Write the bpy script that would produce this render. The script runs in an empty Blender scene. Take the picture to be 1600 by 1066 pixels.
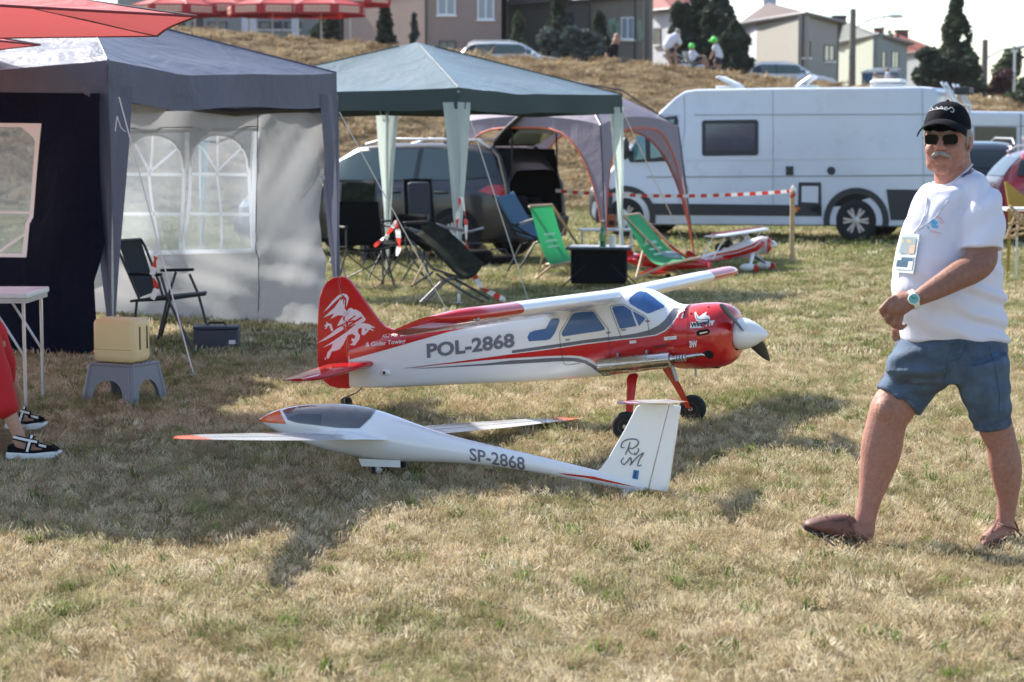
import bpy, bmesh, math, random
from math import sin, cos, pi, radians, sqrt, atan2
from mathutils import Vector, Matrix, noise
from mathutils.bvhtree import BVHTree
import numpy as np
random.seed(7)
SC = bpy.context.scene
COL = SC.collection

# ------------------------------------------------------------ camera, sky, sun, exposure
CAM_H = 1.56
PITCH = math.atan2(307, 3111.1)
cd = bpy.data.cameras.new('camera'); cam = bpy.data.objects.new('camera', cd); COL.objects.link(cam)
cam.location = (0, 0, CAM_H); cam.rotation_euler = (pi / 2 - PITCH, 0, 0)
cd.lens = 70; cd.sensor_width = 36; cd.clip_end = 3000
cd.dof.use_dof = True; cd.dof.focus_distance = 9.8; cd.dof.aperture_fstop = 4.0; cd.dof.aperture_blades = 8
SC.camera = cam
SUN_EL = radians(39)
SUN_DIR = Vector((-0.707 * cos(SUN_EL), 0.707 * cos(SUN_EL), sin(SUN_EL)))     # towards the sun
w = bpy.data.worlds.new('World'); SC.world = w; w.use_nodes = True
nt = w.node_tree; bg = nt.nodes['Background']
sky = nt.nodes.new('ShaderNodeTexSky'); sky.sky_type = 'NISHITA'; sky.sun_disc = False
sky.sun_elevation = SUN_EL; sky.sun_rotation = atan2(SUN_DIR.x, SUN_DIR.y)
sky.air_density = 1.0; sky.dust_density = 1.0; sky.ozone_density = 1.2
nt.links.new(sky.outputs[0], bg.inputs[0]); bg.inputs[1].default_value = 0.11
sd = bpy.data.lights.new('sun', 'SUN'); sun = bpy.data.objects.new('sun', sd); COL.objects.link(sun)
sd.energy = 4.2; sd.angle = radians(0.6); sd.color = (1.0, 0.945, 0.87)
sun.rotation_euler = SUN_DIR.to_track_quat('Z', 'Y').to_euler()
SC.view_settings.view_transform = 'Standard'; SC.view_settings.look = 'None'
SC.view_settings.exposure = 1.40; SC.view_settings.gamma = 1.0
SC.view_settings.use_curve_mapping = False
SC.render.engine = 'CYCLES'
SC.cycles.max_bounces = 8; SC.cycles.transparent_max_bounces = 12
SC.cycles.use_denoising = True

# ------------------------------------------------------------ photograph pixel -> place
FPX = 3111.1
CAMP = Vector((0, 0, CAM_H))
_F = Vector((0, cos(PITCH), -sin(PITCH))); _U = Vector((0, sin(PITCH), cos(PITCH))); _R = Vector((1, 0, 0))
def ray(px, py):
    return (_F * FPX + _R * (px - 800) + _U * (533 - py)).normalized()
def at(px, py, Y):
    d = ray(px, py); return CAMP + d * (Y / d.y)
def gr(px, py, z=0.0):
    d = ray(px, py); return CAMP + d * ((z - CAM_H) / d.z)
def onpl(px, py, P, n):
    d = ray(px, py); return CAMP + d * ((P - CAMP).dot(n) / d.dot(n))
def proj(p):
    v = Vector(p) - CAMP; k = v.dot(_F)
    return (800 + FPX * v.dot(_R) / k, 533 - FPX * v.dot(_U) / k)
def lerp(a, b, t): return a + (b - a) * t
def interp(x, pts):
    if x <= pts[0][0]: return pts[0][1]
    for (a, fa), (b, fb) in zip(pts, pts[1:]):
        if x <= b: return fa + (fb - fa) * (x - a) / (b - a)
    return pts[-1][1]

# ------------------------------------------------------------ mesh builder
class MB:
    def __init__(s): s.v = []; s.f = []; s.m = []
    def add(s, verts, faces, m=0):
        o = len(s.v); s.v += [Vector(p) for p in verts]
        s.f += [tuple(o + i for i in f) for f in faces]; s.m += [m] * len(faces); return s
    def box(s, c, size, rot=None, m=0, taper=1.0):
        x, y, z = [k / 2 for k in size]; R = rot.to_3x3() if rot else None
        vs = []
        for sz in (-1, 1):
            t = taper if sz > 0 else 1
            for sx, sy in ((-1, -1), (1, -1), (1, 1), (-1, 1)):
                p = Vector((sx * x * t, sy * y * t, sz * z)); vs.append(Vector(c) + (R @ p if R else p))
        return s.add(vs, [(3, 2, 1, 0), (4, 5, 6, 7), (0, 1, 5, 4), (1, 2, 6, 5), (2, 3, 7, 6), (3, 0, 4, 7)], m)
    def tube(s, pts, r, n=8, m=0, flat=1.0, up=None, caps=True):
        pts = [Vector(p) for p in pts]; k = len(pts); rings = []
        rr = r if isinstance(r, (list, tuple)) else [r] * k
        prev = None
        for i, p in enumerate(pts):
            t = (pts[min(i + 1, k - 1)] - pts[max(i - 1, 0)])
            t = t.normalized() if t.length > 1e-9 else Vector((0, 0, 1))
            if prev is None:
                a = Vector(up) if up else (Vector((0, 0, 1)) if abs(t.z) < .9 else Vector((0, 1, 0)))
            else: a = prev
            u = (a - t * a.dot(t))
            u = u.normalized() if u.length > 1e-6 else t.orthogonal().normalized()
            prev = u; v = t.cross(u)
            rings.append([p + (u * cos(2 * pi * j / n) * rr[i] * flat + v * sin(2 * pi * j / n) * rr[i]) for j in range(n)])
        return s.loft(rings, caps=caps, m=m)
    def loft(s, rings, caps=True, closed=True, m=0):
        n = len(rings[0]); vs = [p for r in rings for p in r]; fs = []
        for i in range(len(rings) - 1):
            for j in range(n if closed else n - 1):
                a = i * n + j; b = i * n + (j + 1) % n
                fs.append((a, b, b + n, a + n))
        if caps: fs.append(tuple(range(n - 1, -1, -1))); fs.append(tuple((len(rings) - 1) * n + j for j in range(n)))
        return s.add(vs, fs, m)
    def ell(s, c, r, n=14, k=9, rot=None, m=0):
        if isinstance(r, (int, float)): r = (r, r, r)
        R = rot.to_3x3() if rot else None; rings = []
        for i in range(k + 1):
            a = pi * i / k; z = -cos(a); q = max(sin(a), .02)
            ring = []
            for j in range(n):
                p = Vector((q * cos(2 * pi * j / n) * r[0], q * sin(2 * pi * j / n) * r[1], z * r[2]))
                ring.append(Vector(c) + (R @ p if R else p))
            rings.append(ring)
        return s.loft(rings, m=m)
    def prism(s, poly, vec, m=0):
        poly = [Vector(p) for p in poly]; vec = Vector(vec); n = len(poly)
        vs = poly + [p + vec for p in poly]
        return s.add(vs, [tuple(range(n)), tuple(range(2 * n - 1, n - 1, -1))] + [(i, i + n, (i + 1) % n + n, (i + 1) % n) for i in range(n)], m)
    def grid(s, fn, nu, nv, m=0, u0=0, u1=1, v0=0, v1=1):
        vs = [fn(lerp(u0, u1, i / nu), lerp(v0, v1, j / nv)) for j in range(nv + 1) for i in range(nu + 1)]
        fs = [(j * (nu + 1) + i, j * (nu + 1) + i + 1, (j + 1) * (nu + 1) + i + 1, (j + 1) * (nu + 1) + i) for j in range(nv) for i in range(nu)]
        return s.add(vs, fs, m)
    def lathe(s, c, axis, prof, n=24, m=0, caps=True):
        axis = Vector(axis).normalized(); u = axis.orthogonal().normalized(); v = axis.cross(u); c = Vector(c)
        rings = [[c + axis * h + (u * cos(2 * pi * j / n) + v * sin(2 * pi * j / n)) * max(r, 1e-4) for j in range(n)] for h, r in prof]
        return s.loft(rings, caps=caps, m=m)
    def build(s, name, mats, parent=None, world=False, smooth=35, bevel=0, solid=0, sub=0, loc=None):
        vs = s.v
        if world and parent is not None:
            Mi = root_m(parent).inverted()
            vs = [Mi @ p for p in vs]
        me = bpy.data.meshes.new(name); me.from_pydata([tuple(p) for p in vs], [], s.f)
        if not isinstance(mats, (list, tuple)): mats = [mats]
        for m in mats: me.materials.append(m)
        if len(mats) > 1: me.polygons.foreach_set('material_index', s.m)
        bm = bmesh.new(); bm.from_mesh(me)
        if solid == 0: bmesh.ops.recalc_face_normals(bm, faces=bm.faces)
        bm.to_mesh(me); bm.free()
        if smooth:
            me.polygons.foreach_set('use_smooth', [True] * len(me.polygons))
            me.set_sharp_from_angle(angle=radians(smooth))
        o = bpy.data.objects.new(name, me); COL.objects.link(o)
        if parent is not None: o.parent = parent
        if loc: o.location = loc
        if bevel:
            b = o.modifiers.new('bevel', 'BEVEL'); b.width = bevel; b.segments = 2; b.limit_method = 'ANGLE'; b.angle_limit = radians(35)
        if solid:
            b = o.modifiers.new('solid', 'SOLIDIFY'); b.thickness = solid
        if sub:
            b = o.modifiers.new('sub', 'SUBSURF'); b.levels = sub; b.render_levels = sub
        return o
ROOTM = {}
def root_m(o):
    while o is not None and o not in ROOTM: o = o.parent
    return ROOTM[o] if o is not None else Matrix()
def tag(o, label=None, cat=None, group=None, kind=None):
    if label: o['label'] = label
    if cat: o['category'] = cat
    if group: o['group'] = group
    if kind: o['kind'] = kind
    return o
def thing(name, label, cat, loc=(0, 0, 0), rz=0, group=None):
    o = bpy.data.objects.new(name, None); COL.objects.link(o); o.empty_display_size = .1
    o.location = loc; o.rotation_euler = (0, 0, rz)
    ROOTM[o] = Matrix.Translation(Vector(loc)) @ Matrix.Rotation(rz, 4, 'Z')
    return tag(o, label, cat, group)
def dup(root, loc, rz=0, label=None, group=None, scale=None):
    r = root.copy(); COL.objects.link(r); r.location = loc; r.rotation_euler = (0, 0, rz)
    if scale: r.scale = (scale,) * 3
    ROOTM[r] = Matrix.Translation(Vector(loc)) @ Matrix.Rotation(rz, 4, 'Z')
    if label: r['label'] = label
    if group: r['group'] = group
    for ch in [c for c in KIDS(root)]:
        c = ch.copy(); COL.objects.link(c); c.parent = r
        for g in KIDS(ch):
            d = g.copy(); COL.objects.link(d); d.parent = c
    return r
def KIDS(o): return [c for c in bpy.data.objects if c.parent == o]

# remeshed, smoothed union of closed pieces -> one continuous surface
def fuse(mb, name, mat, parent=None, voxel=.008, smooth=6, world=False, fac=.5, disp=None):
    me = bpy.data.meshes.new('tmp'); me.from_pydata([tuple(p) for p in mb.v], [], mb.f)
    bm = bmesh.new(); bm.from_mesh(me); bmesh.ops.recalc_face_normals(bm, faces=bm.faces); bm.to_mesh(me); bm.free()
    o = bpy.data.objects.new('tmp', me); COL.objects.link(o)
    r = o.modifiers.new('r', 'REMESH'); r.mode = 'VOXEL'; r.voxel_size = voxel
    if smooth: s = o.modifiers.new('s', 'SMOOTH'); s.iterations = smooth; s.factor = fac
    dg = bpy.context.evaluated_depsgraph_get(); dg.update()
    nm = bpy.data.meshes.new_from_object(o.evaluated_get(dg)); bpy.data.objects.remove(o)
    nm.name = name; nm.materials.clear(); nm.materials.append(mat)
    if disp:
        ns = [v.normal.copy() for v in nm.vertices]
        for v, n_ in zip(nm.vertices, ns): v.co += n_ * disp(v.co, n_)
    if world and parent is not None:
        nm.transform(root_m(parent).inverted())
    nm.polygons.foreach_set('use_smooth', [True] * len(nm.polygons))
    q = bpy.data.objects.new(name, nm); COL.objects.link(q)
    if parent is not None: q.parent = parent
    return q

# flat shapes in 2D, cut fine, and laid on a surface by fn(x, y) -> point or None
def lay(polys, fn, name, mat, parent, cut=8.0, world=True, bm0=None, smooth=40, thick=0):
    bm = bm0 or bmesh.new()
    if bm0 is None:
        for poly in polys:
            vs = [bm.verts.new((x, y, 0)) for x, y in poly]
            es = [bm.edges.new((vs[i], vs[(i + 1) % len(vs)])) for i in range(len(vs))]
            bmesh.ops.triangle_fill(bm, edges=es, use_beauty=True)
    xs = [v.co.x for v in bm.verts]; ys = [v.co.y for v in bm.verts]
    if not xs: bm.free(); return None
    for ax, (lo, hi) in enumerate(((min(xs), max(xs)), (min(ys), max(ys)))):
        k = math.floor(lo / cut) + 1
        while k * cut < hi:
            co = [0, 0, 0]; co[ax] = k * cut; no = [0, 0, 0]; no[ax] = 1
            bmesh.ops.bisect_plane(bm, geom=bm.verts[:] + bm.edges[:] + bm.faces[:], plane_co=co, plane_no=no, dist=1e-5)
            k += 1
    dead = []
    for v in bm.verts:
        p = fn(v.co.x, v.co.y)
        if p is None: dead.append(v)
        else: v.co = p
    if dead: bmesh.ops.delete(bm, geom=dead, context='VERTS')
    if not bm.faces: bm.free(); return None
    mb = MB(); bm.verts.index_update()
    mb.add([v.co.copy() for v in bm.verts], [tuple(v.index for v in f.verts) for f in bm.faces]); bm.free()
    o = mb.build(name, mat, parent, world=world, smooth=smooth)
    return o
def bvh_of(objs):
    vs = []; fs = []
    dg = bpy.context.evaluated_depsgraph_get(); dg.update()
    for o in objs:
        par = root_m(o.parent) if o.parent else Matrix()
        ev = o.evaluated_get(dg); me = ev.to_mesh(); k = len(vs)
        M = par @ o.matrix_basis
        vs += [M @ v.co for v in me.vertices]; fs += [tuple(k + i for i in p.vertices) for p in me.polygons]
        ev.to_mesh_clear()
    return BVHTree.FromPolygons(vs, fs)
def skin(bvh, eps=.002):
    def fn(px, py):
        d = ray(px, py); h = bvh.ray_cast(CAMP, d)
        if h[0] is None:                                   # just past the edge: come back onto it
            for r in (1, 2, 3.5, 5, 7, 9, 12, 15):
                best = None
                for k in range(12):
                    q = ray(px + r * cos(k * pi / 6), py + r * sin(k * pi / 6)); g = bvh.ray_cast(CAMP, q)
                    if g[0] is not None: best = (g, q); break
                if best: h, d = best; break
            else: return None
        n = h[1] if h[1].dot(d) < 0 else -h[1]
        return h[0] + n * eps
    return fn
def textbm(s, size=1, bold=0.0, sx=1.0, shear=0.0, spacing=1.0):
    c = bpy.data.curves.new('t', 'FONT'); c.body = s; c.size = size; c.offset = bold; c.shear = shear; c.space_character = spacing
    c.align_x = 'LEFT'; c.resolution_u = 3
    o = bpy.data.objects.new('t', c); COL.objects.link(o)
    dg = bpy.context.evaluated_depsgraph_get(); dg.update()
    me = bpy.data.meshes.new_from_object(o.evaluated_get(dg)); bpy.data.objects.remove(o)
    bm = bmesh.new(); bm.from_mesh(me)
    for v in bm.verts: v.co.x *= sx; v.co.z = 0
    return bm
def letter(s, a, b, h, fn, name, mat, parent, bold=0.0, shear=0.0, cut=4.0, spacing=1.0, world=True, vdir=None):
    """text whose baseline runs a->b and whose capitals are h high, in the 2D space of fn (y grows downwards)"""
    bm = textbm(s, 1, bold, 1, shear, spacing)
    xs = [v.co.x for v in bm.verts]; x0, x1 = min(xs), max(xs)
    a = Vector(a); b = Vector(b); d = (b - a); L = d.length; u = d / L; n = Vector(vdir).normalized() if vdir else Vector((u.y, -u.x))
    for v in bm.verts:
        t = (v.co.x - x0) / (x1 - x0) * L; q = a + u * t + n * (v.co.y / .70 * h); v.co = (q.x, q.y, 0)
    return lay(None, fn, name, mat, parent, cut=cut, bm0=bm, world=world)

# ------------------------------------------------------------ materials
def mat(name, col, rough=.6, metal=0, var=.0, vscale=8, bump=0, bscale=40, coat=0, spec=.5, sheen=0, trans=0, stripes=None, dirt=0, emit=None):
    m = bpy.data.materials.new(name); m.use_nodes = True; t = m.node_tree; N = t.nodes; L = t.links
    b = N['Principled BSDF']; b.inputs['Roughness'].default_value = rough; b.inputs['Metallic'].default_value = metal
    b.inputs['Specular IOR Level'].default_value = spec; b.inputs['Coat Weight'].default_value = coat; b.inputs['Coat Roughness'].default_value = .08
    b.inputs['Sheen Weight'].default_value = sheen
    b.inputs['Base Color'].default_value = (*col, 1)
    tc = N.new('ShaderNodeTexCoord')
    if var or dirt:
        n = N.new('ShaderNodeTexNoise'); n.inputs['Scale'].default_value = vscale; n.inputs['Detail'].default_value = 6; n.inputs['Roughness'].default_value = .65
        L.new(tc.outputs['Object'], n.inputs['Vector'])
        r = N.new('ShaderNodeMapRange'); r.inputs[1].default_value = .3; r.inputs[2].default_value = .7
        r.inputs[3].default_value = 1 - (var or dirt); r.inputs[4].default_value = 1 + var
        L.new(n.outputs[0], r.inputs[0])
        mx = N.new('ShaderNodeVectorMath'); mx.operation = 'SCALE'; mx.inputs[0].default_value = col; L.new(r.outputs[0], mx.inputs['Scale'])
        L.new(mx.outputs[0], b.inputs['Base Color'])
        rr = N.new('ShaderNodeMapRange'); rr.inputs[3].default_value = max(rough - .08, .02); rr.inputs[4].default_value = min(rough + .1, 1)
        L.new(n.outputs[0], rr.inputs[0]); L.new(rr.outputs[0], b.inputs['Roughness'])
    if bump:
        n2 = N.new('ShaderNodeTexNoise'); n2.inputs['Scale'].default_value = bscale; n2.inputs['Detail'].default_value = 4
        L.new(tc.outputs['Object'], n2.inputs['Vector'])
        bp = N.new('ShaderNodeBump'); bp.inputs['Strength'].default_value = bump; bp.inputs['Distance'].default_value = .01
        L.new(n2.outputs[0], bp.inputs['Height']); L.new(bp.outputs[0], b.inputs['Normal'])
    if trans:
        tr = N.new('ShaderNodeBsdfTranslucent'); tr.inputs[0].default_value = (*[min(1, c * 1.3) for c in col], 1)
        ms = N.new('ShaderNodeMixShader'); ms.inputs[0].default_value = trans
        L.new(b.outputs[0], ms.inputs[1]); L.new(tr.outputs[0], ms.inputs[2]); L.new(ms.outputs[0], N['Material Output'].inputs[0])
    if emit: b.inputs['Emission Color'].default_value = (*emit, 1); b.inputs['Emission Strength'].default_value = 1
    return m
def glass_mat(name, col, alpha, rough=.05, tint=(1, 1, 1)):
    """thin sheet: part lets through, part coloured glossy"""
    m = bpy.data.materials.new(name); m.use_nodes = True; t = m.node_tree; N = t.nodes; L = t.links
    b = N['Principled BSDF']; b.inputs['Base Color'].default_value = (*col, 1); b.inputs['Roughness'].default_value = rough
    tr = N.new('ShaderNodeBsdfTransparent'); tr.inputs[0].default_value = (*tint, 1)
    ms = N.new('ShaderNodeMixShader'); ms.inputs[0].default_value = alpha
    L.new(tr.outputs[0], ms.inputs[1]); L.new(b.outputs[0], ms.inputs[2]); L.new(ms.outputs[0], N['Material Output'].inputs[0])
    return m
M = dict(
    white_paint=mat('white_paint', (.80, .80, .79), .18, coat=.5, var=.02, vscale=3),
    glider_white=mat('glider_white', (.80, .80, .80), .16, coat=.6, var=.02, vscale=4),
    red_paint=mat('red_paint', (.52, .012, .012), .16, coat=.6, var=.06, vscale=3),
    grey_paint=mat('grey_paint', (.13, .135, .16), .3, coat=.3),
    blue_film=mat('blue_film', (.045, .13, .32), .22, coat=.4, var=.12, vscale=9),
    orange_paint=mat('orange_paint', (.72, .11, .02), .25, coat=.4),
    steel=mat('steel', (.55, .53, .50), .25, 1, var=.15, vscale=30, bump=.1),
    dull_metal=mat('dull_metal', (.30, .31, .33), .35, .9, var=.1, vscale=30),
    alu=mat('alu', (.62, .63, .65), .35, .8, var=.08),
    black_rubber=mat('black_rubber', (.012, .012, .013), .8, var=.2, vscale=40),
    black_plastic=mat('black_plastic', (.012, .012, .013), .5, spec=.3, var=.1),
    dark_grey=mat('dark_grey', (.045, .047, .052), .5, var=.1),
    white_plastic=mat('white_plastic', (.72, .72, .70), .35, var=.05),
    carbon=mat('carbon', (.016, .016, .018), .45, spec=.2),
    black_cloth=mat('black_cloth', (.009, .009, .011), .95, spec=.1, var=.2, bump=.3, bscale=60),
    decal_white=mat('decal_white', (.75, .72, .72), .4),
    decal_grey=mat('decal_grey', (.15, .15, .18), .4),
    decal_dark=mat('decal_dark', (.02, .02, .025), .5),
    hole=mat('hole', (.006, .006, .006), .9),
    wood=mat('wood', (.46, .32, .17), .65, var=.2, vscale=14, bump=.2),
    skin=mat('skin', (.25, .118, .082), .58, spec=.32, var=.16, vscale=14, bump=.25, bscale=110),
    skin_light=mat('skin_light', (.45, .24, .16), .5, var=.08, vscale=12),
    line_dark=mat('line_dark', (.05, .05, .055), .6),
)
# ------------------------------------------------------------ the field, the bank and what grows on it
CREST_Y = 70.0; FOOT_Y = 45.0
_cr = [(-400, 10), (-100, 22), (0, 28), (280, 43), (450, 60), (640, 75), (720, 84), (860, 94), (1000, 100), (1130, 116), (1240, 128), (1340, 136), (1510, 149), (1600, 172), (1900, 196), (2300, 212)]
CREST = [((px - 800) * CREST_Y / FPX, at(px, py, CREST_Y).z) for px, py in _cr]
def crest_h(x, y=CREST_Y): return interp(x * CREST_Y / max(y, 20), CREST)
def ground_z(x, y):
    n = noise.noise(Vector((x * .35, y * .35, 1.3))) * .035 * min(1, max(0, (abs(y - 11) - 2) / 10)) + noise.noise(Vector((x * 2.1, y * 2.1, 7))) * .006
    if y <= FOOT_Y: return n
    t = min(1, (y - FOOT_Y) / (CREST_Y - FOOT_Y)); s = t * t * (3 - 2 * t) * .55 + t * .45
    b = noise.noise(Vector((x * .9, y * 1.6, 3))) * .10 * min(1, t * 4) * (1 if t < .97 else .3)
    return n + crest_h(x, y) * s + b
def noise_node(N, L, vec, scale, detail=5, rough=.6, seed=0):
    n = N.new('ShaderNodeTexNoise'); n.inputs['Scale'].default_value = scale; n.inputs['Detail'].default_value = detail; n.inputs['Roughness'].default_value = rough
    mp = N.new('ShaderNodeMapping'); mp.inputs['Location'].default_value = (seed, seed * 1.7, 0); L.new(vec, mp.inputs[0]); L.new(mp.outputs[0], n.inputs['Vector'])
    return n.outputs[0], mp
def ramp(N, L, fac, stops):
    r = N.new('ShaderNodeValToRGB'); L.new(fac, r.inputs[0]); e = r.color_ramp.elements
    while len(e) < len(stops): e.new(.5)
    for k, (p, c) in enumerate(stops): e[k].position = p; e[k].color = (*c, 1)
    return r.outputs[0]
def mixc(N, L, f, a, b):
    m = N.new('ShaderNodeMix'); m.data_type = 'RGBA'
    for v, i in ((f, 0), (a, 6), (b, 7)):
        if isinstance(v, (int, float)): m.inputs[i].default_value = v
        elif isinstance(v, tuple): m.inputs[i].default_value = (*v, 1)
        else: L.new(v, m.inputs[i])
    return m.outputs[2]
def greenness(N, L):
    """slow patches of greener turf, shared by the soil sheet and the blades"""
    g = N.new('ShaderNodeNewGeometry'); pos = g.outputs['Position']
    a, _ = noise_node(N, L, pos, .75, 5, .65, 3.1)
    b, _ = noise_node(N, L, pos, 3.2, 4, .6, 9.2)
    sp = N.new('ShaderNodeSeparateXYZ'); L.new(pos, sp.inputs[0])
    far = N.new('ShaderNodeMapRange'); far.inputs[1].default_value = 9; far.inputs[2].default_value = 26; far.inputs[3].default_value = 0; far.inputs[4].default_value = .20; L.new(sp.outputs[1], far.inputs[0])
    m = N.new('ShaderNodeMath'); m.operation = 'ADD'; L.new(a, m.inputs[0]); L.new(far.outputs[0], m.inputs[1])
    m2 = N.new('ShaderNodeMath'); m2.operation = 'MULTIPLY_ADD'; L.new(b, m2.inputs[0]); m2.inputs[1].default_value = .6; L.new(m.outputs[0], m2.inputs[2])
    r = N.new('ShaderNodeMapRange'); r.inputs[1].default_value = .75; r.inputs[2].default_value = 1.10; L.new(m2.outputs[0], r.inputs[0])
    c, _ = noise_node(N, L, pos, 2.4, 6, .7, 21.0)
    br = N.new('ShaderNodeMapRange'); br.inputs[1].default_value = .52; br.inputs[2].default_value = .68; br.inputs[4].default_value = .75; L.new(c, br.inputs[0])
    return r.outputs[0], pos, sp, br.outputs[0]
def ground_mat():
    m = bpy.data.materials.new('dry_turf'); m.use_nodes = True; t = m.node_tree; N = t.nodes; L = t.links; b = N['Principled BSDF']
    g, pos, sp, brn = greenness(N, L)
    f1, _ = noise_node(N, L, pos, 26, 8, .75, 1)
    straw = ramp(N, L, f1, [(.28, (.09, .072, .04)), (.5, (.28, .225, .135)), (.72, (.52, .44, .29))])  # soil darkened to paint the shade between the blades
    green = ramp(N, L, f1, [(.28, (.03, .038, .014)), (.5, (.10, .11, .04)), (.75, (.22, .22, .09))])
    near = mixc(N, L, g, mixc(N, L, brn, straw, (.27, .185, .10)), green)
    # the mown bank: long drifts of dry hay
    f2, mp = noise_node(N, L, pos, 2.2, 8, .72, 5); mp.inputs['Scale'].default_value = (.55, 1.3, 2.2)
    f3, mp3 = noise_node(N, L, pos, .5, 4, .6, 2)
    hay = ramp(N, L, f2, [(.30, (.10, .066, .034)), (.45, (.22, .155, .08)), (.62, (.34, .25, .14)), (.8, (.42, .33, .2))])
    hay2 = mixc(N, L, f3, hay, (.25, .20, .09))
    hm = N.new('ShaderNodeMapRange'); hm.inputs[1].default_value = .1; hm.inputs[2].default_value = 1.3; L.new(sp.outputs[2], hm.inputs[0])
    hj = N.new('ShaderNodeMath'); hj.operation = 'MULTIPLY_ADD'; L.new(f3, hj.inputs[0]); hj.inputs[1].default_value = 1.2; L.new(hm.outputs[0], hj.inputs[2])
    hr = N.new('ShaderNodeMapRange'); hr.inputs[1].default_value = .65; hr.inputs[2].default_value = 1.25; L.new(hj.outputs[0], hr.inputs[0])
    col = mixc(N, L, hr.outputs[0], near, mixc(N, L, .15, hay, hay2))
    L.new(col, b.inputs['Base Color']); b.inputs['Roughness'].default_value = .95; b.inputs['Specular IOR Level'].default_value = .1
    bp = N.new('ShaderNodeBump'); bp.inputs['Strength'].default_value = .9; bp.inputs['Distance'].default_value = .05
    L.new(f1, bp.inputs['Height']); bp2 = N.new('ShaderNodeBump'); bp2.inputs['Strength'].default_value = 1; bp2.inputs['Distance'].default_value = .35
    L.new(f2, bp2.inputs['Height']); L.new(bp.outputs[0], bp2.inputs['Normal'])
    mb_ = N.new('ShaderNodeMix'); mb_.data_type = 'VECTOR'; L.new(hr.outputs[0], mb_.inputs[0]); L.new(bp.outputs[0], mb_.inputs[4]); L.new(bp2.outputs[0], mb_.inputs[5])
    L.new(mb_.outputs[1], b.inputs['Normal'])
    return m
def blade_mat(name, straw, green, gain=1.0, dry=False):
    m = bpy.data.materials.new(name); m.use_nodes = True; t = m.node_tree; N = t.nodes; L = t.links; b = N['Principled BSDF']
    oi = N.new('ShaderNodeObjectInfo')
    s = ramp(N, L, oi.outputs['Random'], straw); gcol = ramp(N, L, oi.outputs['Random'], green)
    if dry: col = s
    else:
        g, pos, sp, brn = greenness(N, L); s = mixc(N, L, brn, s, (.42, .30, .165))
        q = N.new('ShaderNodeMath'); q.operation = 'SUBTRACT'; L.new(g, q.inputs[0]); 
        rnd = N.new('ShaderNodeMath'); rnd.operation = 'MULTIPLY_ADD'; L.new(oi.outputs['Random'], rnd.inputs[0]); rnd.inputs[1].default_value = 7.31; rnd.inputs[2].default_value = 0
        fr = N.new('ShaderNodeMath'); fr.operation = 'FRACT'; L.new(rnd.outputs[0], fr.inputs[0])
        mm = N.new('ShaderNodeMath'); mm.operation = 'MULTIPLY_ADD'; L.new(fr.outputs[0], mm.inputs[0]); mm.inputs[1].default_value = .9; mm.inputs[2].default_value = -.45
        ad = N.new('ShaderNodeMath'); ad.operation = 'ADD'; ad.use_clamp = True; L.new(g, ad.inputs[0]); L.new(mm.outputs[0], ad.inputs[1])
        col = mixc(N, L, ad.outputs[0], s, gcol)
    L.new(col, b.inputs['Base Color']); b.inputs['Roughness'].default_value = .75; b.inputs['Specular IOR Level'].default_value = .2
    tr = N.new('ShaderNodeBsdfTranslucent'); L.new(col, tr.inputs[0]); ms = N.new('ShaderNodeMixShader'); ms.inputs[0].default_value = .3
    L.new(b.outputs[0], ms.inputs[1]); L.new(tr.outputs[0], ms.inputs[2]); L.new(ms.outputs[0], N['Material Output'].inputs[0])
    return m
M['turf'] = ground_mat()
mb = MB()
ys = [-30, -10, 0] + [3 + .35 * i for i in range(60)] + [24 + .8 * i for i in range(26)] + [45 + .45 * i for i in range(62)] + [74, 78, 84, 92, 105, 125, 160, 220, 320, 480, 700, 1100, 1600]
us = [-5, -2.5, -1.4, -1.0] + [-.8 + .0125 * 1.25 * i for i in range(103)] + [1.0, 1.4, 2.5, 5]
vs = []
for y in ys:
    for u in us:
        x = u * max(18, y * .42); vs.append((x, y, ground_z(x, y)))
nu = len(us)
mb.add(vs, [(j * nu + i, j * nu + i + 1, (j + 1) * nu + i + 1, (j + 1) * nu + i) for j in range(len(ys) - 1) for i in range(nu - 1)])
gobj = tag(mb.build('grass_field', M['turf'], smooth=180), kind='structure')

def tuft(name, n, rad, h, wdt, m, lean=.7, seed=1):
    rd = random.Random(seed); mb = MB()
    for i in range(n):
        a = rd.random() * 2 * pi; r = rad * sqrt(rd.random()); x, y = r * cos(a), r * sin(a)
        hh = h * rd.uniform(.4, 1.15); d = rd.random() * 2 * pi; ln = rd.uniform(.1, lean) * hh * (2.2 if rd.random() < .3 else 1)
        wx, wy = -sin(d) * wdt * .5, cos(d) * wdt * .5; dx, dy = cos(d), sin(d)
        z1, z2 = hh * .55, hh * rd.uniform(.55, 1)
        mb.add([(x - wx, y - wy, -.01), (x + wx, y + wy, -.01), (x + dx * ln * .35 + wx * .8, y + dy * ln * .35 + wy * .8, z1), (x + dx * ln * .35 - wx * .8, y + dy * ln * .35 - wy * .8, z1), (x + dx * ln, y + dy * ln, z2)],
               [(0, 1, 2, 3), (3, 2, 4)])
    me = bpy.data.meshes.new(name); me.from_pydata([tuple(v) for v in mb.v], [], mb.f); me.materials.append(m)
    return bpy.data.objects.new(name, me)
STRAW = [(0, (.20, .14, .07)), (.25, (.44, .335, .185)), (.65, (.68, .55, .355)), (1, (.84, .735, .55))]
GREEN = [(0, (.08, .10, .025)), (.5, (.19, .22, .06)), (1, (.34, .36, .12))]
M['blades'] = blade_mat('blades', STRAW, GREEN)
M['hay'] = blade_mat('hay_blades', [(0, (.12, .08, .04)), (.4, (.27, .19, .10)), (.8, (.40, .30, .175)), (1, (.48, .38, .24))], GREEN, dry=True)
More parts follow.
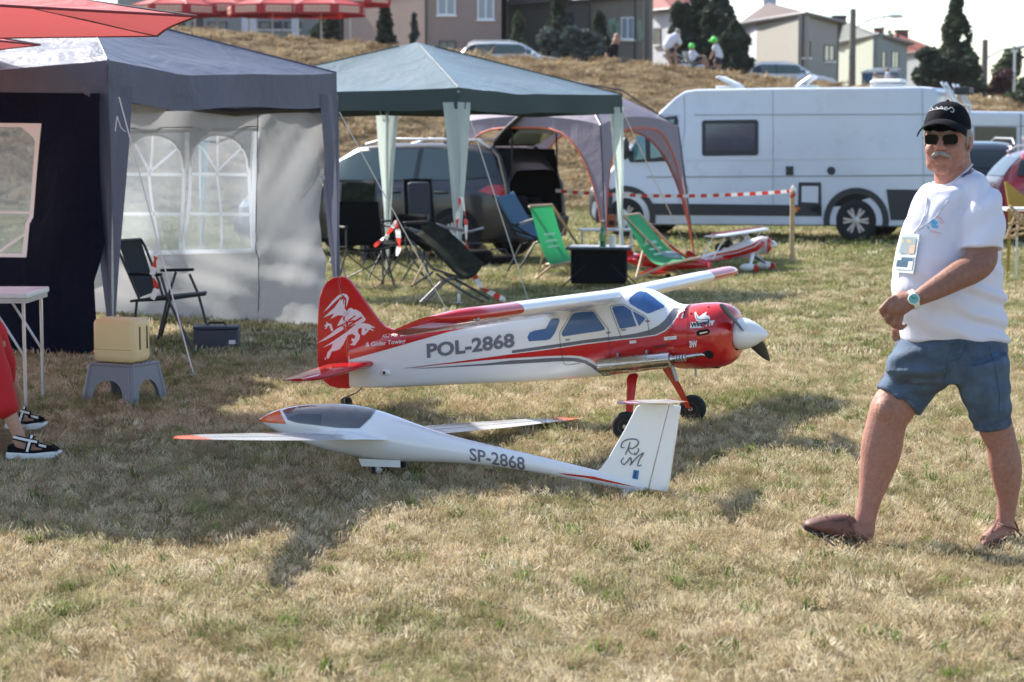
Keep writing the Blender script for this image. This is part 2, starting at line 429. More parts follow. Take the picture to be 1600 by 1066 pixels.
M['weed'] = blade_mat('weed_blades', [(0, (.09, .13, .025)), (.6, (.16, .22, .05)), (1, (.24, .30, .09))], GREEN, dry=True)
def scatter(name, tufts, mat_, patch, dens, smin, smax, seed, zfn=ground_z, step=.5, tilt=.35):
    """one ground-cover object; the patch outline is x0(y), x1(y), y0, y1"""
    y0, y1, xf = patch; mb = MB(); ny = max(2, int((y1 - y0) / step)); nx = 24
    def P(u, v):
        y = lerp(y0, y1, v); a, b = xf(y); x = lerp(a, b, u); return (x, y, zfn(x, y))
    mb.grid(P, nx, ny)
    o = mb.build(name, mat_, smooth=180)
    cl = bpy.data.collections.new(name + '_source')
    for t in tufts: cl.objects.link(t)
    g = bpy.data.node_groups.new(name, 'GeometryNodeTree')
    g.interface.new_socket('Geometry', in_out='INPUT', socket_type='NodeSocketGeometry'); g.interface.new_socket('Geometry', in_out='OUTPUT', socket_type='NodeSocketGeometry')
    N = g.nodes; L = g.links; i = N.new('NodeGroupInput'); out = N.new('NodeGroupOutput')
    d = N.new('GeometryNodeDistributePointsOnFaces'); d.inputs['Density'].default_value = dens; d.inputs['Seed'].default_value = seed
    ci = N.new('GeometryNodeCollectionInfo'); ci.inputs[0].default_value = cl; ci.inputs['Separate Children'].default_value = True; ci.inputs['Reset Children'].default_value = True
    ip = N.new('GeometryNodeInstanceOnPoints'); ip.inputs['Pick Instance'].default_value = True
    rv = N.new('FunctionNodeRandomValue'); rv.data_type = 'FLOAT_VECTOR'; rv.inputs[0].default_value = (-tilt, -tilt, 0); rv.inputs[1].default_value = (tilt, tilt, 6.28)
    rs = N.new('FunctionNodeRandomValue'); rs.data_type = 'FLOAT'; rs.inputs[2].default_value = smin; rs.inputs[3].default_value = smax
    L.new(i.outputs[0], d.inputs[0]); L.new(d.outputs[0], ip.inputs['Points']); L.new(ci.outputs[0], ip.inputs['Instance'])
    L.new(rv.outputs[0], ip.inputs['Rotation']); L.new(rs.outputs[1], ip.inputs['Scale']); L.new(ip.outputs[0], out.inputs[0])
    md = o.modifiers.new('scatter', 'NODES'); md.node_group = g
    return tag(o, kind='stuff')
def frus(k=.30, pad=.6): return lambda y: (-k * y - pad, k * y + pad)
near_t = [tuft('blade_tuft', 62, .06, .0150, .0019, M['blades'], 1.5, s) for s in range(6)]
mid_t = [tuft('blade_tuft', 34, .11, .032, .006, M['blades'], 1.3, 20 + s) for s in range(4)]
far_t = [tuft('blade_tuft', 26, .22, .045, .014, M['blades'], 1.2, 30 + s) for s in range(3)]
weed_t = [tuft('weed_tuft', 26, .045, .05, .007, M['weed'], 1.2, 40 + s) for s in range(3)]
hay_t = [tuft('hay_tuft', 60, .38, .13, .03, M['hay'], 2.2, 50 + s) for s in range(4)]
scatter('mown_grass', near_t, M['turf'], (5.0, 14.5, frus()), 560, .6, 1.5, 1, tilt=.7)
scatter('mown_grass', mid_t, M['turf'], (14.3, 27, frus()), 130, .6, 1.3, 2)
scatter('mown_grass', far_t, M['turf'], (26.8, 46, frus(.32)), 28, .6, 1.3, 3, step=1)
scatter('clover_weeds', weed_t, M['turf'], (5.2, 16, frus()), 14, .25, 1.2, 4)
scatter('cut_hay', hay_t, M['turf'], (45.5, 70.5, frus(.30, 1)), 3.2, .5, 1.3, 5, tilt=.25)
# ------------------------------------------------------------ the red and white high-wing model aeroplane
def crop2(x, y): return (800 + x / 3.553, 400 + y / 3.553)
def crop1(x, y): return (430 + x / 4.0, 410 + y / 4.0)
def cropT(x, y): return (480 + x / 5.607, 430 + y / 5.607)
def cropN(x, y): return (1040 + x / 7.612, 460 + y / 7.612)

TH = radians(26)
BO = Vector((.785, 10.8, 0)); BX = Vector((cos(TH), -sin(TH), 0)); BY = Vector((sin(TH), cos(TH), 0))
plane = thing('model_aeroplane', 'large red and white high-wing model aeroplane marked POL-2868 standing on two fat wheels', 'model plane', BO, -TH)
def bl(px, py, off=0.0):
    """photo point on the plane's fore-and-aft plane at sideways offset off -> local X, Z"""
    p = onpl(px, py, BO + BY * off, BY) - BO
    return p.dot(BX), p.z
_w = [(-2.4, .012), (-1.95, .022), (-1.75, .05), (-.9, .105), (-.55, .135), (-.1, .15), (.25, .155), (.34, .17), (.55, .175), (.66, .165)]
def hwx(X): return interp(X, _w)
def bs(px, py):
    X = 0
    for _ in range(4): X, Z = bl(px, py, -hwx(X))
    return X, Z
top_px = [(545, 545), (600, 523), (700, 508), (745, 503), (830, 480), (880, 468), (940, 457), (984, 452), (1000, 456), (1020, 467), (1040, 478), (1052, 480), (1066, 478)]
bot_px = [(545, 606), (600, 607), (700, 603), (800, 600), (900, 594), (940, 590), (985, 584), (1040, 577), (1066, 575)]
tops = sorted(bs(*p) for p in top_px); bots = sorted(bs(*p) for p in bot_px)
X0, X1 = tops[0][0], tops[-1][0]
def sect(X, zt, zb, w, n, k=28):
    zm = (zt + zb) / 2; h = (zt - zb) / 2; out = []
    for j in range(k):
        a = 2 * pi * j / k; c, s_ = cos(a), sin(a)
        out.append(Vector((X, w * math.copysign(abs(c) ** (2 / n), c), zm + h * math.copysign(abs(s_) ** (2 / n), s_))))
    return out
mb = MB(); rings = []
NS = 60
for i in range(NS + 1):
    X = lerp(X0, X1, i / NS); n = lerp(5.0, 3.0, i / NS) if X < .2 else lerp(4.0, 2.6, min(1, (X - .2) / .25))
    rings.append(sect(X, interp(X, tops), interp(X, bots), hwx(X), n, 44))
mb.loft(rings)
_a, _b = bs(546, 562), bs(745, 507)
for fi, f in enumerate(mb.f):
    c_ = sum((mb.v[i] for i in f), Vector()) / len(f)
    if c_.x < _b[0] + .02 and c_.z > lerp(_a[1], _b[1], (c_.x - _a[0]) / (_b[0] - _a[0])) + .022: mb.m[fi] = 1
bfus = mb.build('fuselage', [M['white_paint'], M['red_paint']], plane, smooth=40)
# engine cowl: round, bluff, with the open front ring
cw = [(1066, 478, 575), (1080, 475.5, 576), (1100, 473, 576.5), (1118, 472.5, 575.5), (1132, 474, 573), (1142, 478, 569), (1149, 484, 563), (1153, 491, 557)]
rings = []
for k, (px, a, b) in enumerate(cw):
    X, zt = bl(px, a, 0); _, zb = bl(px, b, 0)
    Xs, _z = bl(px, 530, -.1)
    rings.append(sect(X, zt, zb, (zt - zb) / 2 * 1.02 * (1 if k > 1 else .98), 2.25, 44))
X, zt = bl(1151, 500, 0); _, zb = bl(1151, 548, 0)
Xc = rings[-1][0].x; zc = (zt + zb) / 2
rings.append(sect(Xc + .002, zt - .0, zb, (zt - zb) / 2, 2.1, 44)); rings.append(sect(Xc - .05, zt, zb, (zt - zb) / 2, 2.1, 44))
mb = MB(); mb.loft(rings)
cowl = mb.build('engine_cowl', M['red_paint'], plane, smooth=50)
mb = MB(); mb.lathe((Xc - .06, 0, zc), (1, 0, 0), [(0, .10), (.012, .10), (.014, .0)], 24)
mb.build('firewall', M['hole'], cowl)
for k, a in enumerate((0.6, 2.4, 4.0, 5.4)):
    mb = MB(); c = Vector((Xc - .03, cos(a) * .065, zc + sin(a) * .07)); mb.lathe(c, (0, cos(a), sin(a)), [(-.03, .018)] + [(-.025 + .006 * i, .028 if i % 2 else .02) for i in range(9)] + [(.03, .012)], 14)
    mb.build('cylinder_head', M['dull_metal'], cowl)
# spinner and propeller
SX = Xc + .004
sp = [(-.01, .08), (.0, .086), (.02, .087), (.05, .081), (.08, .069), (.11, .052), (.14, .031), (.16, .014), (.168, .0)]
spin_o = MB().lathe((SX, 0, zc + .01), (1, 0, 0), sp, 28).build('spinner', M['white_paint'], plane)
def blade(sgn):
    mb = MB(); rings = []
    d = Vector((0, -.91, .41)).normalized() * sgn; e = d.cross(Vector((1, 0, 0))).normalized()
    for i in range(15):
        t = i / 14; r = lerp(.03, .445, t); ch = [.014, .016, .020, .024, .027, .028, .0285, .028, .027, .026, .024, .021, .017, .011, .004][i]
        tw = -radians(lerp(48, 8, t)); c = Vector((SX + .04, 0, zc + .01)) + d * r
        ch *= 1.3; u = (e * cos(tw) + Vector((1, 0, 0)) * sin(tw)) * sgn; v = u.cross(d).normalized()
        th = ch * .16
        c = c + e * (.012 * sin(t * 3)) * sgn
        rings.append([c + u * ch * cos(a) + v * th * sin(a) for a in [2 * pi * j / 12 for j in range(12)]])
    mb.loft(rings); return mb.build('propeller_blade', M['carbon'], plane)
blade(1); blade(-1)
# wings
ZR = bl(985, 462, 0)[1]; XLE = bl(984, 465, 0)[0]
def wing(sgn):
    half = 1.88 if sgn < 0 else 1.99; rings = []; red = []; INC = radians(16)
    for i in range(27):
        t = i / 26; y = t * half; tipk = max(0, (t - .90) / .10); ch = lerp(.46, .42, t) * (1 - .35 * tipk ** 2.2)
        xle = XLE - .02 * t - .16 * tipk ** 2.2; z = ZR + .03 * t - .015 * tipk ** 2; th = .084 * lerp(1, .92, t) * (1 - .6 * tipk ** 2.5)
        prof = [(0, 0), (.01, .22), (.04, .42), (.10, .60), (.22, .72), (.38, .72), (.6, .52), (.8, .30), (.93, .12), (1, .01), (.93, -.03), (.7, -.14), (.4, -.24), (.2, -.27), (.08, -.24), (.02, -.15)]
        rings.append([Vector((xle - a * ch * cos(INC) + b * th * sin(INC) * -1, sgn * y, z - a * ch * sin(INC) + b * th * cos(INC))) for a, b in prof])
    ks = [i for i in range(27) if i / 26 <= .655]
    mb = MB(); mb.loft(rings[:len(ks) + 1]); o = mb.build('wing', M['white_paint'], plane, smooth=50)
    mb = MB(); mb.loft(rings[len(ks):]); tp = mb.build('wing_tip', M['red_paint'], o, smooth=50)
    # grey pinstripe behind the leading edge, aileron and flap hinge line
    mb = MB(); r2 = rings[:len(ks) + 1]
    for a, b in zip(r2, r2[1:]):
        up = Vector((0, 0, .0015))
        mb.add([lerp(a[4], a[5], .1) + up, lerp(b[4], b[5], .1) + up, lerp(b[4], b[5], .35) + up, lerp(a[4], a[5], .35) + up], [(0, 1, 2, 3)])
    mb.build('wing_stripe', M['grey_paint'], o)
    # aileron gap
    mb = MB()
    for a, b in zip(rings[2:24], rings[3:25]):
        mb.tube([lerp(a[6], a[7], .6) + Vector((0, 0, .0005)), lerp(b[6], b[7], .6) + Vector((0, 0, .0005))], .0014, 4)
    mb.build('aileron_gap', M['line_dark'], o)
    # navigation lamp strip at the tip
    e = rings[-1]
    mb = MB(); c = lerp(rings[24][1], rings[24][13], .55) + Vector((-.02, sgn * .012, -.004))
    mb.box(c, (.11, .012, .018)); nl = mb.build('navigation_light', M['dull_metal'], o, bevel=.004)
    for k in range(3):
        MB().ell(c + Vector((-.03 + .03 * k, sgn * .007, 0)), .006, 8, 6).build('lamp', M['white_plastic'], o)
    return o
wn = wing(-1); wf = wing(1)
# fin and rudder
def poly_local(pts, off=0): return [Vector((bl(px, py, off)[0], 0, bl(px, py, off)[1])) for px, py in pts]
def slab(poly, thick, name, m, parent, bev=.006):
    q = [p - Vector((0, thick / 2, 0)) for p in poly]
    mb = MB(); mb.prism(q, (0, thick, 0)); return mb.build(name, m, parent, smooth=30, bevel=bev)
hinge_t, hinge_b = (530, 432), (549, 607)
rud = slab(poly_local([(530, 432), (521, 434), (512, 440), (505, 450), (500, 465), (498, 490), (497, 520), (497, 560), (499, 580), (505, 594), (516, 603), (530, 607), (548, 607), (545, 560), (540, 500), (535, 460)]), .022, 'rudder', M['red_paint'], plane)
fin = slab(poly_local([(531, 432), (541, 433), (549, 440), (565, 462), (582, 486), (594, 502), (604, 511), (620, 516), (660, 512), (620, 530), (547, 548), (541, 500), (536, 460)]), .026, 'tail_fin', M['red_paint'], plane)
for py in (452, 500, 548):
    X, Z = bl(interp(py, [(432, 531), (500, 541), (607, 549)]), py, 0)
    MB().lathe((X, 0, Z - .01), (0, 0, 1), [(0, .004), (.02, .004)], 6).build('hinge', M['dull_metal'], rud)
# tailplane
def stab(sgn):
    Xr, Zr = bl(597, 570, 0); rings = []
    Xr = bl(580, 572, -.05)[0] + .02
    for i in range(15):
        t = i / 14; k = max(0, (t - .8) / .2); ch = lerp(.33, .24, t) * (1 - .5 * k ** 2); xle = Xr - .07 * t - .07 * k ** 2
        th = .026 * (1 - .6 * k)
        rings.append([Vector((xle - ch * a, sgn * (.02 + t * .58), Zr + .012 + b * th * 1.4 - a * ch * .07 - .045 * t)) for a, b in [(0, 0), (.03, .35), (.15, .5), (.5, .45), (.9, .15), (1, 0), (.9, -.15), (.5, -.45), (.15, -.5), (.03, -.35)]])
    return MB().loft(rings).build('tailplane', M['red_paint'], plane, smooth=50)
stab(-1); stab(1)
X, Z = bl(603, 582, -.05)
o = MB().ell((X, -.052, Z), (.035, .02, .02), 16, 9).build('tail_fairing', M['white_paint'], plane)
MB().lathe((X, -.066, Z), (0, -1, 0), [(0, .009), (.007, .009), (.008, .0)], 12).build('bolt', M['hole'], o)
X, Z = bl(569, 578, -.05)
MB().box((X, -.054, Z), (.10, .006, .036)).build('access_plate', M['white_plastic'], plane, bevel=.002)
# tail wheel
tw = Vector((bl(541, 622, 0)[0], 0, .042))
o = MB().lathe(tw - Vector((0, .012, 0)), (0, 1, 0), [(0, .014), (.0, .034), (.006, .040), (.018, .040), (.024, .034), (.024, .014)], 18).build('tail_wheel', M['black_rubber'], plane)
mb = MB(); up_ = Vector((bl(566, 606, 0)[0], 0, bl(566, 606, 0)[1])); mb.tube([tw + Vector((0, .018, 0)), tw + Vector((.0, .02, .035)), tw + Vector((.06, 0, .06)), up_], .0045, 6); mb.tube([tw + Vector((0, -.018, 0)), tw + Vector((.0, -.02, .035)), tw + Vector((.06, 0, .06))], .0045, 6)
mb.build('tail_spring', M['dull_metal'], plane)
# main gear
def gear(sgn, wpx, hip, knee):
    wy = sgn * .41; wz = .078
    Xw = 0.0 if sgn < 0 else .06
    X, Z = bl(*hip, -.12 if sgn < 0 else .12); a = Vector((X, sgn * .12, Z + .02))
    k = Vector((lerp(a.x, Xw, .30), sgn * .21, .26)); e = Vector((Xw, wy - sgn * .045, wz))
    mb = MB(); P = [a, lerp(a, k, .5) + Vector((-.012, sgn * .01, .0)), k, lerp(k, e, .5) + Vector((-.006, sgn * .015, 0)), e + Vector((0, 0, -.01))]
    rr = [.034, .031, .027, .022, .018]; rings = []
    for p, r in zip(P, rr): rings.append([p + Vector((r * cos(q), r * .38 * sin(q), 0)) for q in [2 * pi * j / 12 for j in range(12)]])
    mb.loft(rings); leg = mb.build('landing_gear_leg', M['red_paint'], plane, smooth=60, sub=1)
    mb = MB(); mb.tube([e - Vector((0, sgn * .01, 0)), Vector((Xw, wy + sgn * .035, wz))], .007, 8); mb.build('axle', M['steel'], leg)
    c = Vector((Xw, wy, wz))
    pr = [(-.026, .036), (-.030, .050), (-.027, .068), (-.016, .077), (0, .079), (.016, .077), (.027, .068), (.030, .050), (.026, .036)]
    wh = MB().lathe(c, (0, 1, 0), pr, 36).build('wheel', M['black_rubber'], plane, smooth=50)
    h = MB(); h.lathe(c, (0, 1, 0), [(-.029, .0), (-.029, .010), (-.022, .014), (-.018, .030), (-.026, .036), (-.027, .040), (.027, .040), (.026, .036), (.018, .030), (.022, .014), (.029, .01), (.029, 0)], 30)
    hub = h.build('hub', M['alu'], wh, smooth=40)
    for q in range(6):
        a_ = q * pi / 3; MB().lathe(c + Vector((.022 * cos(a_), -.0205, .022 * sin(a_))), (0, -1, 0), [(0, .005), (.001, .005), (.0012, 0)], 8).build('hub_hole', M['hole'], wh)
gear(-1, (965, 690), (992, 588), None); gear(1, (1078, 663), (1040, 576), None)
# exhaust silencer along the near side
def P3(px, py, off): X, Z = bl(px, py, off); return Vector((X, off, Z))
a, b = P3(936, 572, -.185), P3(1049, 561, -.185); d = (b - a).normalized()
ex = MB().lathe(a, d, [(0, .0), (0, .030), (.006, .038)] + [((b - a).length * k, .040) for k in (.08, .5, .92)] + [((b - a).length - .004, .039), ((b - a).length, .03), ((b - a).length, 0)], 28).build('exhaust_silencer', M['steel'], plane, smooth=45)
for k in (.26, .66):
    c = lerp(a, b, k); o = MB().lathe(c, d, [(-.009, .0415), (-.009, .0425), (.009, .0425), (.009, .0415)], 28).build('clamp', M['steel'], ex)
    MB().box(c + Vector((0, .01, .05)), (.012, .03, .022)).build('clamp_lug', M['dull_metal'], ex, bevel=.003)
mb = MB(); q = P3(1072, 558, -.17); mb.tube([b, b + d * .02, q], [.024, .013, .013], 12); mb.build('exhaust_neck', M['steel'], ex)
mb = MB()
for k in range(4): mb.lathe(b + d * (.03 + .016 * k), d, [(-.005, .012), (-.003, .019), (.003, .019), (.005, .012)], 16)
mb.build('bellows', M['alu'], ex, smooth=50)
mb = MB(); e1 = P3(1096, 554, -.165); e2 = P3(1109, 556, -.13); mb.tube([q, lerp(q, e1, .5), e1, e2, e2 + Vector((.01, .05, 0))], .012, 12); mb.build('exhaust_pipe', M['steel'], ex, smooth=60)
mb = MB(); mb.tube([P3(1050, 572, -.12), P3(1058, 596, -.12)], .010, 10); mb.build('breather_pipe', M['dull_metal'], plane)
mb = MB(); mb.tube([P3(1087, 574, -.06), P3(1087, 588, -.06)], .006, 8); mb.build('drain_pipe', M['dull_metal'], plane)
mb = MB(); mb.box(P3(1112, 572, -.03), (.09, .05, .02)); mb.build('intake', M['black_plastic'], plane, bevel=.004)

BV = bvh_of([bfus, cowl]); SK = lambda e=.0015: skin(BV, e)
# livery
def livery(name, polys, m, e, cut=6): return lay(polys, SK(e), name, M[m], plane, cut=cut)
# red: dorsal wedge, long arrow and nose; grey and white pinstripes round them
top_red = [(546, 550), (600, 528), (700, 512.5), (745, 505), (748, 508), (700, 519), (640, 536), (595, 549), (546, 562)]
livery('red_dorsal_panel', [top_red], 'red_paint', .0012)
zig = lambda L_: [crop2(x, y) for x, y in L_]
grey_hi = [(628, 576)] + [(700, 569), (760, 561), (800, 557)] + zig([(0, 525), (120, 508), (280, 485), (400, 467), (520, 452), (610, 443), (700, 428), (765, 410), (815, 385), (850, 355), (880, 312), (898, 291), (940, 291), (945, 296), (918, 330), (890, 375), (850, 415), (800, 440), (700, 455), (600, 465), (400, 490), (280, 508), (120, 530), (0, 547)]) + [(760, 565), (700, 572)]
livery('grey_stripe', [grey_hi], 'grey_paint', .0016)
white_pin = [(640, 576), (700, 571.5), (760, 565.5), (800, 561)] + zig([(0, 541), (120, 526), (280, 504), (400, 486), (600, 461), (700, 451), (800, 436), (850, 412), (890, 372), (918, 327), (942, 294), (950, 291), (962, 291), (950, 300), (925, 336), (898, 382), (856, 424), (806, 450), (700, 464), (600, 475), (400, 500), (280, 518), (120, 540), (0, 555)])
livery('white_pinstripe', [white_pin], 'decal_white', .0020)
red_main = [(632, 575), (700, 567), (760, 559)] + zig([(0, 545), (120, 531), (280, 510), (400, 492), (600, 467), (700, 457), (803, 442), (853, 418), (894, 377), (922, 332), (948, 296), (975, 290), (975, 625), (850, 625), (700, 640), (570, 655), (520, 640), (480, 600), (430, 570), (380, 556), (320, 552), (200, 556), (100, 562), (0, 568)]) + [(760, 563), (700, 569)]
livery('red_side_panel', [red_main], 'red_paint', .0024)
white2 = [(650, 576), (760, 566), (800, 561.5)] + zig([(100, 568), (200, 562), (300, 558), (370, 560), (425, 573), (470, 600), (500, 625), (494, 632), (460, 606), (415, 580), (365, 567), (300, 563), (200, 567), (100, 574), (0, 579)]) + [(760, 568)]
grey_lo = [(640, 577), (760, 567), (800, 563)] + zig([(100, 570), (200, 564), (300, 560), (365, 562), (420, 575), (465, 603), (500, 640), (575, 658), (560, 668), (510, 670), (480, 645), (440, 615), (400, 595), (340, 585), (280, 584), (150, 592), (0, 600)]) + [(740, 572)]
livery('grey_stripe', [grey_lo], 'grey_paint', .0028)
livery('white_pinstripe', [white2], 'decal_white', .0032)
# cabin glazing
def win(name, pts, e=.003): 
    pts = zig(pts); o = livery(name, [pts], 'blue_film', e, 5); return o
win('rear_quarter_window', [(86, 452), (100, 425), (125, 415), (188, 404), (215, 355), (230, 348), (260, 348), (266, 362), (240, 425), (215, 460), (195, 467), (95, 474)])
win('cabin_window', [(277, 436), (278, 425), (335, 325), (350, 316), (445, 307), (455, 312), (515, 398), (514, 410), (500, 415), (285, 447)])
win('door_window', [(557, 290), (566, 281), (618, 275), (626, 280), (660, 300), (692, 389), (606, 404), (598, 398)])
win('vent_window', [(670, 305), (737, 342), (738, 352), (706, 389)])
win('windscreen', [(648, 250), (655, 235), (690, 205), (712, 197), (745, 203), (790, 235), (848, 280), (842, 288), (765, 318), (752, 320), (700, 292), (660, 268)], .0025)
# door outlines
def outline(name, pts, wd, e=.0036, closed=True, m='line_dark'):
    mb = MB(); f = SK(e); P = pts + ([pts[0]] if closed else [])
    seg = []
    for (ax, ay), (bx, by) in zip(P, P[1:]):
        n = max(1, int(math.hypot(bx - ax, by - ay) / 5))
        for i in range(n): seg.append(f(lerp(ax, bx, i / n), lerp(ay, by, i / n)))
    seg.append(f(*P[-1])); seg = [s for s in seg if s]
    if len(seg) > 1: mb.tube(seg, wd, 5); return mb.build(name, M[m], plane, world=True)
outline('door_seam', zig([(265, 425), (330, 320), (345, 308), (455, 300), (535, 405), (545, 530), (540, 560)]), .0013, closed=False)
outline('door_seam', zig([(265, 425), (270, 500), (285, 580), (290, 600), (310, 605), (380, 596)]), .0013, closed=False)
outline('door_seam', zig([(545, 285), (560, 276), (620, 268), (740, 335), (752, 350), (765, 440)]), .0013, closed=False)
outline('door_seam', zig([(545, 285), (570, 350), (610, 460)]), .0013, closed=False)
for p in ((300, 466), (525, 427), (610, 412), (742, 363)):
    c = SK(.004)(*zig([p])[0]); r = SK(.004)(*zig([(p[0] + 22, p[1] - 2)])[0])
    MB().tube([c, r], .004, 6).build('door_handle', M['dull_metal'], plane, world=True)
# lettering
letter('POL-2868', crop1(950, 594), crop1(1498, 526), 20.5, SK(.003), 'registration_lettering', M['decal_grey'], plane, bold=.035, vdir=(-.04, -1))
letter('RC Air Shows', crop1(668, 474), crop1(880, 452), 6.5, SK(.003), 'slogan_lettering', M['decal_white'], plane, bold=.02, shear=.15)
letter('& Glider Towing', crop1(568, 528), crop1(818, 503), 6.5, SK(.003), 'slogan_lettering', M['decal_white'], plane, bold=.02, shear=.15)
letter('duplex', crop2(784, 512), crop2(872, 500), 5, SK(.004), 'sponsor_lettering', M['decal_dark'], plane, bold=.02)
letter('Winged', cropN(308, 392), cropN(530, 352), 6.5, SK(.004), 'logo_lettering', M['decal_dark'], plane, bold=.05, shear=.2)
livery('logo_backing', [[cropN(*p) for p in [(300, 335), (585, 312), (575, 335), (560, 372), (440, 398), (295, 405)]]], 'decal_white', .003)
letter('BULL', cropN(440, 405), cropN(560, 378), 5, SK(.0045), 'logo_lettering', M['red_paint'], plane, bold=.05, shear=.2)
livery('winged_emblem', [[cropN(*p) for p in [(345, 225), (360, 208), (380, 250), (400, 270), (440, 240), (495, 210), (478, 245), (520, 262), (530, 290), (528, 312), (480, 320), (430, 318), (372, 322), (350, 270)]]], 'decal_white', .003)
livery('winged_emblem_grey', [[cropN(*p) for p in [(352, 222), (362, 240), (382, 290), (420, 300), (500, 290), (522, 305), (440, 308), (372, 300)]]], 'decal_grey', .0035)  # grey part of the emblem artwork
letter('3W', cropN(288, 628), cropN(382, 620), 9, SK(.003), 'engine_badge', M['decal_white'], plane, bold=.06)
livery('sticker', [zig([(845, 450), (915, 443), (916, 462), (846, 469)])], 'decal_white', .0036)
livery('sticker', [zig([(653, 472), (690, 468), (692, 483), (655, 487)])], 'decal_white', .0036)
livery('cooling_slot', [[cropN(*p) for p in [(365, 455), (400, 425), (500, 412), (520, 425), (527, 455), (500, 478), (400, 495), (372, 488)]]], 'hole', .003, 4)
c = [SK(.009)(*cropN(*p)) for p in ((415, 470), (505, 450))]
MB().tube(c, .005, 6).build('spark_plug', M['steel'], plane, world=True)
livery('exhaust_port', [[cropN(*p) for p in [(445, 700), (480, 670), (520, 665), (555, 680), (575, 715), (560, 760), (520, 765), (480, 740)]]], 'hole', .002, 4)
for p in ((1107, 480), (1080, 490)):
    MB().ell(SK(.002)(*p), .006, 8, 5).build('rivet', M['red_paint'], plane, world=True)
# bull emblem on the fin
FB = bvh_of([fin, rud, bfus]); fs = skin(FB, .002)
bull = [
 [(145, 325), (215, 235), (270, 180), (315, 160), (350, 170), (367, 200), (355, 250), (340, 285), (345, 240), (345, 205), (325, 185), (295, 190), (240, 240), (190, 290)],
 [(145, 372), (190, 330), (240, 285), (290, 215), (320, 205), (335, 225), (328, 285), (345, 315), (368, 330), (362, 350), (320, 355), (270, 352), (205, 385), (240, 335), (200, 350)],
 [(262, 448), (290, 395), (330, 340), (370, 290), (395, 287), (400, 300), (425, 300), (470, 325), (515, 385), (505, 405), (470, 400), (395, 395), (330, 420)],
 [(92, 595), (200, 520), (260, 470), (330, 430), (400, 408), (480, 395), (500, 405), (470, 425), (400, 440), (340, 462), (250, 520), (170, 565)],
 [(135, 637), (210, 590), (330, 510), (430, 430), (500, 420), (545, 430), (600, 462), (555, 462), (590, 488), (545, 478), (530, 500), (500, 528), (478, 520), (480, 460), (450, 470), (445, 500), (465, 530), (460, 560), (420, 615), (372, 612), (405, 590), (388, 570), (392, 550), (415, 560), (425, 530), (395, 515), (360, 525), (340, 555), (330, 580), (320, 605), (285, 650), (240, 665), (215, 668), (205, 700), (185, 738), (170, 720), (178, 680), (215, 635), (225, 600)],
 [(150, 470), (165, 455), (148, 440), (170, 432), (168, 405), (182, 420), (215, 430), (222, 460), (232, 490), (212, 492), (200, 460), (195, 440), (180, 450), (170, 468)],
 [(155, 720), (165, 722), (165, 742), (156, 740)],
]
for poly in bull: lay([[cropT(*p) for p in poly]], fs, 'bull_emblem', M['decal_white'], fin, cut=5)
lay([[cropT(*p) for p in [(508, 478), (518, 466), (526, 474), (516, 490)]]], skin(FB, .003), 'bull_emblem_eye', M['red_paint'], fin, cut=5)
for pl_ in ([(300, 440), (420, 350), (430, 356), (308, 455)], [(330, 455), (470, 365), (490, 372), (340, 470)], [(340, 485), (420, 425), (425, 432), (345, 495)]):
    lay([[cropT(*p) for p in pl_]], skin(FB, .003), 'bull_emblem_line', M['red_paint'], fin, cut=5)

# ------------------------------------------------------------ the white glider
GY = radians(22); GO = gr(592, 745) + Vector((0, 0, .012)); GX = Vector((-cos(GY), sin(GY), 0)); ROLL = radians(6.3)
glider = thing('model_glider', 'white T-tailed model glider marked SP-2868 leaning onto its far wing in the grass', 'model glider', GO, pi - GY)
GM = Matrix.Translation(GO) @ Matrix.Rotation(pi - GY, 4, 'Z') @ Matrix.Rotation(ROLL, 4, 'X')
glider.rotation_euler = (ROLL, 0, pi - GY)
glider.rotation_mode = 'XYZ'
ROOTM[glider] = Matrix.Translation(GO) @ glider.rotation_euler.to_matrix().to_4x4()
GM = ROOTM[glider]; GMi = GM.inverted()
GYw = (GM.to_3x3() @ Vector((0, 1, 0)))
def gl(px, py, off=0.0):
    p = GMi @ onpl(px, py, GM @ Vector((0, off, 0)), GYw); return p.x, p.z
gt = [(405, 655), (412, 650), (425, 643), (445, 636), (480, 631), (520, 630.5), (560, 634), (590, 641), (640, 659), (690, 677), (740, 690), (820, 707), (900, 727), (940, 737), (985, 748), (1015, 755)]
gb = [(405, 656.5), (412, 662), (425, 670), (445, 680), (480, 694), (520, 706), (560, 715), (600, 721), (640, 723), (690, 723), (740, 725), (820, 735), (900, 750), (940, 758), (985, 768), (1015, 770)]
T = [gl(*p) for p in gt]; Bm = [gl(*p) for p in gb]; rings = []
for k, ((xa, za), (xb, zb_)) in enumerate(zip(T, Bm)):
    h = (za - zb_) / 2; X = (xa + xb) / 2
    w_ = h * interp(k, [(0, 1), (4, .80), (8, .86), (10, .95), (15, .55)])
    rings.append([Vector((X, w_ * cos(a), (za + zb_) / 2 + h * sin(a))) for a in [2 * pi * j / 32 for j in range(32)]])
gf = MB().loft(rings).build('fuselage', M['glider_white'], glider, smooth=60, sub=1)
GB = bvh_of([gf]); GS = lambda e=.0015: skin(GB, e)
def crop3(x, y): return (240 + x / 3.81, 600 + y / 3.81)
def crop4(x, y): return (640 + x / 3.478, 600 + y / 3.478)
canopy = lay([[crop3(*p) for p in [(770, 160), (800, 148), (860, 136), (960, 124), (1080, 122), (1180, 126), (1270, 142), (1325, 156), (1290, 205), (1225, 265), (1100, 262), (960, 245), (850, 232), (800, 215)]]], GS(.003), 'canopy', mat('canopy_tint', (.10, .09, .095), .12, coat=.8, var=.25, vscale=6), glider, cut=5)
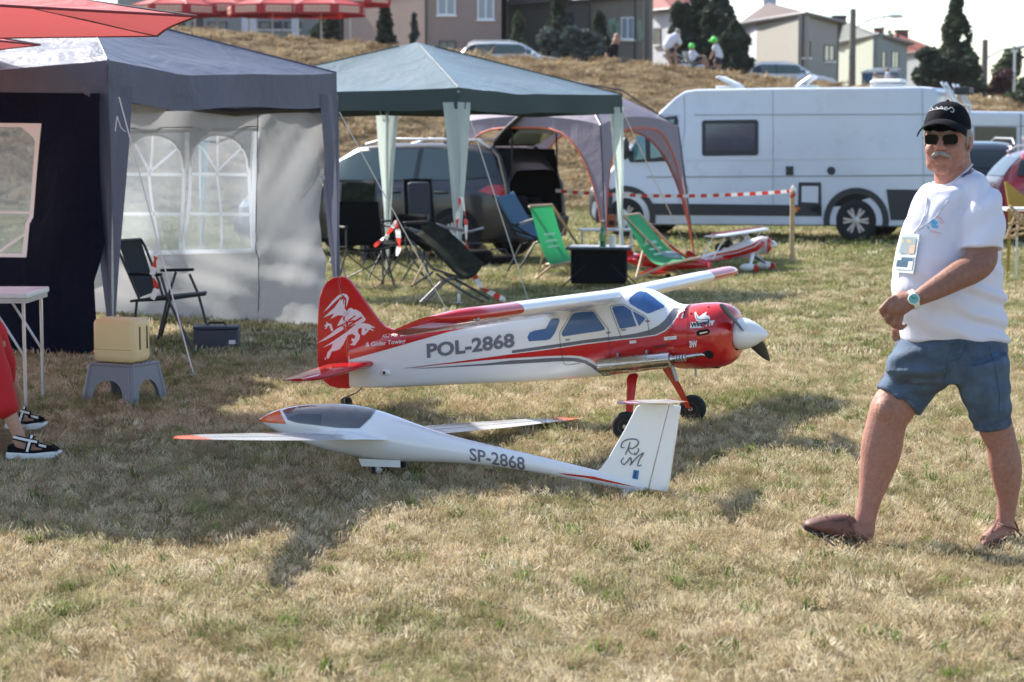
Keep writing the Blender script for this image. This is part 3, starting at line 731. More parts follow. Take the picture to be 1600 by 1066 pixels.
lay([[crop3(*p) for p in [(805, 200), (870, 180), (1005, 182), (1000, 245), (880, 235), (815, 215)]]], GS(.0035), 'cockpit_shade_patch', mat('cockpit_shadow', (.035, .035, .045), .15, coat=.8), canopy, cut=5)  # dark patch laid on the canopy, painting the shaded cockpit inside
lay([[crop3(*p) for p in [(632, 216), (660, 195), (750, 158), (765, 190), (790, 238), (700, 232), (640, 224)]]], GS(.002), 'nose_patch', M['orange_paint'], glider, cut=5)
letter('SP-2868', crop4(328, 412), crop4(628, 466), 18.5, GS(.002), 'registration_lettering', M['decal_grey'], glider, bold=.015, vdir=(-.05, -1))
lay([[crop4(*p) for p in [(808, 483), (850, 487), (1000, 503), (1240, 562), (1100, 538), (950, 508), (850, 494)]]], GS(.002), 'red_stripe', M['red_paint'], glider, cut=6)
# wings set on the shoulder
xr0, zr0 = gl(505, 671, -.07); xr1, _ = gl(652, 690, -.07)
def gwing(sgn):
    half = 2.17; rings = []; root = .33
    xle = gl(520, 674, -.06)[0]; zr = gl(590, 684, -.08)[1]
    for i in range(31):
        t = i / 30; ch = interp(t, [(0, .40), (.05, .30), (.10, .275), (.55, .235), (.8, .17), (.93, .11), (1, .03)])
        x = xle - interp(t, [(0, 0), (.5, .17), (.8, .30), (.93, .39), (1, .48)]); z = zr + .05 * t + .02 * t * t; th = ch * .13
        rings.append([Vector((x - ch * a, sgn * (.05 + t * (half - .05)), z + b * th)) for a, b in [(0, 0), (.02, .28), (.1, .55), (.3, .7), (.6, .45), (.85, .15), (1, 0), (.85, -.04), (.6, -.12), (.3, -.26), (.1, -.25), (.02, -.14)]])
    c = 27
    o = MB().loft(rings[:c]).build('wing', M['glider_white'], glider, smooth=50)
    MB().loft(rings[c - 1:]).build('wing_tip', M['orange_paint'], o, smooth=50)
    mb = MB()
    for a, b in zip(rings[3:26], rings[4:27]): mb.tube([lerp(a[4], a[5], .3) + Vector((0, 0, .001)), lerp(b[4], b[5], .3) + Vector((0, 0, .001))], .0008, 4)
    mb.build('aileron_gap', mat('gap_grey', (.35, .35, .35)), o)
    return o
gwing(1); gwing(-1)
# fin, rudder, tailplane
def gp(px, py, y=0): x, z = gl(px, py, y); return Vector((x, y, z))
def gslab(pts, thick, name, m, par, bev=.004):
    q = [gp(*p) - Vector((0, thick / 2, 0)) for p in pts]; return MB().prism(q, (0, thick, 0)).build(name, m, par, bevel=bev)
gfin = gslab([crop4(*p) for p in [(985, 480), (1020, 474), (1045, 455), (1090, 390), (1170, 250), (1235, 125), (1262, 105), (1412, 110), (1300, 570), (1120, 560)]], .022, 'tail_fin', M['glider_white'], glider)
gslab([crop4(*p) for p in [(1414, 110), (1474, 120), (1440, 350), (1405, 588), (1302, 574)]], .016, 'rudder', M['glider_white'], glider)
tpz = gp(*crop4(1330, 98)); rings = []
for i in range(17):
    t = abs(i - 8) / 8; s_ = (1 if i >= 8 else -1); ch = lerp(.17, .085, t) * (1 - .5 * max(0, (t - .85) / .15) ** 2); x = tpz.x + .085 - .045 * t
    rings.append([Vector((x - ch * a, s_ * t * .40, tpz.z + b * .014)) for a, b in [(0, 0), (.05, .4), (.3, .6), (.7, .3), (1, 0), (.7, -.3), (.3, -.5), (.05, -.4)]])
tp = MB().loft(rings).build('tailplane', M['glider_white'], glider, smooth=50)
for s_, rr in ((-1, rings[:3]), (1, rings[-3:])):
    MB().loft([[p + Vector((0, 0, .0)) + (p - sum(r, Vector()) / 8) * .06 for p in r] for r in rr]).build('red_tip', M['red_paint'], tp, smooth=50)
FG = bvh_of([gfin]); fg = skin(FG, .002)
def script(strokes, wd, name, m, par, fn):
    for s_ in strokes:
        # Catmull-Rom through the points
        P = [s_[0]] + s_ + [s_[-1]]; out = []
        for i in range(1, len(P) - 2):
            for k in range(5):
                t = k / 5; p0, p1, p2, p3 = [Vector(q) for q in P[i - 1:i + 3]]
                out.append(.5 * ((2 * p1) + (p2 - p0) * t + (2 * p0 - 5 * p1 + 4 * p2 - p3) * t * t + (3 * p1 - p0 - 3 * p2 + p3) * t ** 3))
        out.append(Vector(P[-1])); pts = [fn(*q) for q in out]; pts = [p for p in pts if p]
        if len(pts) > 1: MB().tube(pts, [wd * (.5 + .5 * sin(pi * i / (len(pts) - 1)) ** .5) for i in range(len(pts))], 5).build(name, m, par, world=True)
c4 = lambda L_: [crop4(*p) for p in L_]
script([c4([(1170, 345), (1150, 345), (1160, 315), (1195, 300), (1235, 303), (1243, 325), (1215, 350), (1190, 350), (1200, 375), (1222, 385)]),
        c4([(1200, 315), (1188, 350), (1172, 385)]),
        c4([(1222, 370), (1228, 385), (1245, 360), (1240, 350)]),
        c4([(1165, 400), (1150, 420), (1165, 438), (1185, 420), (1200, 400), (1205, 425), (1200, 440), (1235, 400), (1272, 375), (1250, 410), (1240, 445), (1262, 440)])],
       .0032, 'monogram', M['decal_grey'], gfin, fg)
lay([c4([(1218, 466), (1248, 472), (1240, 520), (1210, 514)])], fg, 'blue_sticker', mat('sticker_blue', (.02, .16, .45), .4), gfin, cut=5)
lay([c4([(1226, 474), (1232, 475), (1226, 512), (1220, 511)])], skin(FG, .003), 'sticker_mark', M['decal_dark'], gfin, cut=5)
# tail skid, rudder horn, retracted wheel and doors
MB().ell(gp(*crop4(1190, 585)) , (.035, .012, .02), 12, 7).build('tail_skid', M['white_plastic'], glider)
a, b = gp(*crop4(1240, 545), -.02), gp(*crop4(1322, 556), -.03)
MB().tube([a, b], [.004, .002], 6).build('pushrod', M['white_plastic'], glider)
wc = gp(*crop3(1345, 518)); wc.z = gp(*crop3(1345, 512)).z
wl = MB().lathe(Vector((wc.x, -.02, wc.z)), (0, 1, 0), [(0, .014), (0, .035), (.008, .043), (.022, .043), (.030, .035), (.030, .014)], 24).build('main_wheel', M['black_rubber'], glider, smooth=50)
MB().lathe(Vector((wc.x, -.022, wc.z)), (0, 1, 0), [(0, 0), (0, .012), (.002, .016), (.032, .016), (.034, 0)], 16).build('hub', M['alu'], wl)
for off in (-.045, .045):
    q = [gp(*crop3(*p), off) for p in [(1222, 445), (1470, 455), (1470, 497), (1240, 490)]]
    MB().prism(q, (0, .004, 0)).build('wheel_door', M['white_plastic'], glider)
mb = MB(); mb.tube([Vector((wc.x, -.03, wc.z)), Vector((wc.x + .03, -.03, wc.z + .10))], .005, 6); mb.tube([Vector((wc.x, .03, wc.z)), Vector((wc.x + .03, .03, wc.z + .10))], .005, 6); mb.build('wheel_fork', M['dull_metal'], glider)
MB().box(gp(*crop3(1482, 478), -.03), (.025, .03, .03)).build('door_servo', M['black_plastic'], glider)
# ------------------------------------------------------------ cloth roofs
def cloth_mat(name, col, trans=.25, rough=.75, var=.06, wr=.5):
    m = mat(name, col, rough, var=var, vscale=3, trans=trans, spec=.35); t = m.node_tree; N = t.nodes; L = t.links; b = N['Principled BSDF']
    tc = N.new('ShaderNodeTexCoord'); n = N.new('ShaderNodeTexNoise'); n.inputs['Scale'].default_value = 2.2; n.inputs['Detail'].default_value = 5; n.inputs['Distortion'].default_value = 1.2
    mp = N.new('ShaderNodeMapping'); mp.inputs['Scale'].default_value = (1, 1, .7); L.new(tc.outputs['Object'], mp.inputs[0]); L.new(mp.outputs[0], n.inputs['Vector'])
    v = N.new('ShaderNodeTexNoise'); v.inputs['Scale'].default_value = 11; v.inputs['Detail'].default_value = 3; L.new(tc.outputs['Object'], v.inputs['Vector'])
    a = N.new('ShaderNodeMath'); a.operation = 'MULTIPLY_ADD'; L.new(v.outputs[0], a.inputs[0]); a.inputs[1].default_value = .16; L.new(n.outputs[0], a.inputs[2])
    bp = N.new('ShaderNodeBump'); bp.inputs['Strength'].default_value = wr; bp.inputs['Distance'].default_value = .12; L.new(a.outputs[0], bp.inputs['Height']); L.new(bp.outputs[0], b.inputs['Normal'])
    return m
def film_mat(name):
    m = bpy.data.materials.new(name); m.use_nodes = True; t = m.node_tree; N = t.nodes; L = t.links; b = N['Principled BSDF']
    b.inputs['Base Color'].default_value = (.50, .60, .72, 1); b.inputs['Roughness'].default_value = .15
    tl = N.new('ShaderNodeBsdfTranslucent'); tl.inputs[0].default_value = (.75, .80, .86, 1)
    m1 = N.new('ShaderNodeMixShader'); m1.inputs[0].default_value = .6; L.new(b.outputs[0], m1.inputs[1]); L.new(tl.outputs[0], m1.inputs[2])
    tr = N.new('ShaderNodeBsdfTransparent'); tr.inputs[0].default_value = (.84, .90, .97, 1); ms = N.new('ShaderNodeMixShader'); ms.inputs[0].default_value = .50
    L.new(tr.outputs[0], ms.inputs[1]); L.new(m1.outputs[0], ms.inputs[2]); L.new(ms.outputs[0], N['Material Output'].inputs[0])
    tc = N.new('ShaderNodeTexCoord'); n = N.new('ShaderNodeTexNoise'); n.inputs['Scale'].default_value = 5; n.inputs['Distortion'].default_value = 1.5; L.new(tc.outputs['Object'], n.inputs['Vector'])
    bp = N.new('ShaderNodeBump'); bp.inputs['Strength'].default_value = .35; bp.inputs['Distance'].default_value = .1; L.new(n.outputs[0], bp.inputs['Height']); L.new(bp.outputs[0], b.inputs['Normal'])
    return m
M['tent_grey'] = cloth_mat('tent_grey', (.115, .125, .175), .22, .42, wr=.3)
M['tent_navy'] = cloth_mat('tent_navy', (.005, .007, .020), .0, .8)
M['tent_navy'].node_tree.nodes['Principled BSDF'].inputs['Specular IOR Level'].default_value = .08
M['tent_green'] = cloth_mat('tent_green', (.125, .165, .168), .12, .28, wr=.22)
M['tent_lilac'] = cloth_mat('tent_lilac', (.27, .235, .285), .25, .6, wr=.25)
M['tent_white'] = cloth_mat('tent_white', (.50, .50, .50), .28, .6, wr=.3)
M['tent_sleeve'] = cloth_mat('tent_sleeve', (.50, .57, .54), .3, .6, wr=.3)
M['piping'] = mat('orange_piping', (.60, .12, .05), .6)
M['parasol_red'] = cloth_mat('parasol_red', (.62, .13, .13), .25, .7)
M['pvc'] = film_mat('clear_window_film')
M['white_bar'] = mat('white_bar', (.82, .82, .80), .5); M['tent_bar'] = mat('tent_bar', (.85, .85, .84), .5, trans=.55)
M['rope'] = mat('rope', (.66, .64, .60), .8)
def wob(x, y, z, a): return noise.noise(Vector((x, y, z))) * a
def gazebo(name, label, corners, eave, apex_z, val, mroof, mval, mlegs, mpole, sag=.05, legw=.16, group=None, leg_len=None, dome=False, valance=True, sleeve=True):
    c = sum((Vector((p[0], p[1], 0)) for p in corners), Vector()) / 4
    root = thing(name, label, 'tent', c, 0, group)
    P = [Vector((p[0], p[1], 0)) - c for p in corners]
    rs = []
    nx = 18
    for k in range(4):
        a, b = P[k], P[(k + 1) % 4]
        def F(u, v, a=a, b=b, k=k):
            e = lerp(a, b, u); q = e * (1 - v); z = eave + (apex_z - eave) * (v if not dome else (1 - (1 - v) ** 1.8))
            s_ = sin(pi * u); z -= sag * s_ * (1 - v) * (1 + .3 * sin(7 * u)) + .02 * s_ * sin(pi * v)
            z += wob(q.x * 2 + k, q.y * 2, 5, .018) * (1 - v) * s_
            q = q * (1 - .02 * s_ * (1 - v)); return Vector((q.x, q.y, z))
        o = MB().grid(F, nx, 16).build('roof_panel', mroof, root, smooth=60)
        MB().tube([F(0, v / 12) + Vector((0, 0, .003)) for v in range(12)], .006, 5).build('roof_seam', mval, root, smooth=60)
        if valance:
            n_ = Vector(((b - a).y, -(b - a).x, 0)).normalized(); n_ = n_ if n_.dot(a + b) > 0 else -n_
            def G(u, v, a=a, b=b, n_=n_, F=F):
                p = F(u, 0); p = p + n_ * (.003 + .02 * v * sin(u * 17 + k) * sin(pi * u)); p.z -= val * v * (1 + .05 * sin(u * 9)); return p
            MB().grid(G, 28, 5).build('valance', mval, root, smooth=60)
    for k in range(4):
        a = P[k]
        top = Vector((a.x * .985, a.y * .985, eave - .03)); bot = Vector((a.x * 1.0, a.y * 1.0, 0))
        mb = MB(); mb.tube([bot, top], .016, 4); 
        pole = mb.build('pole', mpole, root, smooth=0)
        MB().box(bot + Vector((0, 0, .012)), (.09, .09, .012)).build('foot_plate', mpole, pole)
        if sleeve:
            d1 = (P[(k + 1) % 4] - a).normalized(); d2 = (P[(k - 1) % 4] - a).normalized()
            for d in (d1, d2):
                def S(u, v, a=a, d=d):
                    w_ = legw * max(.0, 1 - (1.0 if legw > .19 else 1.25) * v) + .022; q = a * 1.006 + d * (u * w_); q = q + Vector((d.y, -d.x, 0)) * (.012 * sin(u * 7 + v * 5))
                    return Vector((q.x, q.y, lerp(eave - val * .7, .1 if leg_len is None else leg_len, v)))
                MB().grid(S, 6, 14).build('leg_sleeve', mlegs, pole, smooth=60)
    return root, P, c

# --- green gazebo
GC = [(-.52, 19.5), (1.22, 22.2), (-1.62, 24.0), (-3.35, 21.2)]
GC = [(-.52, 19.5), (1.22, 22.2), (-1.50, 23.9), (-3.30, 21.2)]
green, _, gcen = gazebo('garden_gazebo', 'green gazebo with pale leg sleeves between the grey tent and the lilac one', GC, 2.11, 2.66, .20, M['tent_green'], mat('green_valance', (.012, .035, .035), .6, var=.15), M['tent_sleeve'], M['alu'], sag=.03, legw=.17)
# frame bars under the roof
for k in range(4):
    a, b = Vector(GC[k]), Vector(GC[(k + 1) % 4])
    a_, b_ = lerp(a, Vector((gcen.x, gcen.y)), .03), lerp(b, Vector((gcen.x, gcen.y)), .03)
    MB().tube([(a_.x, a_.y, 1.99), (b_.x, b_.y, 1.99)], .014, 6).build('roof_bar', M['alu'], green, world=True)
    MB().tube([(a.x, a.y, 2.07), (gcen.x, gcen.y, 2.62)], .012, 6).build('roof_bar', M['alu'], green, world=True)
pts = [at(585, 150, 24), at(590, 163, 24), at(592, 172, 24), at(588, 175, 24), at(584, 170, 24), at(585, 160, 24)]
MB().tube(pts, .012, 6).build('hanging_strap', M['black_plastic'], green, world=True)

# --- grey and navy gazebo
P1 = Vector((-2.93, 14.55, 0)); P2 = Vector((-1.50, 17.15, 0)); P3_ = P2 + Vector((-2.62, 1.44, 0)); P4 = P1 + Vector((-2.62, 1.44, 0))
grey, _, _c = gazebo('party_tent', 'grey party tent with one navy window wall and one white window wall on the left', [P1, P2, P3_, P4], 2.17, 2.68, .27, M['tent_grey'], M['tent_grey'], M['tent_grey'], M['dull_metal'], sag=.07, legw=.24)
# navy wall on the left face (P1 -> P4)
nd = (P4 - P1).normalized(); nn = Vector((nd.y, -nd.x, 0)); nn = nn if nn.y < 0 else -nn
def onwall(P, d, n):
    def fn(px, py):
        p = onpl(px, py, P, n); s = (p - P).dot(d)
        b = .035 * sin(s * 3.1 + p.z * 1.2) + wob(s * 1.6, p.z * .9, 4, .09) + .05 * sin((p.z - 1.0) * 2 + s * 2) * (1 if p.z < 1 else .3)
        return p + n * b
    return fn
nf = onwall(P1 + nn * .02, nd, nn)
def wallpatch(fn, poly, name, m, par, cut=10): return lay([poly], fn, name, m, par, cut=cut, smooth=60)
for poly in ([(-420, 140), (158, 146), (162, 240), (168, 380), (160, 415), (152, 440), (150, 500), (146, 562), (-420, 545), (-420, 395), (42, 401), (52, 300), (62, 195), (-420, 188)],):
    wallpatch(nf, poly, 'navy_wall', M['tent_navy'], grey)
nw = wallpatch(nf, [(-420, 184), (62, 194), (52, 300), (42, 402), (-420, 396)], 'wall_window', M['pvc'], grey)
fn2 = lambda px, py: nf(px, py) + nn * .004
for poly in ([(62, 193), (55, 270), (45, 402), (37, 402), (46, 280), (54, 196)], [(-200, 190), (62, 193), (62, 199), (-200, 197)], [(-200, 394), (42, 396), (42, 402), (-200, 400)], [(-200, 326), (46, 331), (46, 335), (-200, 331)], [(62, 195), (57, 232), (48, 215), (30, 200), (20, 196)], [(0, 392), (20, 376), (44, 362), (44, 366), (22, 381), (4, 395)]):
    wallpatch(fn2, poly, 'window_bar', M['white_bar'], nw)
# white wall on the back-right face (P2 -> P3), seen from inside
wd = (P3_ - P2).normalized(); wn_ = Vector((wd.y, -wd.x, 0)); wn_ = wn_ if wn_.y < 0 else -wn_
def wf_(px, py):
    p = onpl(px, py, P2, wn_); s = (p - P2).dot(wd)
    b = .02 * sin(s * 5 + p.z * 2) + wob(s * 2.2, p.z * 1.5, 9, .07)
    if p.z < .8: b += .05 * sin(p.z * 9 + s * 1.5) * (.8 - p.z) + .022 * sin(p.z * 24 - s * 7 + wob(s, p.z, 2, 3)) * max(0, sin(pi * p.z / .8))
    if px > 408: b += wob(px * .05 + py * .03, py * .006, 3, .02)
    return p + wn_ * (b + .05)
PATCH = [
 [(110, 150), (200, 158), (300, 166), (408, 170), (408, 201), (193, 204), (110, 206)],
 [(110, 206), (193, 204), (183, 398), (110, 396)],
 [(110, 396), (183, 398), (404, 392), (409, 402), (411, 440), (414, 505), (300, 500), (110, 489)],
 [(408, 170), (440, 172), (480, 176), (512, 178), (514, 230), (508, 300), (503, 340), (512, 420), (520, 512), (460, 509), (414, 505), (411, 440), (409, 402), (404, 392), (405, 300), (408, 201)]]
for poly in PATCH: wallpatch(wf_, poly, 'white_wall', M['tent_white'], grey)
ww = wallpatch(wf_, [(193, 204), (408, 201), (405, 300), (404, 392), (183, 398)], 'wall_window', M['pvc'], grey)
wf2 = lambda px, py: wf_(px, py) + wn_ * .006
def bar(pts, wpx, name='window_bar', m='tent_bar'):
    L_ = []; R_ = []
    for i, p in enumerate(pts):
        a = Vector(pts[max(i - 1, 0)]); b = Vector(pts[min(i + 1, len(pts) - 1)]); d = (b - a).normalized(); n = Vector((-d.y, d.x)) * wpx / 2
        L_.append(tuple(Vector(p) + n)); R_.append(tuple(Vector(p) - n))
    wallpatch(wf2, L_ + R_[::-1], name, M[m], ww, 8)
bar([(183, 396), (404, 391)], 7); bar([(193, 206), (408, 203)], 5, m='tent_white'); bar([(405, 201), (403, 300), (402, 392)], 7)
for x0, x1, xb0, xb1 in ((198, 289, 189, 292), (302, 395, 305, 398)):
    cx = (x0 + x1) / 2; r = (x1 - x0) / 2
    arch = [(x0 - 3, 390), (x0 - 1, 270)] + [(cx - r * cos(a), 262 - 52 * sin(a)) for a in [pi * k / 12 for k in range(13)]] + [(x1 + 1, 270), (x1 + 4, 388)]
    bar(arch, 5)
    bar([(x0, 272), (x1, 273)], 5); bar([(x0 - 1, 334), (x1 + 2, 335)], 5)
    bar([(cx - 3, 268), (cx, 330), (cx + 4, 390)], 4); bar([(cx - 1, 270), (cx + 1, 212)], 3.5)
    bar([(cx - 2, 268), (cx - r * .62, 222)], 3.5); bar([(cx - 1, 268), (cx + r * .85, 228)], 3.5)
    # spandrels of milky film above the arch
    wallpatch(lambda px, py: wf_(px, py) + wn_ * .004, [(x0 - 2, 207), (x1 + 3, 205), (x1 + 2, 262)] + [(cx + r * cos(a), 262 - 50 * sin(a)) for a in [pi * k / 12 for k in range(13)]] + [(x0 - 2, 262)], 'window_surround', M['tent_white'], ww, 8)
MB().tube([wf2(408, 172), wf2(407, 240), wf2(405, 330), wf2(404, 390), wf2(409, 402), wf2(411, 450), wf2(415, 503)], .004, 5).build('wall_seam', M['line_dark'], grey, world=True)
MB().tube([wf2(194, 201), wf2(300, 199), wf2(408, 198)], .004, 5).build('wall_seam', M['line_dark'], grey, world=True)
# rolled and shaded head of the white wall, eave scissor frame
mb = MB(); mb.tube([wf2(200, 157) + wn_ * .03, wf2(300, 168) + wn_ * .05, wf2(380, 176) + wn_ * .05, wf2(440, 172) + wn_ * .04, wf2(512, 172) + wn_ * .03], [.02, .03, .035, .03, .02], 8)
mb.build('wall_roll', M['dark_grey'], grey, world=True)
for a, b in ((P1, P2), (P2, P3_), (P1, P4), (P3_, P4)):
    a_ = lerp(a, b, .02); b_ = lerp(a, b, .98); m_ = lerp(a, b, .5)
    for z0, z1 in ((1.98, 1.72), (1.72, 1.98)):
        for s_, e in ((a_, m_), (m_, b_)):
            q = [Vector((s_.x, s_.y, z0 if s_ is a_ else z1)), Vector((e.x, e.y, z1 if s_ is a_ else z0))]
    cc_ = (P1 + P3_) / 2; a_, b_ = lerp(a, cc_, .04), lerp(b, cc_, .04)
    MB().tube([(a_.x, a_.y, 2.0), (b_.x, b_.y, 2.0)], .012, 6).build('frame_bar', M['dull_metal'], grey, world=True)
MB().tube([at(183, 182, 14.45), at(180, 205, 14.4)], .004, 5).build('tie_cord', M['rope'], grey, world=True)
MB().tube([at(183, 182, 14.45), at(189, 200, 14.45), at(196, 206, 14.5)], .004, 5).build('tie_cord', M['rope'], grey, world=True)
MB().box(wf2(511, 277) + wn_ * .02, (.04, .01, .045)).build('care_label', M['white_bar'], grey, world=True)

# --- lilac pavilion with orange piping
LC = [Vector((1.18, 24.9, 0)), Vector((2.58, 28.2, 0)), Vector((.20, 30.3, 0)), Vector((-1.13, 27.2, 0))]
lc = sum(LC, Vector()) / 4
lil = thing('pavilion_tent', 'lilac arched pavilion tent with orange piping behind the green gazebo', 'tent', lc)
def lk(p, z=0): return Vector((p.x, p.y, z)) - lc
in_ = [lerp(p, lc, .13) for p in LC]                   # eave corners stand inside the splayed feet
EZ = 1.80; AZ = 2.44
for k in range(4):
    a, b = in_[k] - lc, in_[(k + 1) % 4] - lc
    def F(u, v, a=a, b=b):
        e = lerp(a, b, u) * (1 - v); return Vector((e.x, e.y, EZ + .13 * sin(pi * u) ** .7 * (1 - v) + (AZ - EZ) * (1 - (1 - v) ** 1.45)))
    MB().grid(F, 12, 12).build('roof_panel', M['tent_lilac'], lil, smooth=60)
    A, B = LC[k] - lc, LC[(k + 1) % 4] - lc
    # arch wall: fabric between the eave and the arch, running down both legs
    def arch(u):  # height of the opening under the eave at u
        w_ = abs(2 * u - 1); return 1.62 * (1 - max(0, (w_ - .0)) ** 3.2) if w_ < .93 else max(0, 1.62 * (1 - w_ ** 3.2))
    def W(u, v, a=a, b=b, A=A, B=B):
        # v=0 eave, v=1 arch edge
        w_ = abs(2 * u - 1); zt = EZ + .13 * sin(pi * u) ** .7; zb = 1.78 * (1 - w_ ** 4) ** .55 if w_ < 1 else 0
        if u == 0 or u == 1: zb = 0.02
        z = lerp(zt, zb, v); f = z / EZ; e = lerp(lerp(A, B, u), lerp(a, b, u), min(1, f)); return Vector((e.x, e.y, z))
    us = [0, .012, .03, .055, .09, .13, .18, .24, .31, .4, .5, .6, .69, .76, .82, .87, .91, .945, .97, .988, 1]
    mb = MB(); nv = 10; vs = [W(u, j / nv) for j in range(nv + 1) for u in us]; n = len(us)
    mb.add(vs, [(j * n + i, j * n + i + 1, (j + 1) * n + i + 1, (j + 1) * n + i) for j in range(nv) for i in range(n - 1)])
    wl_ = mb.build('arch_wall', M['tent_lilac'], lil, smooth=60)
    MB().tube([W(u, 1) for u in us], .013, 6).build('piping', M['piping'], wl_)
    MB().tube([A + Vector((0, 0, .0)), lerp(A, a, .5) + Vector((0, 0, .95)), a + Vector((0, 0, EZ)), lerp(a, Vector(), .5) + Vector((0, 0, lerp(EZ, AZ, .8))), Vector((0, 0, AZ))], .012, 6).build('pole', M['dark_grey'], lil)
lb = bvh_of([o for o in KIDS(lil) if o.name.startswith('roof')])
script([[(815, 172), (822, 168), (830, 172), (838, 168), (848, 172)], [(815, 175), (850, 175)]], .012, 'roof_logo', M['decal_white'], lil, skin(lb, .01))

# --- red parasols
def parasol(name, label, c, R, zr, za, m, rot=0, sides=8, group=None, pole=True, val=0, cat='parasol', signs=False, base=0):
    root = thing(name, label, cat, c, rot, group)
    V_ = [Vector((R * cos(2 * pi * k / sides), R * sin(2 * pi * k / sides), zr)) for k in range(sides)]
    for k in range(sides):
        a, b = V_[k], V_[(k + 1) % sides]
        def F(u, v, a=a, b=b):
            p = lerp(a, b, u) * (1 - v) ; p.z = zr + (za - zr) * (v ** 1.12) - .05 * sin(pi * u) * sin(pi * v) - .03 * sin(pi * u) * (v * 0)
            q = .018 * sin(pi * u) * (1 - v); p.x *= (1 - q); p.y *= (1 - q); return p
        pn = MB().grid(F, 8, 10).build('canopy_panel', m, root, smooth=60)
        MB().tube([a, lerp(a, Vector((0, 0, za)), .5) + Vector((0, 0, -.03)), Vector((0, 0, za - .02))], .009, 5).build('rib', M['dark_grey'], root)
        MB().tube([F(u / 8, 0) for u in range(9)], .008, 5).build('hem', M['parasol_hem'], pn)
        if val:
            def G(u, v, F=F):
                p = F(u, 0); p.z -= val * v; return p * 1 
            vp = MB().grid(G, 6, 2).build('valance', m, root)
            if signs:
                n_ = (a + b); n_.z = 0; n_.normalize()
                def H(u, v, F=F): p = F(.14 + .72 * u, 0); p.z -= val * (.18 + .62 * v); return p + n_ * .012
                MB().grid(H, 4, 1).build('sign_panel', M['cream'], vp)
                for q in range(11):
                    def J(u, v, F=F, q=q): p = F(.14 + .72 * ((q + .15 + .7 * u) / 11), 0); p.z -= val * (.28 + .42 * v); return p + n_ * .018
                    MB().add([J(0, 0), J(1, 0), J(1, 1), J(0, 1)] if q % 2 else [J(0, .0), J(.7, 0), J(1, 1), J(.3, 1)], [(0, 1, 2, 3)]).build('sign_letter', M['sign_red'], vp)
    if pole:
        MB().tube([(0, 0, base), (0, 0, za + .05)], .024, 10).build('pole', M['white_plastic'] if signs else M['wood'], root)
    return root
M['parasol_deep'] = mat('parasol_deep', (.42, .018, .025), .7, trans=.12); M['parasol_hem'] = mat('parasol_hem', (.16, .012, .02), .7); M['cream'] = mat('sign_cream', (.72, .52, .40), .6); M['sign_red'] = mat('sign_red', (.55, .22, .16), .6)
# ------------------------------------------------------------ everything along and behind the crest of the bank
def plateau(px, Y): x = (px - 800) * Y / FPX; return Vector((x, Y, ground_z(x, Y)))
M['wall_pink'] = mat('wall_pink', (.32, .24, .21), .85, var=.05, vscale=2, bump=.1)
M['wall_khaki'] = mat('wall_khaki', (.21, .18, .145), .9, var=.1, vscale=2)
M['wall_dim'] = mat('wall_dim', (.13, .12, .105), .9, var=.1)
M['wall_beige'] = mat('wall_beige', (.34, .32, .28), .85, var=.05, vscale=2)
M['wall_grey'] = mat('wall_grey', (.25, .27, .27), .85, var=.08)
M['wall_white'] = mat('wall_white', (.55, .57, .62), .8)
M['wall_green'] = mat('wall_green', (.30, .32, .26), .85, var=.05)
M['mural_green'] = mat('mural_green', (.22, .34, .24), .85)
M['roof_brown'] = mat('roof_brown', (.085, .055, .05), .8, var=.15, vscale=6, bump=.4, bscale=30)
M['roof_red'] = mat('roof_red', (.22, .06, .05), .8, var=.15, vscale=6, bump=.4, bscale=30)
M['roof_green'] = mat('roof_green', (.10, .115, .105), .7, var=.1)
M['brick'] = mat('chimney_brick', (.20, .075, .055), .9, var=.2, vscale=12)
M['pane'] = mat('window_pane', (.05, .07, .09), .12, spec=.8)
M['pane_light'] = mat('window_pane_light', (.28, .33, .38), .2)
M['frame_brown'] = mat('frame_brown', (.09, .04, .03), .6)
def window(root, px0, py0, px1, py1, P, n, frame='white_bar', pane='pane', mull=1, depth=.05):
    """a framed window set in the wall plane through P with normal n"""
    q = [onpl(x, y, P, n) for x, y in ((px0, py1), (px1, py1), (px1, py0), (px0, py0))]
    ux = (q[1] - q[0]); u = ux.normalized(); W = ux.length; H = (q[3] - q[0]).length; zz = Vector((0, 0, 1))
    def B(a0, a1, b0, b1, d0, d1):
        mb = MB(); o = q[0] + n * d0
        pts = [o + u * a0 + zz * b0, o + u * a1 + zz * b0, o + u * a1 + zz * b1, o + u * a0 + zz * b1]; mb.prism(pts, n * (d1 - d0)); return mb
    f = MB(); t = .06
    for a in ((0, t, 0, H), (W - t, W, 0, H), (t, W - t, 0, t), (t, W - t, H - t, H)):
        b = B(*a, -.01, depth); f.add(b.v, b.f)
    fo = f.build('window', M[frame], root, world=True, smooth=0)
    B(t, W - t, t, H - t, -.005, .015).build('pane', M[pane], fo, world=True, smooth=0)
    for k in range(mull):
        c = W * (k + 1) / (mull + 1); B(c - .03, c + .03, t, H - t, .015, depth - .008).build('mullion', M[frame], fo, world=True, smooth=0)
    B(-.06, W + .06, -.07, -.002, 0, .12).build('sill', M['white_bar'], fo, world=True, smooth=0)
    return fo
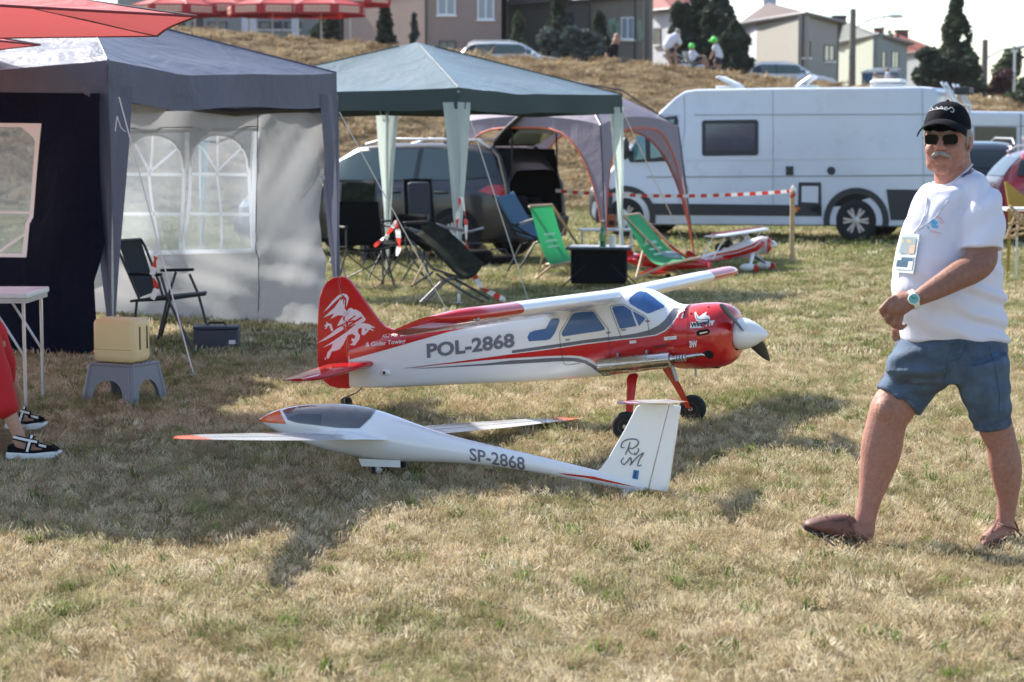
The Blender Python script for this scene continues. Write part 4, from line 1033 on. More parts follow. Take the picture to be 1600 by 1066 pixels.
def house(label, pts, base, top, mats, name='house', thick=8.0, group=None):
    """pts: plan corners (px, Y) left to right along the seen faces; depth is added away from us"""
    C_ = [plateau(px, Y) for px, Y in pts]; z0 = min(c.z for c in C_) - 1.0
    root = thing(name, label, 'house', (C_[0].x, C_[0].y, C_[0].z - .2), 0, group)
    back = [c + Vector((0, thick, 0)) for c in (C_[-1], C_[0])]
    ring = [Vector((c.x, c.y, 0)) for c in C_] + [Vector((c.x, c.y, 0)) for c in back]
    for k in range(len(ring)):
        a, b = ring[k], ring[(k + 1) % len(ring)]
        n = Vector(((b - a).y, -(b - a).x, 0)).normalized()
        MB().prism([a + Vector((0, 0, z0)), b + Vector((0, 0, z0)), b + Vector((0, 0, top)), a + Vector((0, 0, top))], -n * .25).build('wall', M[mats[min(k, len(mats) - 1)]], root, world=True, smooth=0)
    return root, C_, ring, z0
def face(C_, k):
    a, b = C_[k], C_[k + 1]; n = Vector(((b - a).y, -(b - a).x, 0)).normalized(); return a, n
def ztop(px, py, Y): return at(px, py, Y).z
def hip(root, ring, z, ridge, m, over=.35, zr=None, name='roof'):
    c = sum(ring, Vector()) / len(ring); out = []
    for p in ring: d = (p - c).normalized(); out.append(Vector((p.x, p.y, z)) + d * over)
    mb = MB(); n = len(out); r0, r1 = ridge; vs = out + [r0, r1]; fs = [tuple(range(n - 1, -1, -1))]
    for k in range(n):
        a, b = out[k], out[(k + 1) % n]
        ia = n if (a - r0).length < (a - r1).length else n + 1; ib = n if (b - r0).length < (b - r1).length else n + 1
        fs.append((k, (k + 1) % n, ib) if ia == ib else (k, (k + 1) % n, ib, ia))
    mb.add(vs, fs); ro = mb.build(name, M[m], root, world=True, smooth=0)
    mb = MB()
    mb.tube(out[:-1] if n > 3 else out, .09, 5); mb.build('gutter', M['dark_grey'], root, world=True)
    return ro
def pipe(root, px, Y, z0, z1, r=.06):
    p = plateau(px, Y - .12); MB().tube([(p.x, p.y, z0), (p.x, p.y, z1)], r, 6).build('drainpipe', M['dark_grey'], root, world=True)
def chimney(ro, px0, py0, px1, py1, Y, m='brick'):
    a = at(px0, py1, Y); b = at(px1, py0, Y); c = (a + b) / 2; w = b.x - a.x
    MB().box((c.x, c.y, (a.z + b.z) / 2 - .4), (w, w * .8, b.z - a.z + .8)).build('chimney', M[m], ro, world=True, smooth=0)
    MB().box((c.x, c.y, b.z + .04), (w * 1.15, w * .95, .1)).build('chimney_cap', M['dark_grey'], ro, world=True, smooth=0)
# pink house in the middle
r, C_, ring, z0 = house('pale pink house with two upper windows behind the white parked car', [(540, 97), (668, 92), (792, 92)], 0, 11.5, ['wall_pink'])
P_, n_ = face(C_, 1)
window(r, 683, -6, 712, 24, P_, n_, pane='pane_light'); window(r, 746, -4, 772, 31, P_, n_, pane='pane_light')
window(r, 686, 64, 713, 82, P_, n_, frame='dark_grey'); pipe(r, 667, 92, z0, 11.4)
hip(r, ring, 11.5, (Vector((C_[0].x + 4, 98, 14)), Vector((C_[2].x - 3, 98, 14))), 'roof_brown')
# khaki house
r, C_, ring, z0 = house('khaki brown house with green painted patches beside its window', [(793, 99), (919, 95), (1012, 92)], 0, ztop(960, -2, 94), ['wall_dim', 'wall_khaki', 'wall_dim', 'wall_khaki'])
P_, n_ = face(C_, 1); window(r, 971, 27, 992, 62, P_, n_, pane='pane_light'); pipe(r, 919, 94.8, z0, 9); pipe(r, 990, 92.8, z0, 9)
f_ = lambda px, py: onpl(px, py, P_, n_) + n_ * .02
for q in ([(950, 30), (962, 28), (964, 60), (955, 52)], [(956, 40), (968, 34), (968, 70), (960, 66)], [(996, 32), (1003, 30), (1006, 60), (998, 66)]): lay([q], f_, 'painted_patch', M['mural_green'], r, cut=20)
hip(r, ring, ztop(960, -2, 94), (Vector((C_[0].x + 4, 100, 12)), Vector((C_[2].x - 3, 100, 12))), 'roof_brown')
P_, n_ = face(C_, 0); window(r, 885, 20, 897, 50, P_, n_, frame='dark_grey')
# red-roofed white house
r, C_, ring, z0 = house('small white house with reddish roof half hidden by dark conifers', [(1013, 104), (1048, 102), (1110, 104)], 0, ztop(1030, 17, 103), ['wall_white'])
P_, n_ = face(C_, 0); window(r, 1022, 44, 1032, 70, P_, n_, frame='dark_grey')
hip(r, ring, ztop(1030, 17, 103), (Vector((C_[0].x + 3, 107, ztop(1040, -22, 107))), Vector((C_[2].x - 3, 107, ztop(1040, -22, 107)))), 'roof_red')
# beige house
zt = ztop(1240, 38, 100)
r, C_, ring, z0 = house('beige house with brown hipped roof and two shuttered windows', [(1156, 101), (1178, 98), (1251, 92), (1306, 99)], 0, zt, ['wall_white', 'wall_beige', 'wall_beige', 'wall_beige'], thick=9)
hip(r, ring, zt, (Vector((at(1196, 8, 103).x, 102, ztop(1196, 4, 102))), Vector((at(1215, 8, 105).x, 105, ztop(1215, 10, 105)))), 'roof_brown')
P_, n_ = face(C_, 2); window(r, 1253, 64, 1265, 90, P_, n_, frame='frame_brown'); window(r, 1287, 70, 1303, 96, P_, n_, frame='frame_brown')
pipe(r, 1250, 92, z0, zt); pipe(r, 1304, 98.8, z0, zt)
chimney(r, 1192, -2, 1212, 14, 103, 'wall_white'); chimney(r, 1261, 28, 1279, 42, 101)
# green-roofed house
zt = ztop(1330, 60, 112)
r, C_, ring, z0 = house('pale house with grey-green roof behind the tall street lamp', [(1304, 118), (1366, 108), (1412, 118)], 0, zt, ['wall_green', 'wall_grey', 'wall_green'], thick=7)
hip(r, ring, zt, (Vector((at(1310, 30, 118).x, 117, ztop(1310, 32, 117))), Vector((at(1330, 36, 120).x, 120, ztop(1330, 40, 120)))), 'roof_green')
P_, n_ = face(C_, 1)
for a, b in ((1373, 1383), (1393, 1403)): window(r, a, 80, b, 107, P_, n_, frame='dark_grey')
chimney(r, 1301, 27, 1321, 44, 117, 'roof_brown')
# far red-roofed house
zt = ztop(1420, 78, 135)
r, C_, ring, z0 = house('farthest house, with a dull red roof and brick chimney beside the tall conifer', [(1392, 142), (1455, 136), (1480, 144)], 0, zt, ['wall_grey'], thick=7)
hip(r, ring, zt, (Vector((at(1395, 55, 142).x, 141, ztop(1395, 52, 141))), Vector((at(1420, 58, 142).x, 143, ztop(1425, 58, 143)))), 'roof_red')
chimney(r, 1399, 49, 1418, 62, 141); chimney(r, 1366, 46, 1380, 58, 130)
# low grey building behind the parasols
r, C_, ring, z0 = house('long grey building with columns behind the red parasols', [(190, 104), (535, 100)], 0, 12, ['wall_grey'], name='building')
P_, n_ = face(C_, 0)
for a in (289, 317, 388, 400, 465, 532):
    q = plateau(a, 99.6); MB().box((q.x, q.y, 7), (.35, .3, 10)).build('column', M['dark_grey'] if a in (317, 289, 532) else M['wall_white'], r, world=True, smooth=0)
for a, b in ((300, 314), (325, 355), (405, 440), (445, 470)):
    window(r, a, 34, b, 46, P_, n_, frame='dark_grey')
hip(r, ring, 12, (Vector((C_[0].x + 4, 106, 14)), Vector((C_[1].x - 3, 106, 14))), 'roof_brown')
# grey cars seen through the columns
# ---- trees
def leaf_mat(name, a, b):
    m = bpy.data.materials.new(name); m.use_nodes = True; t = m.node_tree; N = t.nodes; L = t.links; bs_ = N['Principled BSDF']
    tc = N.new('ShaderNodeTexCoord'); f, _ = noise_node(N, L, tc.outputs['Object'], 2.5, 6, .8, 0)
    c = ramp(N, L, f, [(.32, a), (.68, b)]); L.new(c, bs_.inputs['Base Color']); bs_.inputs['Roughness'].default_value = .8
    tr = N.new('ShaderNodeBsdfTranslucent'); L.new(c, tr.inputs[0]); ms = N.new('ShaderNodeMixShader'); ms.inputs[0].default_value = .25
    L.new(bs_.outputs[0], ms.inputs[1]); L.new(tr.outputs[0], ms.inputs[2]); L.new(ms.outputs[0], N['Material Output'].inputs[0]); return m
M['leaf_dark'] = leaf_mat('needles_dark', (.022, .036, .026), (.065, .088, .055))
M['leaf_mid'] = leaf_mat('needles_mid', (.035, .055, .03), (.10, .125, .065))
M['leaf_blue'] = leaf_mat('needles_blue', (.045, .065, .06), (.11, .135, .125))
M['leaf_light'] = leaf_mat('leaves_light', (.05, .075, .03), (.12, .15, .07))
M['leaf_red'] = leaf_mat('leaves_red', (.05, .018, .022), (.11, .04, .045))
M['bark'] = mat('bark', (.10, .075, .055), .9, var=.3, vscale=10, bump=.5)
def rr0(R, t): return R * max(.1, 1 - t)
def tree(name, label, px, Y, py_top, halfpx, m, shape='cone', n=1500, leaf=.16, cat='tree', group=None, seed=0, base_py=None, low=.02):
    rd = random.Random(seed * 77 + int(px)); b = plateau(px, Y); zt = ztop(px, py_top, Y); H = zt - b.z; R = halfpx * Y / FPX
    root = thing(name, label, cat, b, 0, group)
    mb = MB(); mb.tube([(0, 0, -.3), (.03, 0, H * .35), (0, .03, H * .9)], [max(.05, H * .022), H * .014, .01], 7); mb.build('trunk', M['bark'], root)
    lobes = [(rd.uniform(-.45, .45) * R, rd.uniform(-.45, .45) * R, rd.uniform(.3, .85) * H, rd.uniform(.35, .6)) for _ in range(9)]
    mb = MB()
    for i in range(n):
        if shape == 'cone': 
            t = rd.random() ** 1.25; z = low * H + t * H * (1 - low); rr = R * (1 - t) ** .75 * (.82 + .3 * sin(t * 23 + px) * .5 + .12 * rd.random()); 
            a = rd.random() * 2 * pi; rr *= sqrt(rd.uniform(.35, 1)) * (1 + .13 * sin(a * 5 + z * 3)); x, y = rr * cos(a), rr * sin(a)
        elif shape == 'column':
            t = rd.random(); z = low * H + t * H * (1 - low); rr = R * min(1, (1 - t) * 2.4) ** .6 * min(1, .6 + t * 3) * (.85 + .2 * sin(t * 17 + px))
            a = rd.random() * 2 * pi; rr *= sqrt(rd.uniform(.45, 1)) * (1 + .1 * sin(a * 4 + z * 4)); x, y = rr * cos(a), rr * sin(a)
        else:
            l = rd.choice(lobes); d = Vector((rd.gauss(0, 1), rd.gauss(0, 1), rd.gauss(0, 1))).normalized() * (rd.uniform(.55, 1.05)) * l[3]
            x, y, z = l[0] + d.x * R, l[1] + d.y * R, l[2] + d.z * H * .32
            z = max(z, .1); 
        if shape != 'bush' and math.hypot(x, y) > .45 * rr0(R, z / H) and noise.noise(Vector((x * 1.7 + px, y * 1.7, z * 1.3))) < -.24: continue
        if shape == 'bush' and noise.noise(Vector((x * 1.5 + px, y * 1.5, z * 1.6))) < -.22: continue
        s_ = leaf * rd.uniform(.5, 1.3); q = Matrix.Rotation(rd.random() * 6.28, 3, 'Z') @ Matrix.Rotation(rd.uniform(-1.2, 1.2), 3, 'X')
        c = Vector((x, y, z)); mb.add([c + q @ Vector((-s_, 0, 0)), c + q @ Vector((0, -s_ * .6, .0)), c + q @ Vector((s_, 0, 0)), c + q @ Vector((0, s_ * .9, s_ * .4))], [(0, 1, 2, 3)])
        if i % 25 == 0 and shape != 'bush': mb.tube([(0, 0, max(.1, z - .25)), c], .012, 3)
    o = mb.build('crown', M[m], root, smooth=0); return root
tree('cypress_tree', 'dark green cone-shaped conifer at the left end of the pink house', 604, 84, -4, 20, 'leaf_dark', 'cone', 1800)
tree('spruce_tree', 'small thin bluish spruce in front of the pink house', 649, 84, 22, 13, 'leaf_blue', 'cone', 700, .12)
tree('yew_tree', 'dark round bush showing below the red parasols', 512, 88, 15, 26, 'leaf_dark', 'bush', 1500, cat='tree')
tree('thuja_tree', 'small pointed thuja between the pink house and the khaki house', 810, 85, 20, 13, 'leaf_mid', 'column', 900, .12)
tree('thuja_tree', 'dark thuja column left of the khaki house window', 872, 87, -14, 18, 'leaf_dark', 'column', 1400)
tree('thuja_tree', 'thin dark thuja close beside the khaki house window', 935, 87, 20, 15, 'leaf_dark', 'column', 1000)
for k, (px, py, hp) in enumerate(((860, 40, 28), (893, 38, 30), (922, 48, 26))):
    tree('juniper_shrub', ('bluish juniper shrub behind the bonnet of the white parked car', 'middle bluish juniper shrub left of the bending black-shirted person', 'bluish juniper shrub just behind the black-shirted person')[k], px, 82, py, hp, 'leaf_blue', 'bush', 1300, .13, cat='shrub', group='juniper shrubs by the khaki house')
for k, (px, py, hp, Y) in enumerate(((1062, -8, 22, 86), (1090, -20, 30, 88), (1120, -12, 34, 86), (1145, 36, 26, 84))):
    tree('conifer_tree', ('leftmost dark conifer of the clump behind the sitting man', 'tallest dark conifer of the clump behind the green-capped children', 'dark conifer right behind the standing child in the green cap', 'rightmost and lowest dark conifer of the clump beside the beige house')[k], px, Y, py, hp, 'leaf_dark', 'column', 4200, .18, group='dark conifers behind the children', seed=k)
tree('spruce_tree', 'tall broad spruce standing against the sky at the right', 1488, 88, -14, 46, 'leaf_mid', 'cone', 8000, .16, seed=3)
tree('spruce_tree', 'dark lower spruce at the left foot of the tall one', 1450, 86, 70, 36, 'leaf_dark', 'bush', 2400, .16)
tree('spruce_tree', 'dark lower spruce at the right foot of the tall one', 1506, 86, 84, 26, 'leaf_dark', 'bush', 1800, .16)
tree('shrub', 'reddish purple bush beside the right street lamp', 1556, 95, 100, 24, 'leaf_red', 'bush', 1500, .16, cat='shrub')
tree('shrub', 'light green tree with open crown at the right beyond the red bush', 1568, 110, 68, 28, 'leaf_light', 'bush', 1500, .2, cat='tree')
tree('shrub', 'green bushes at the far right edge', 1602, 100, 108, 34, 'leaf_mid', 'bush', 1800, .18, cat='shrub')
tree('shrub', 'low green scrub right under the red bush', 1590, 88, 140, 30, 'leaf_mid', 'bush', 900, .13, cat='shrub')
tree('birch_tree', 'faint distant tree showing above the green-roofed house', 1340, 150, 36, 12, 'leaf_light', 'bush', 400, .22)
tree('birch_tree', 'faint distant tree showing between two roofs at the right', 1382, 160, 40, 16, 'leaf_light', 'bush', 400, .22)
tree('pine_tree', 'small dark tree top above the brown hipped roof', 1222, 125, 2, 9, 'leaf_dark', 'bush', 500, .2)
# ---- poles
def lamp_pole(label, px, Y, py_top, dirx):
    b = plateau(px, Y); H = ztop(px, py_top, Y) - b.z; root = thing('street_lamp', label, 'street lamp', b)
    MB().tube([(0, 0, -.5), (0, 0, H)], [.17, .13], 10).build('pole', M['concrete'], root)
    MB().tube([(0, 0, H - .9), (dirx * .8, 0, H - .45), (dirx * 1.5, -.1, H - .35)], .035, 6).build('arm', M['dull_metal'], root)
    MB().ell((dirx * 1.85, -.1, H - .33), (.42, .14, .09), 12, 7).build('lamp_head', M['alu'], root)
M['concrete'] = mat('concrete', (.16, .145, .125), .9, var=.15, vscale=6)
lamp_pole('tall concrete street lamp in front of the green-roofed house', 1327, 90, 14, 1); lamp_pole('concrete street lamp between the tall spruce and the red bush', 1532, 92, 62, 1)
b = plateau(1578, 96); o = thing('utility_pole', 'thin pale pole among the bushes at the far right', 'pole', b); MB().tube([(0, 0, -.3), (0, 0, ztop(1578, 80, 96) - b.z)], .06, 8).build('pole', M['alu'], o)
MB().box((0, 0, ztop(1578, 80, 96) - b.z), (.3, .1, .08)).build('pole_cap', M['alu'], o)
# wires between the two street lamps
def sagline(a, b, sag, n=14): return [lerp(a, b, i / n) - Vector((0, 0, sag * 4 * (i / n) * (1 - i / n))) for i in range(n + 1)]
for k, dz in enumerate((0, -.5)):
    o = MB().tube(sagline(at(1327, 18, 90) + Vector((0, 0, dz)), at(1532, 64, 92) + Vector((0, 0, dz)), .5), .012, 4).build('overhead_wire', M['line_dark'])
    tag(o, ('upper' if k == 0 else 'lower') + ' overhead wire between the two street lamps', 'wire')
o = thing('roof_aerial', 'television aerial standing on the far roofs', 'aerial', at(1381, 46, 130)); H_ = 1.2
MB().tube([(0, 0, -.5), (0, 0, H_)], .03, 5).build('mast', M['dull_metal'], o); MB().tube([(-.4, 0, H_), (.4, 0, H_)], .02, 5).build('cross_bar', M['dull_metal'], o)
# ---- parasols on the bank
k = 0
for px, Y, py0, lab in ((281, 76, 10, 'red parasol at the left end of the front row on the bank'), (345, 77, 9, 'second red parasol on the bank, above the grey tent roof'), (430, 75, 10, 'third red parasol on the bank'), (505, 75, 10, 'rightmost near red parasol of the row on the bank, in front of the dark bush'),
                    (310, 81, -6, 'red parasol of the back row at the left'), (395, 82, -4, 'middle red parasol of the back row'), (470, 82, -6, 'right red parasol of the back row'), (550, 82, -5, 'rightmost red parasol of the back row, beside the cypress')):
    b = plateau(px, Y); zr = ztop(px, py0, Y) - b.z; R = 1.75
    o = parasol('parasol', lab, b, R, zr, zr + .65, M['parasol_deep'], rot=pi / 8 + (k % 3) * .13, group='red parasols on the bank', val=.36, signs=(k < 8))
    k += 1
# ------------------------------------------------------------ white camper van
M['van_white'] = mat('van_white', (.58, .62, .70), .28, coat=.4, var=.05, vscale=2)
M['seam_grey'] = mat('seam_grey', (.30, .31, .33), .5)
M['tyre'] = mat('tyre', (.014, .014, .015), .85, var=.3, vscale=30, bump=.3)
M['rim'] = mat('rim_silver', (.55, .56, .58), .3, .7)
M['glass_dark'] = mat('vehicle_glass', (.03, .04, .038), .08, spec=.6)
M['glass_teal'] = mat('vehicle_glass_teal', (.10, .24, .27), .08, spec=.9)
M['lamp_red'] = mat('lamp_red', (.45, .015, .015), .15, coat=.8)
M['lamp_orange'] = mat('lamp_orange', (.75, .20, .02), .2, coat=.6)
M['lamp_clear'] = mat('lamp_clear', (.45, .47, .5), .1, .3, coat=.8)
M['trim'] = mat('plastic_trim', (.028, .030, .036), .55, var=.12)
VPH = radians(22); VD = Vector((-cos(VPH), sin(VPH), 0)); VN = Vector((sin(VPH), cos(VPH), 0)); V0 = gr(1464, 381)
van = thing('camper_van', 'tall white camper van with a dark side window parked at the foot of the bank', 'camper van', V0, atan2(VD.y, VD.x))
vp = lambda px, py, off=0: onpl(px, py, V0 + VN * off, VN)
prof = [(905, 346), (896, 336), (894, 312), (897, 297), (903, 287), (918, 277), (936, 262), (949, 244), (973, 222), (1021, 177), (1052, 152), (1067, 142), (1085, 139), (1200, 137), (1330, 136), (1440, 135), (1458, 137), (1464, 143), (1466, 200), (1467, 300), (1466, 345), (1460, 356), (1300, 354), (1150, 353), (1000, 352)]
P = [vp(*p) for p in prof]; cc = sum(P, Vector()) / len(P)
rings = []
for off, sc, up in ((0.00, .972, 0), (.012, .985, 0), (.05, .996, 0), (.14, 1, 0), (1.0, 1.004, .0), (1.86, 1, 0), (1.96, .996, 0), (2.01, .985, 0), (2.05, .96, 0)):
    R_ = []
    for p in P:
        q = cc + (p - cc) * sc; f = max(0, (p - P[0]).dot(VD) + .2); 
        nose = max(0, (p - P[16]).dot(VD) - 4.3) / 1.8; q -= VD * nose * .35 * abs(off - 1.02) ** 2.2
        tum = max(0, (q.z - 1.1)) * .045 * (1 - 2 * off / 2.05)
        R_.append(q + VN * (off + tum))
    rings.append(R_)
mb = MB(); mb.loft(rings); vbody = mb.build('body', M['van_white'], van, world=True, smooth=32)
VB = bvh_of([vbody]); vs_ = lambda e=.012: skin(VB, e)
def vl(name, poly, m, par=None, e=.012, cut=14): return lay([poly], vs_(e), name, M[m] if isinstance(m, str) else m, par or van, cut=cut)
fr = vl('side_window', [(1097, 191), (1100, 188), (1182, 187), (1185, 190), (1185, 240), (1182, 243), (1100, 244), (1097, 241)], 'trim')
vl('pane', [(1103, 194), (1180, 193), (1180, 236), (1103, 237)], mat('camper_pane', (.045, .06, .085), .10, spec=.9, var=.15), fr, .02)
fr = vl('door_window', [(975, 222), (990, 205), (1030, 183), (1040, 183), (1058, 181), (1060, 190), (1054, 232), (1048, 252), (985, 254), (980, 246)], 'trim')
vl('pane', [(991, 218), (1008, 207), (1010, 248), (990, 251)], 'glass_teal', fr, .02); vl('pane', [(1016, 207), (1034, 200), (1036, 245), (1017, 248)], 'glass_teal', fr, .02)
vl('pane', [(1039, 189), (1054, 186), (1050, 228), (1040, 240)], 'glass_teal', fr, .02)
vl('bumper', [(893, 300), (925, 298), (945, 285), (958, 300), (955, 352), (905, 350), (894, 336)], 'trim', e=.016)
vl('headlight', [(903, 288), (918, 278), (932, 280), (930, 296), (908, 296)], 'lamp_clear')
vl('sill_trim', [(1018, 318), (1284, 321), (1284, 338), (1020, 336)], 'trim')
vl('sill_trim', [(1385, 296), (1464, 297), (1464, 344), (1392, 344)], 'trim')
vl('roof_rib', [(1085, 179), (1462, 178), (1462, 179.6), (1085, 180.6)], 'seam_grey', e=.006)
vl('body_crease', [(1070, 251), (1462, 247), (1462, 248), (1070, 252)], 'alu', e=.006)
vl('body_crease', [(1010, 276), (1462, 273), (1462, 275.5), (1010, 278)], 'seam_grey', e=.006)
for pts in ([(1069, 150), (1070, 200), (1063, 250), (1060, 350)], [(1208, 140), (1208, 350)], [(1441, 140), (1444, 345)], [(1062, 290), (1062, 300), (1075, 300), (1075, 290), (1062, 290)], [(1020, 180), (1070, 180)]):
    seg = []
    for (a, b), (c_, d_) in zip(pts, pts[1:]):
        for i in range(8): seg.append(vs_(.004)(lerp(a, c_, i / 8), lerp(b, d_, i / 8)))
    MB().tube([s for s in seg if s], .004, 4).build('door_seam', M['seam_grey'], van, world=True)
vl('service_vent', [(1228, 260), (1240, 260), (1240, 274), (1228, 274)], 'trim'); 
vl('filler_cap', [(1299 + 6.5 * cos(a), 267 + 6.5 * sin(a)) for a in [2 * pi * k / 14 for k in range(14)]], 'trim')
h = vl('service_hatch', [(1248, 285), (1283, 285), (1284, 336), (1247, 322)], 'trim'); vl('hatch_door', [(1253, 291), (1279, 291), (1279, 317), (1253, 316)], 'van_white', h, .018)
vl('door_handle', [(1055, 253), (1059, 253), (1060, 272), (1054, 272)], 'trim'); vl('side_indicator', [(1241, 324), (1250, 324), (1250, 332), (1241, 332)], 'lamp_orange')
vl('rear_light', [(1458, 300), (1464, 300), (1464, 335), (1458, 335)], 'lamp_red')
def wheel(parent, c, axis, R, wd, spokes=6, world=True):
    """tyre, rim and cover seen from the side axis points to"""
    axis = Vector(axis).normalized(); c = Vector(c)
    ty = MB().lathe(c - axis * wd / 2, axis, [(.01, R * .62), (0, R * .70), (.006, R * .9), (.03, R * .985), (wd * .5, R), (wd - .03, R * .985), (wd - .006, R * .9), (wd, R * .70), (wd - .01, R * .62)], 32).build('wheel', M['tyre'], parent, world=world, smooth=50)
    MB().lathe(c - axis * wd / 2, axis, [(.0, R * .64), (wd - .05, R * .64), (wd - .045, R * .60), (wd - .08, R * .2), (wd - .08, 0)], 28).build('rim_well', M['dark_grey'], ty, world=world)
    u = Vector((0, 0, 1)); v = axis.cross(u)
    MB().lathe(c + axis * (wd / 2 - .03), axis, [(0, R * .66), (.012, R * .66), (.012, R * .59), (0, R * .59)], 28, caps=False).build('rim', M['rim'], ty, world=world, solid=.01)
    for k in range(spokes):
        for s_ in (-.16, .16):
            a = 2 * pi * k / spokes + s_; d = v * cos(a) + u * sin(a); a2 = 2 * pi * k / spokes + s_ * .8; e = v * cos(a2) + u * sin(a2); t = v * -sin(a) + u * cos(a)
            o_ = c + axis * (wd / 2 - .02); q = [o_ + e * R * .16 - t * R * .05, o_ + e * R * .16 + t * R * .05, o_ + d * R * .60 + t * R * .055, o_ + d * R * .60 - t * R * .055]
            MB().prism(q, axis * .015).build('spoke', M['rim'], ty, world=world)
    MB().lathe(c + axis * (wd / 2 - .035), axis, [(0, R * .2), (.03, R * .19), (.035, R * .1), (.036, 0)], 16).build('hub_cap', M['rim'], ty, world=world)
    return ty
for px, py, rr in ((1338, 345, .345), (978, 339, .345)):
    c_ = vp(px, py, .02); c_.z = rr; 
    arch = MB(); pa = []
    for k in range(17):
        a = pi * k / 16 * 1.12 - .19; pa.append((cos(a), sin(a)))
    outer = [c_ + VD * (.53 * x) + Vector((0, 0, .53 * y)) - VN * .035 for x, y in pa]; inner = [c_ + VD * (.43 * x) + Vector((0, 0, .43 * y)) - VN * .035 for x, y in pa]
    arch.loft([outer, [p + VN * .08 for p in outer], [p + VN * .08 for p in inner], inner], closed=False, caps=False); arch.add(outer + inner, [(i, i + 1, i + 18, i + 17) for i in range(16)])
    arch.build('wheel_arch', M['trim'], van, world=True, smooth=30)
    MB().prism([c_ + VD * (.44 * x) + Vector((0, 0, .44 * y)) - VN * .012 for x, y in pa], VN * .01).build('arch_liner', M['hole'], van, world=True)
    wheel(van, c_ + VN * .04, -VN, rr, .16)
    wheel(van, c_ + VN * 1.85, VN, rr, .2)
u_ = V0 + VD * .3 + VN * .3
MB().prism([u_ + Vector((0, 0, .25)), u_ + VD * 5 + Vector((0, 0, .25)), u_ + VD * 5 + Vector((0, 0, .45)), u_ + Vector((0, 0, .45))], VN * 1.4).build('chassis', M['hole'], van, world=True)
m_ = vp(977, 232, -.2); mo = MB().ell(m_, (.07, .10, .19), 12, 8).build('wing_mirror', M['trim'], van, world=True)
MB().tube([m_, vp(985, 240, .02)], .03, 6).build('mirror_arm', M['trim'], mo, world=True)
def roofthing(px0, px1, py1, off, name='roof_vent', tilt=0):
    a, b = vp(px0, 137, off), vp(px1, 137, off); z = 2.47; L_ = (b - a).length; c_ = (a + b) / 2; h = at(px0, py1, a.y).z - z
    q = Matrix.Rotation(atan2(VD.y, VD.x), 4, 'Z') @ Matrix.Rotation(tilt, 4, 'Y')
    o = MB().box((c_.x, c_.y, z + .03), (L_ * .9, .45, .06), q if not tilt else Matrix.Rotation(atan2(VD.y, VD.x), 4, 'Z')).build(name, M['white_plastic'], van, world=True, bevel=.015)
    MB().box((c_.x, c_.y, z + .06 + h * .5), (L_, .5, .05 if tilt else h * .6), q, taper=.8).build('vent_lid', M['white_plastic'], o, world=True, bevel=.02)
roofthing(1122, 1160, 126, .7, 'roof_vent', -.45); roofthing(1246, 1276, 125, .7, 'roof_vent', .6); roofthing(1362, 1416, 128, .7)
# ladder and rack at the back
for off in (.25, .65, 1.35, 1.75):
    b0 = V0 + VN * off - VD * .07
    MB().tube([b0 + Vector((0, 0, 1.05)) , b0 - VD * .1 + Vector((0, 0, 1.2)), b0 - VD * .12 + Vector((0, 0, 2.2)), b0 + VD * .1 + Vector((0, 0, 2.55))], .022, 6).build('rack_tube', M['alu'], van, world=True)
for z in (1.25, 1.5, 1.75, 2.0, 2.2):
    b0 = V0 + VN * 1.0 - VD * .19; MB().tube([b0 - VN * .75 + Vector((0, 0, z)), b0 + VN * .75 + Vector((0, 0, z))], .016, 6).build('rack_rung', M['alu'], van, world=True)
b0 = V0 + VN * 1.0 - VD * .2; MB().box(b0 + Vector((0, 0, 2.42)), (.25, .5, .12), Matrix.Rotation(atan2(VD.y, VD.x), 4, 'Z')).build('brake_light', M['trim'], van, world=True, bevel=.02)

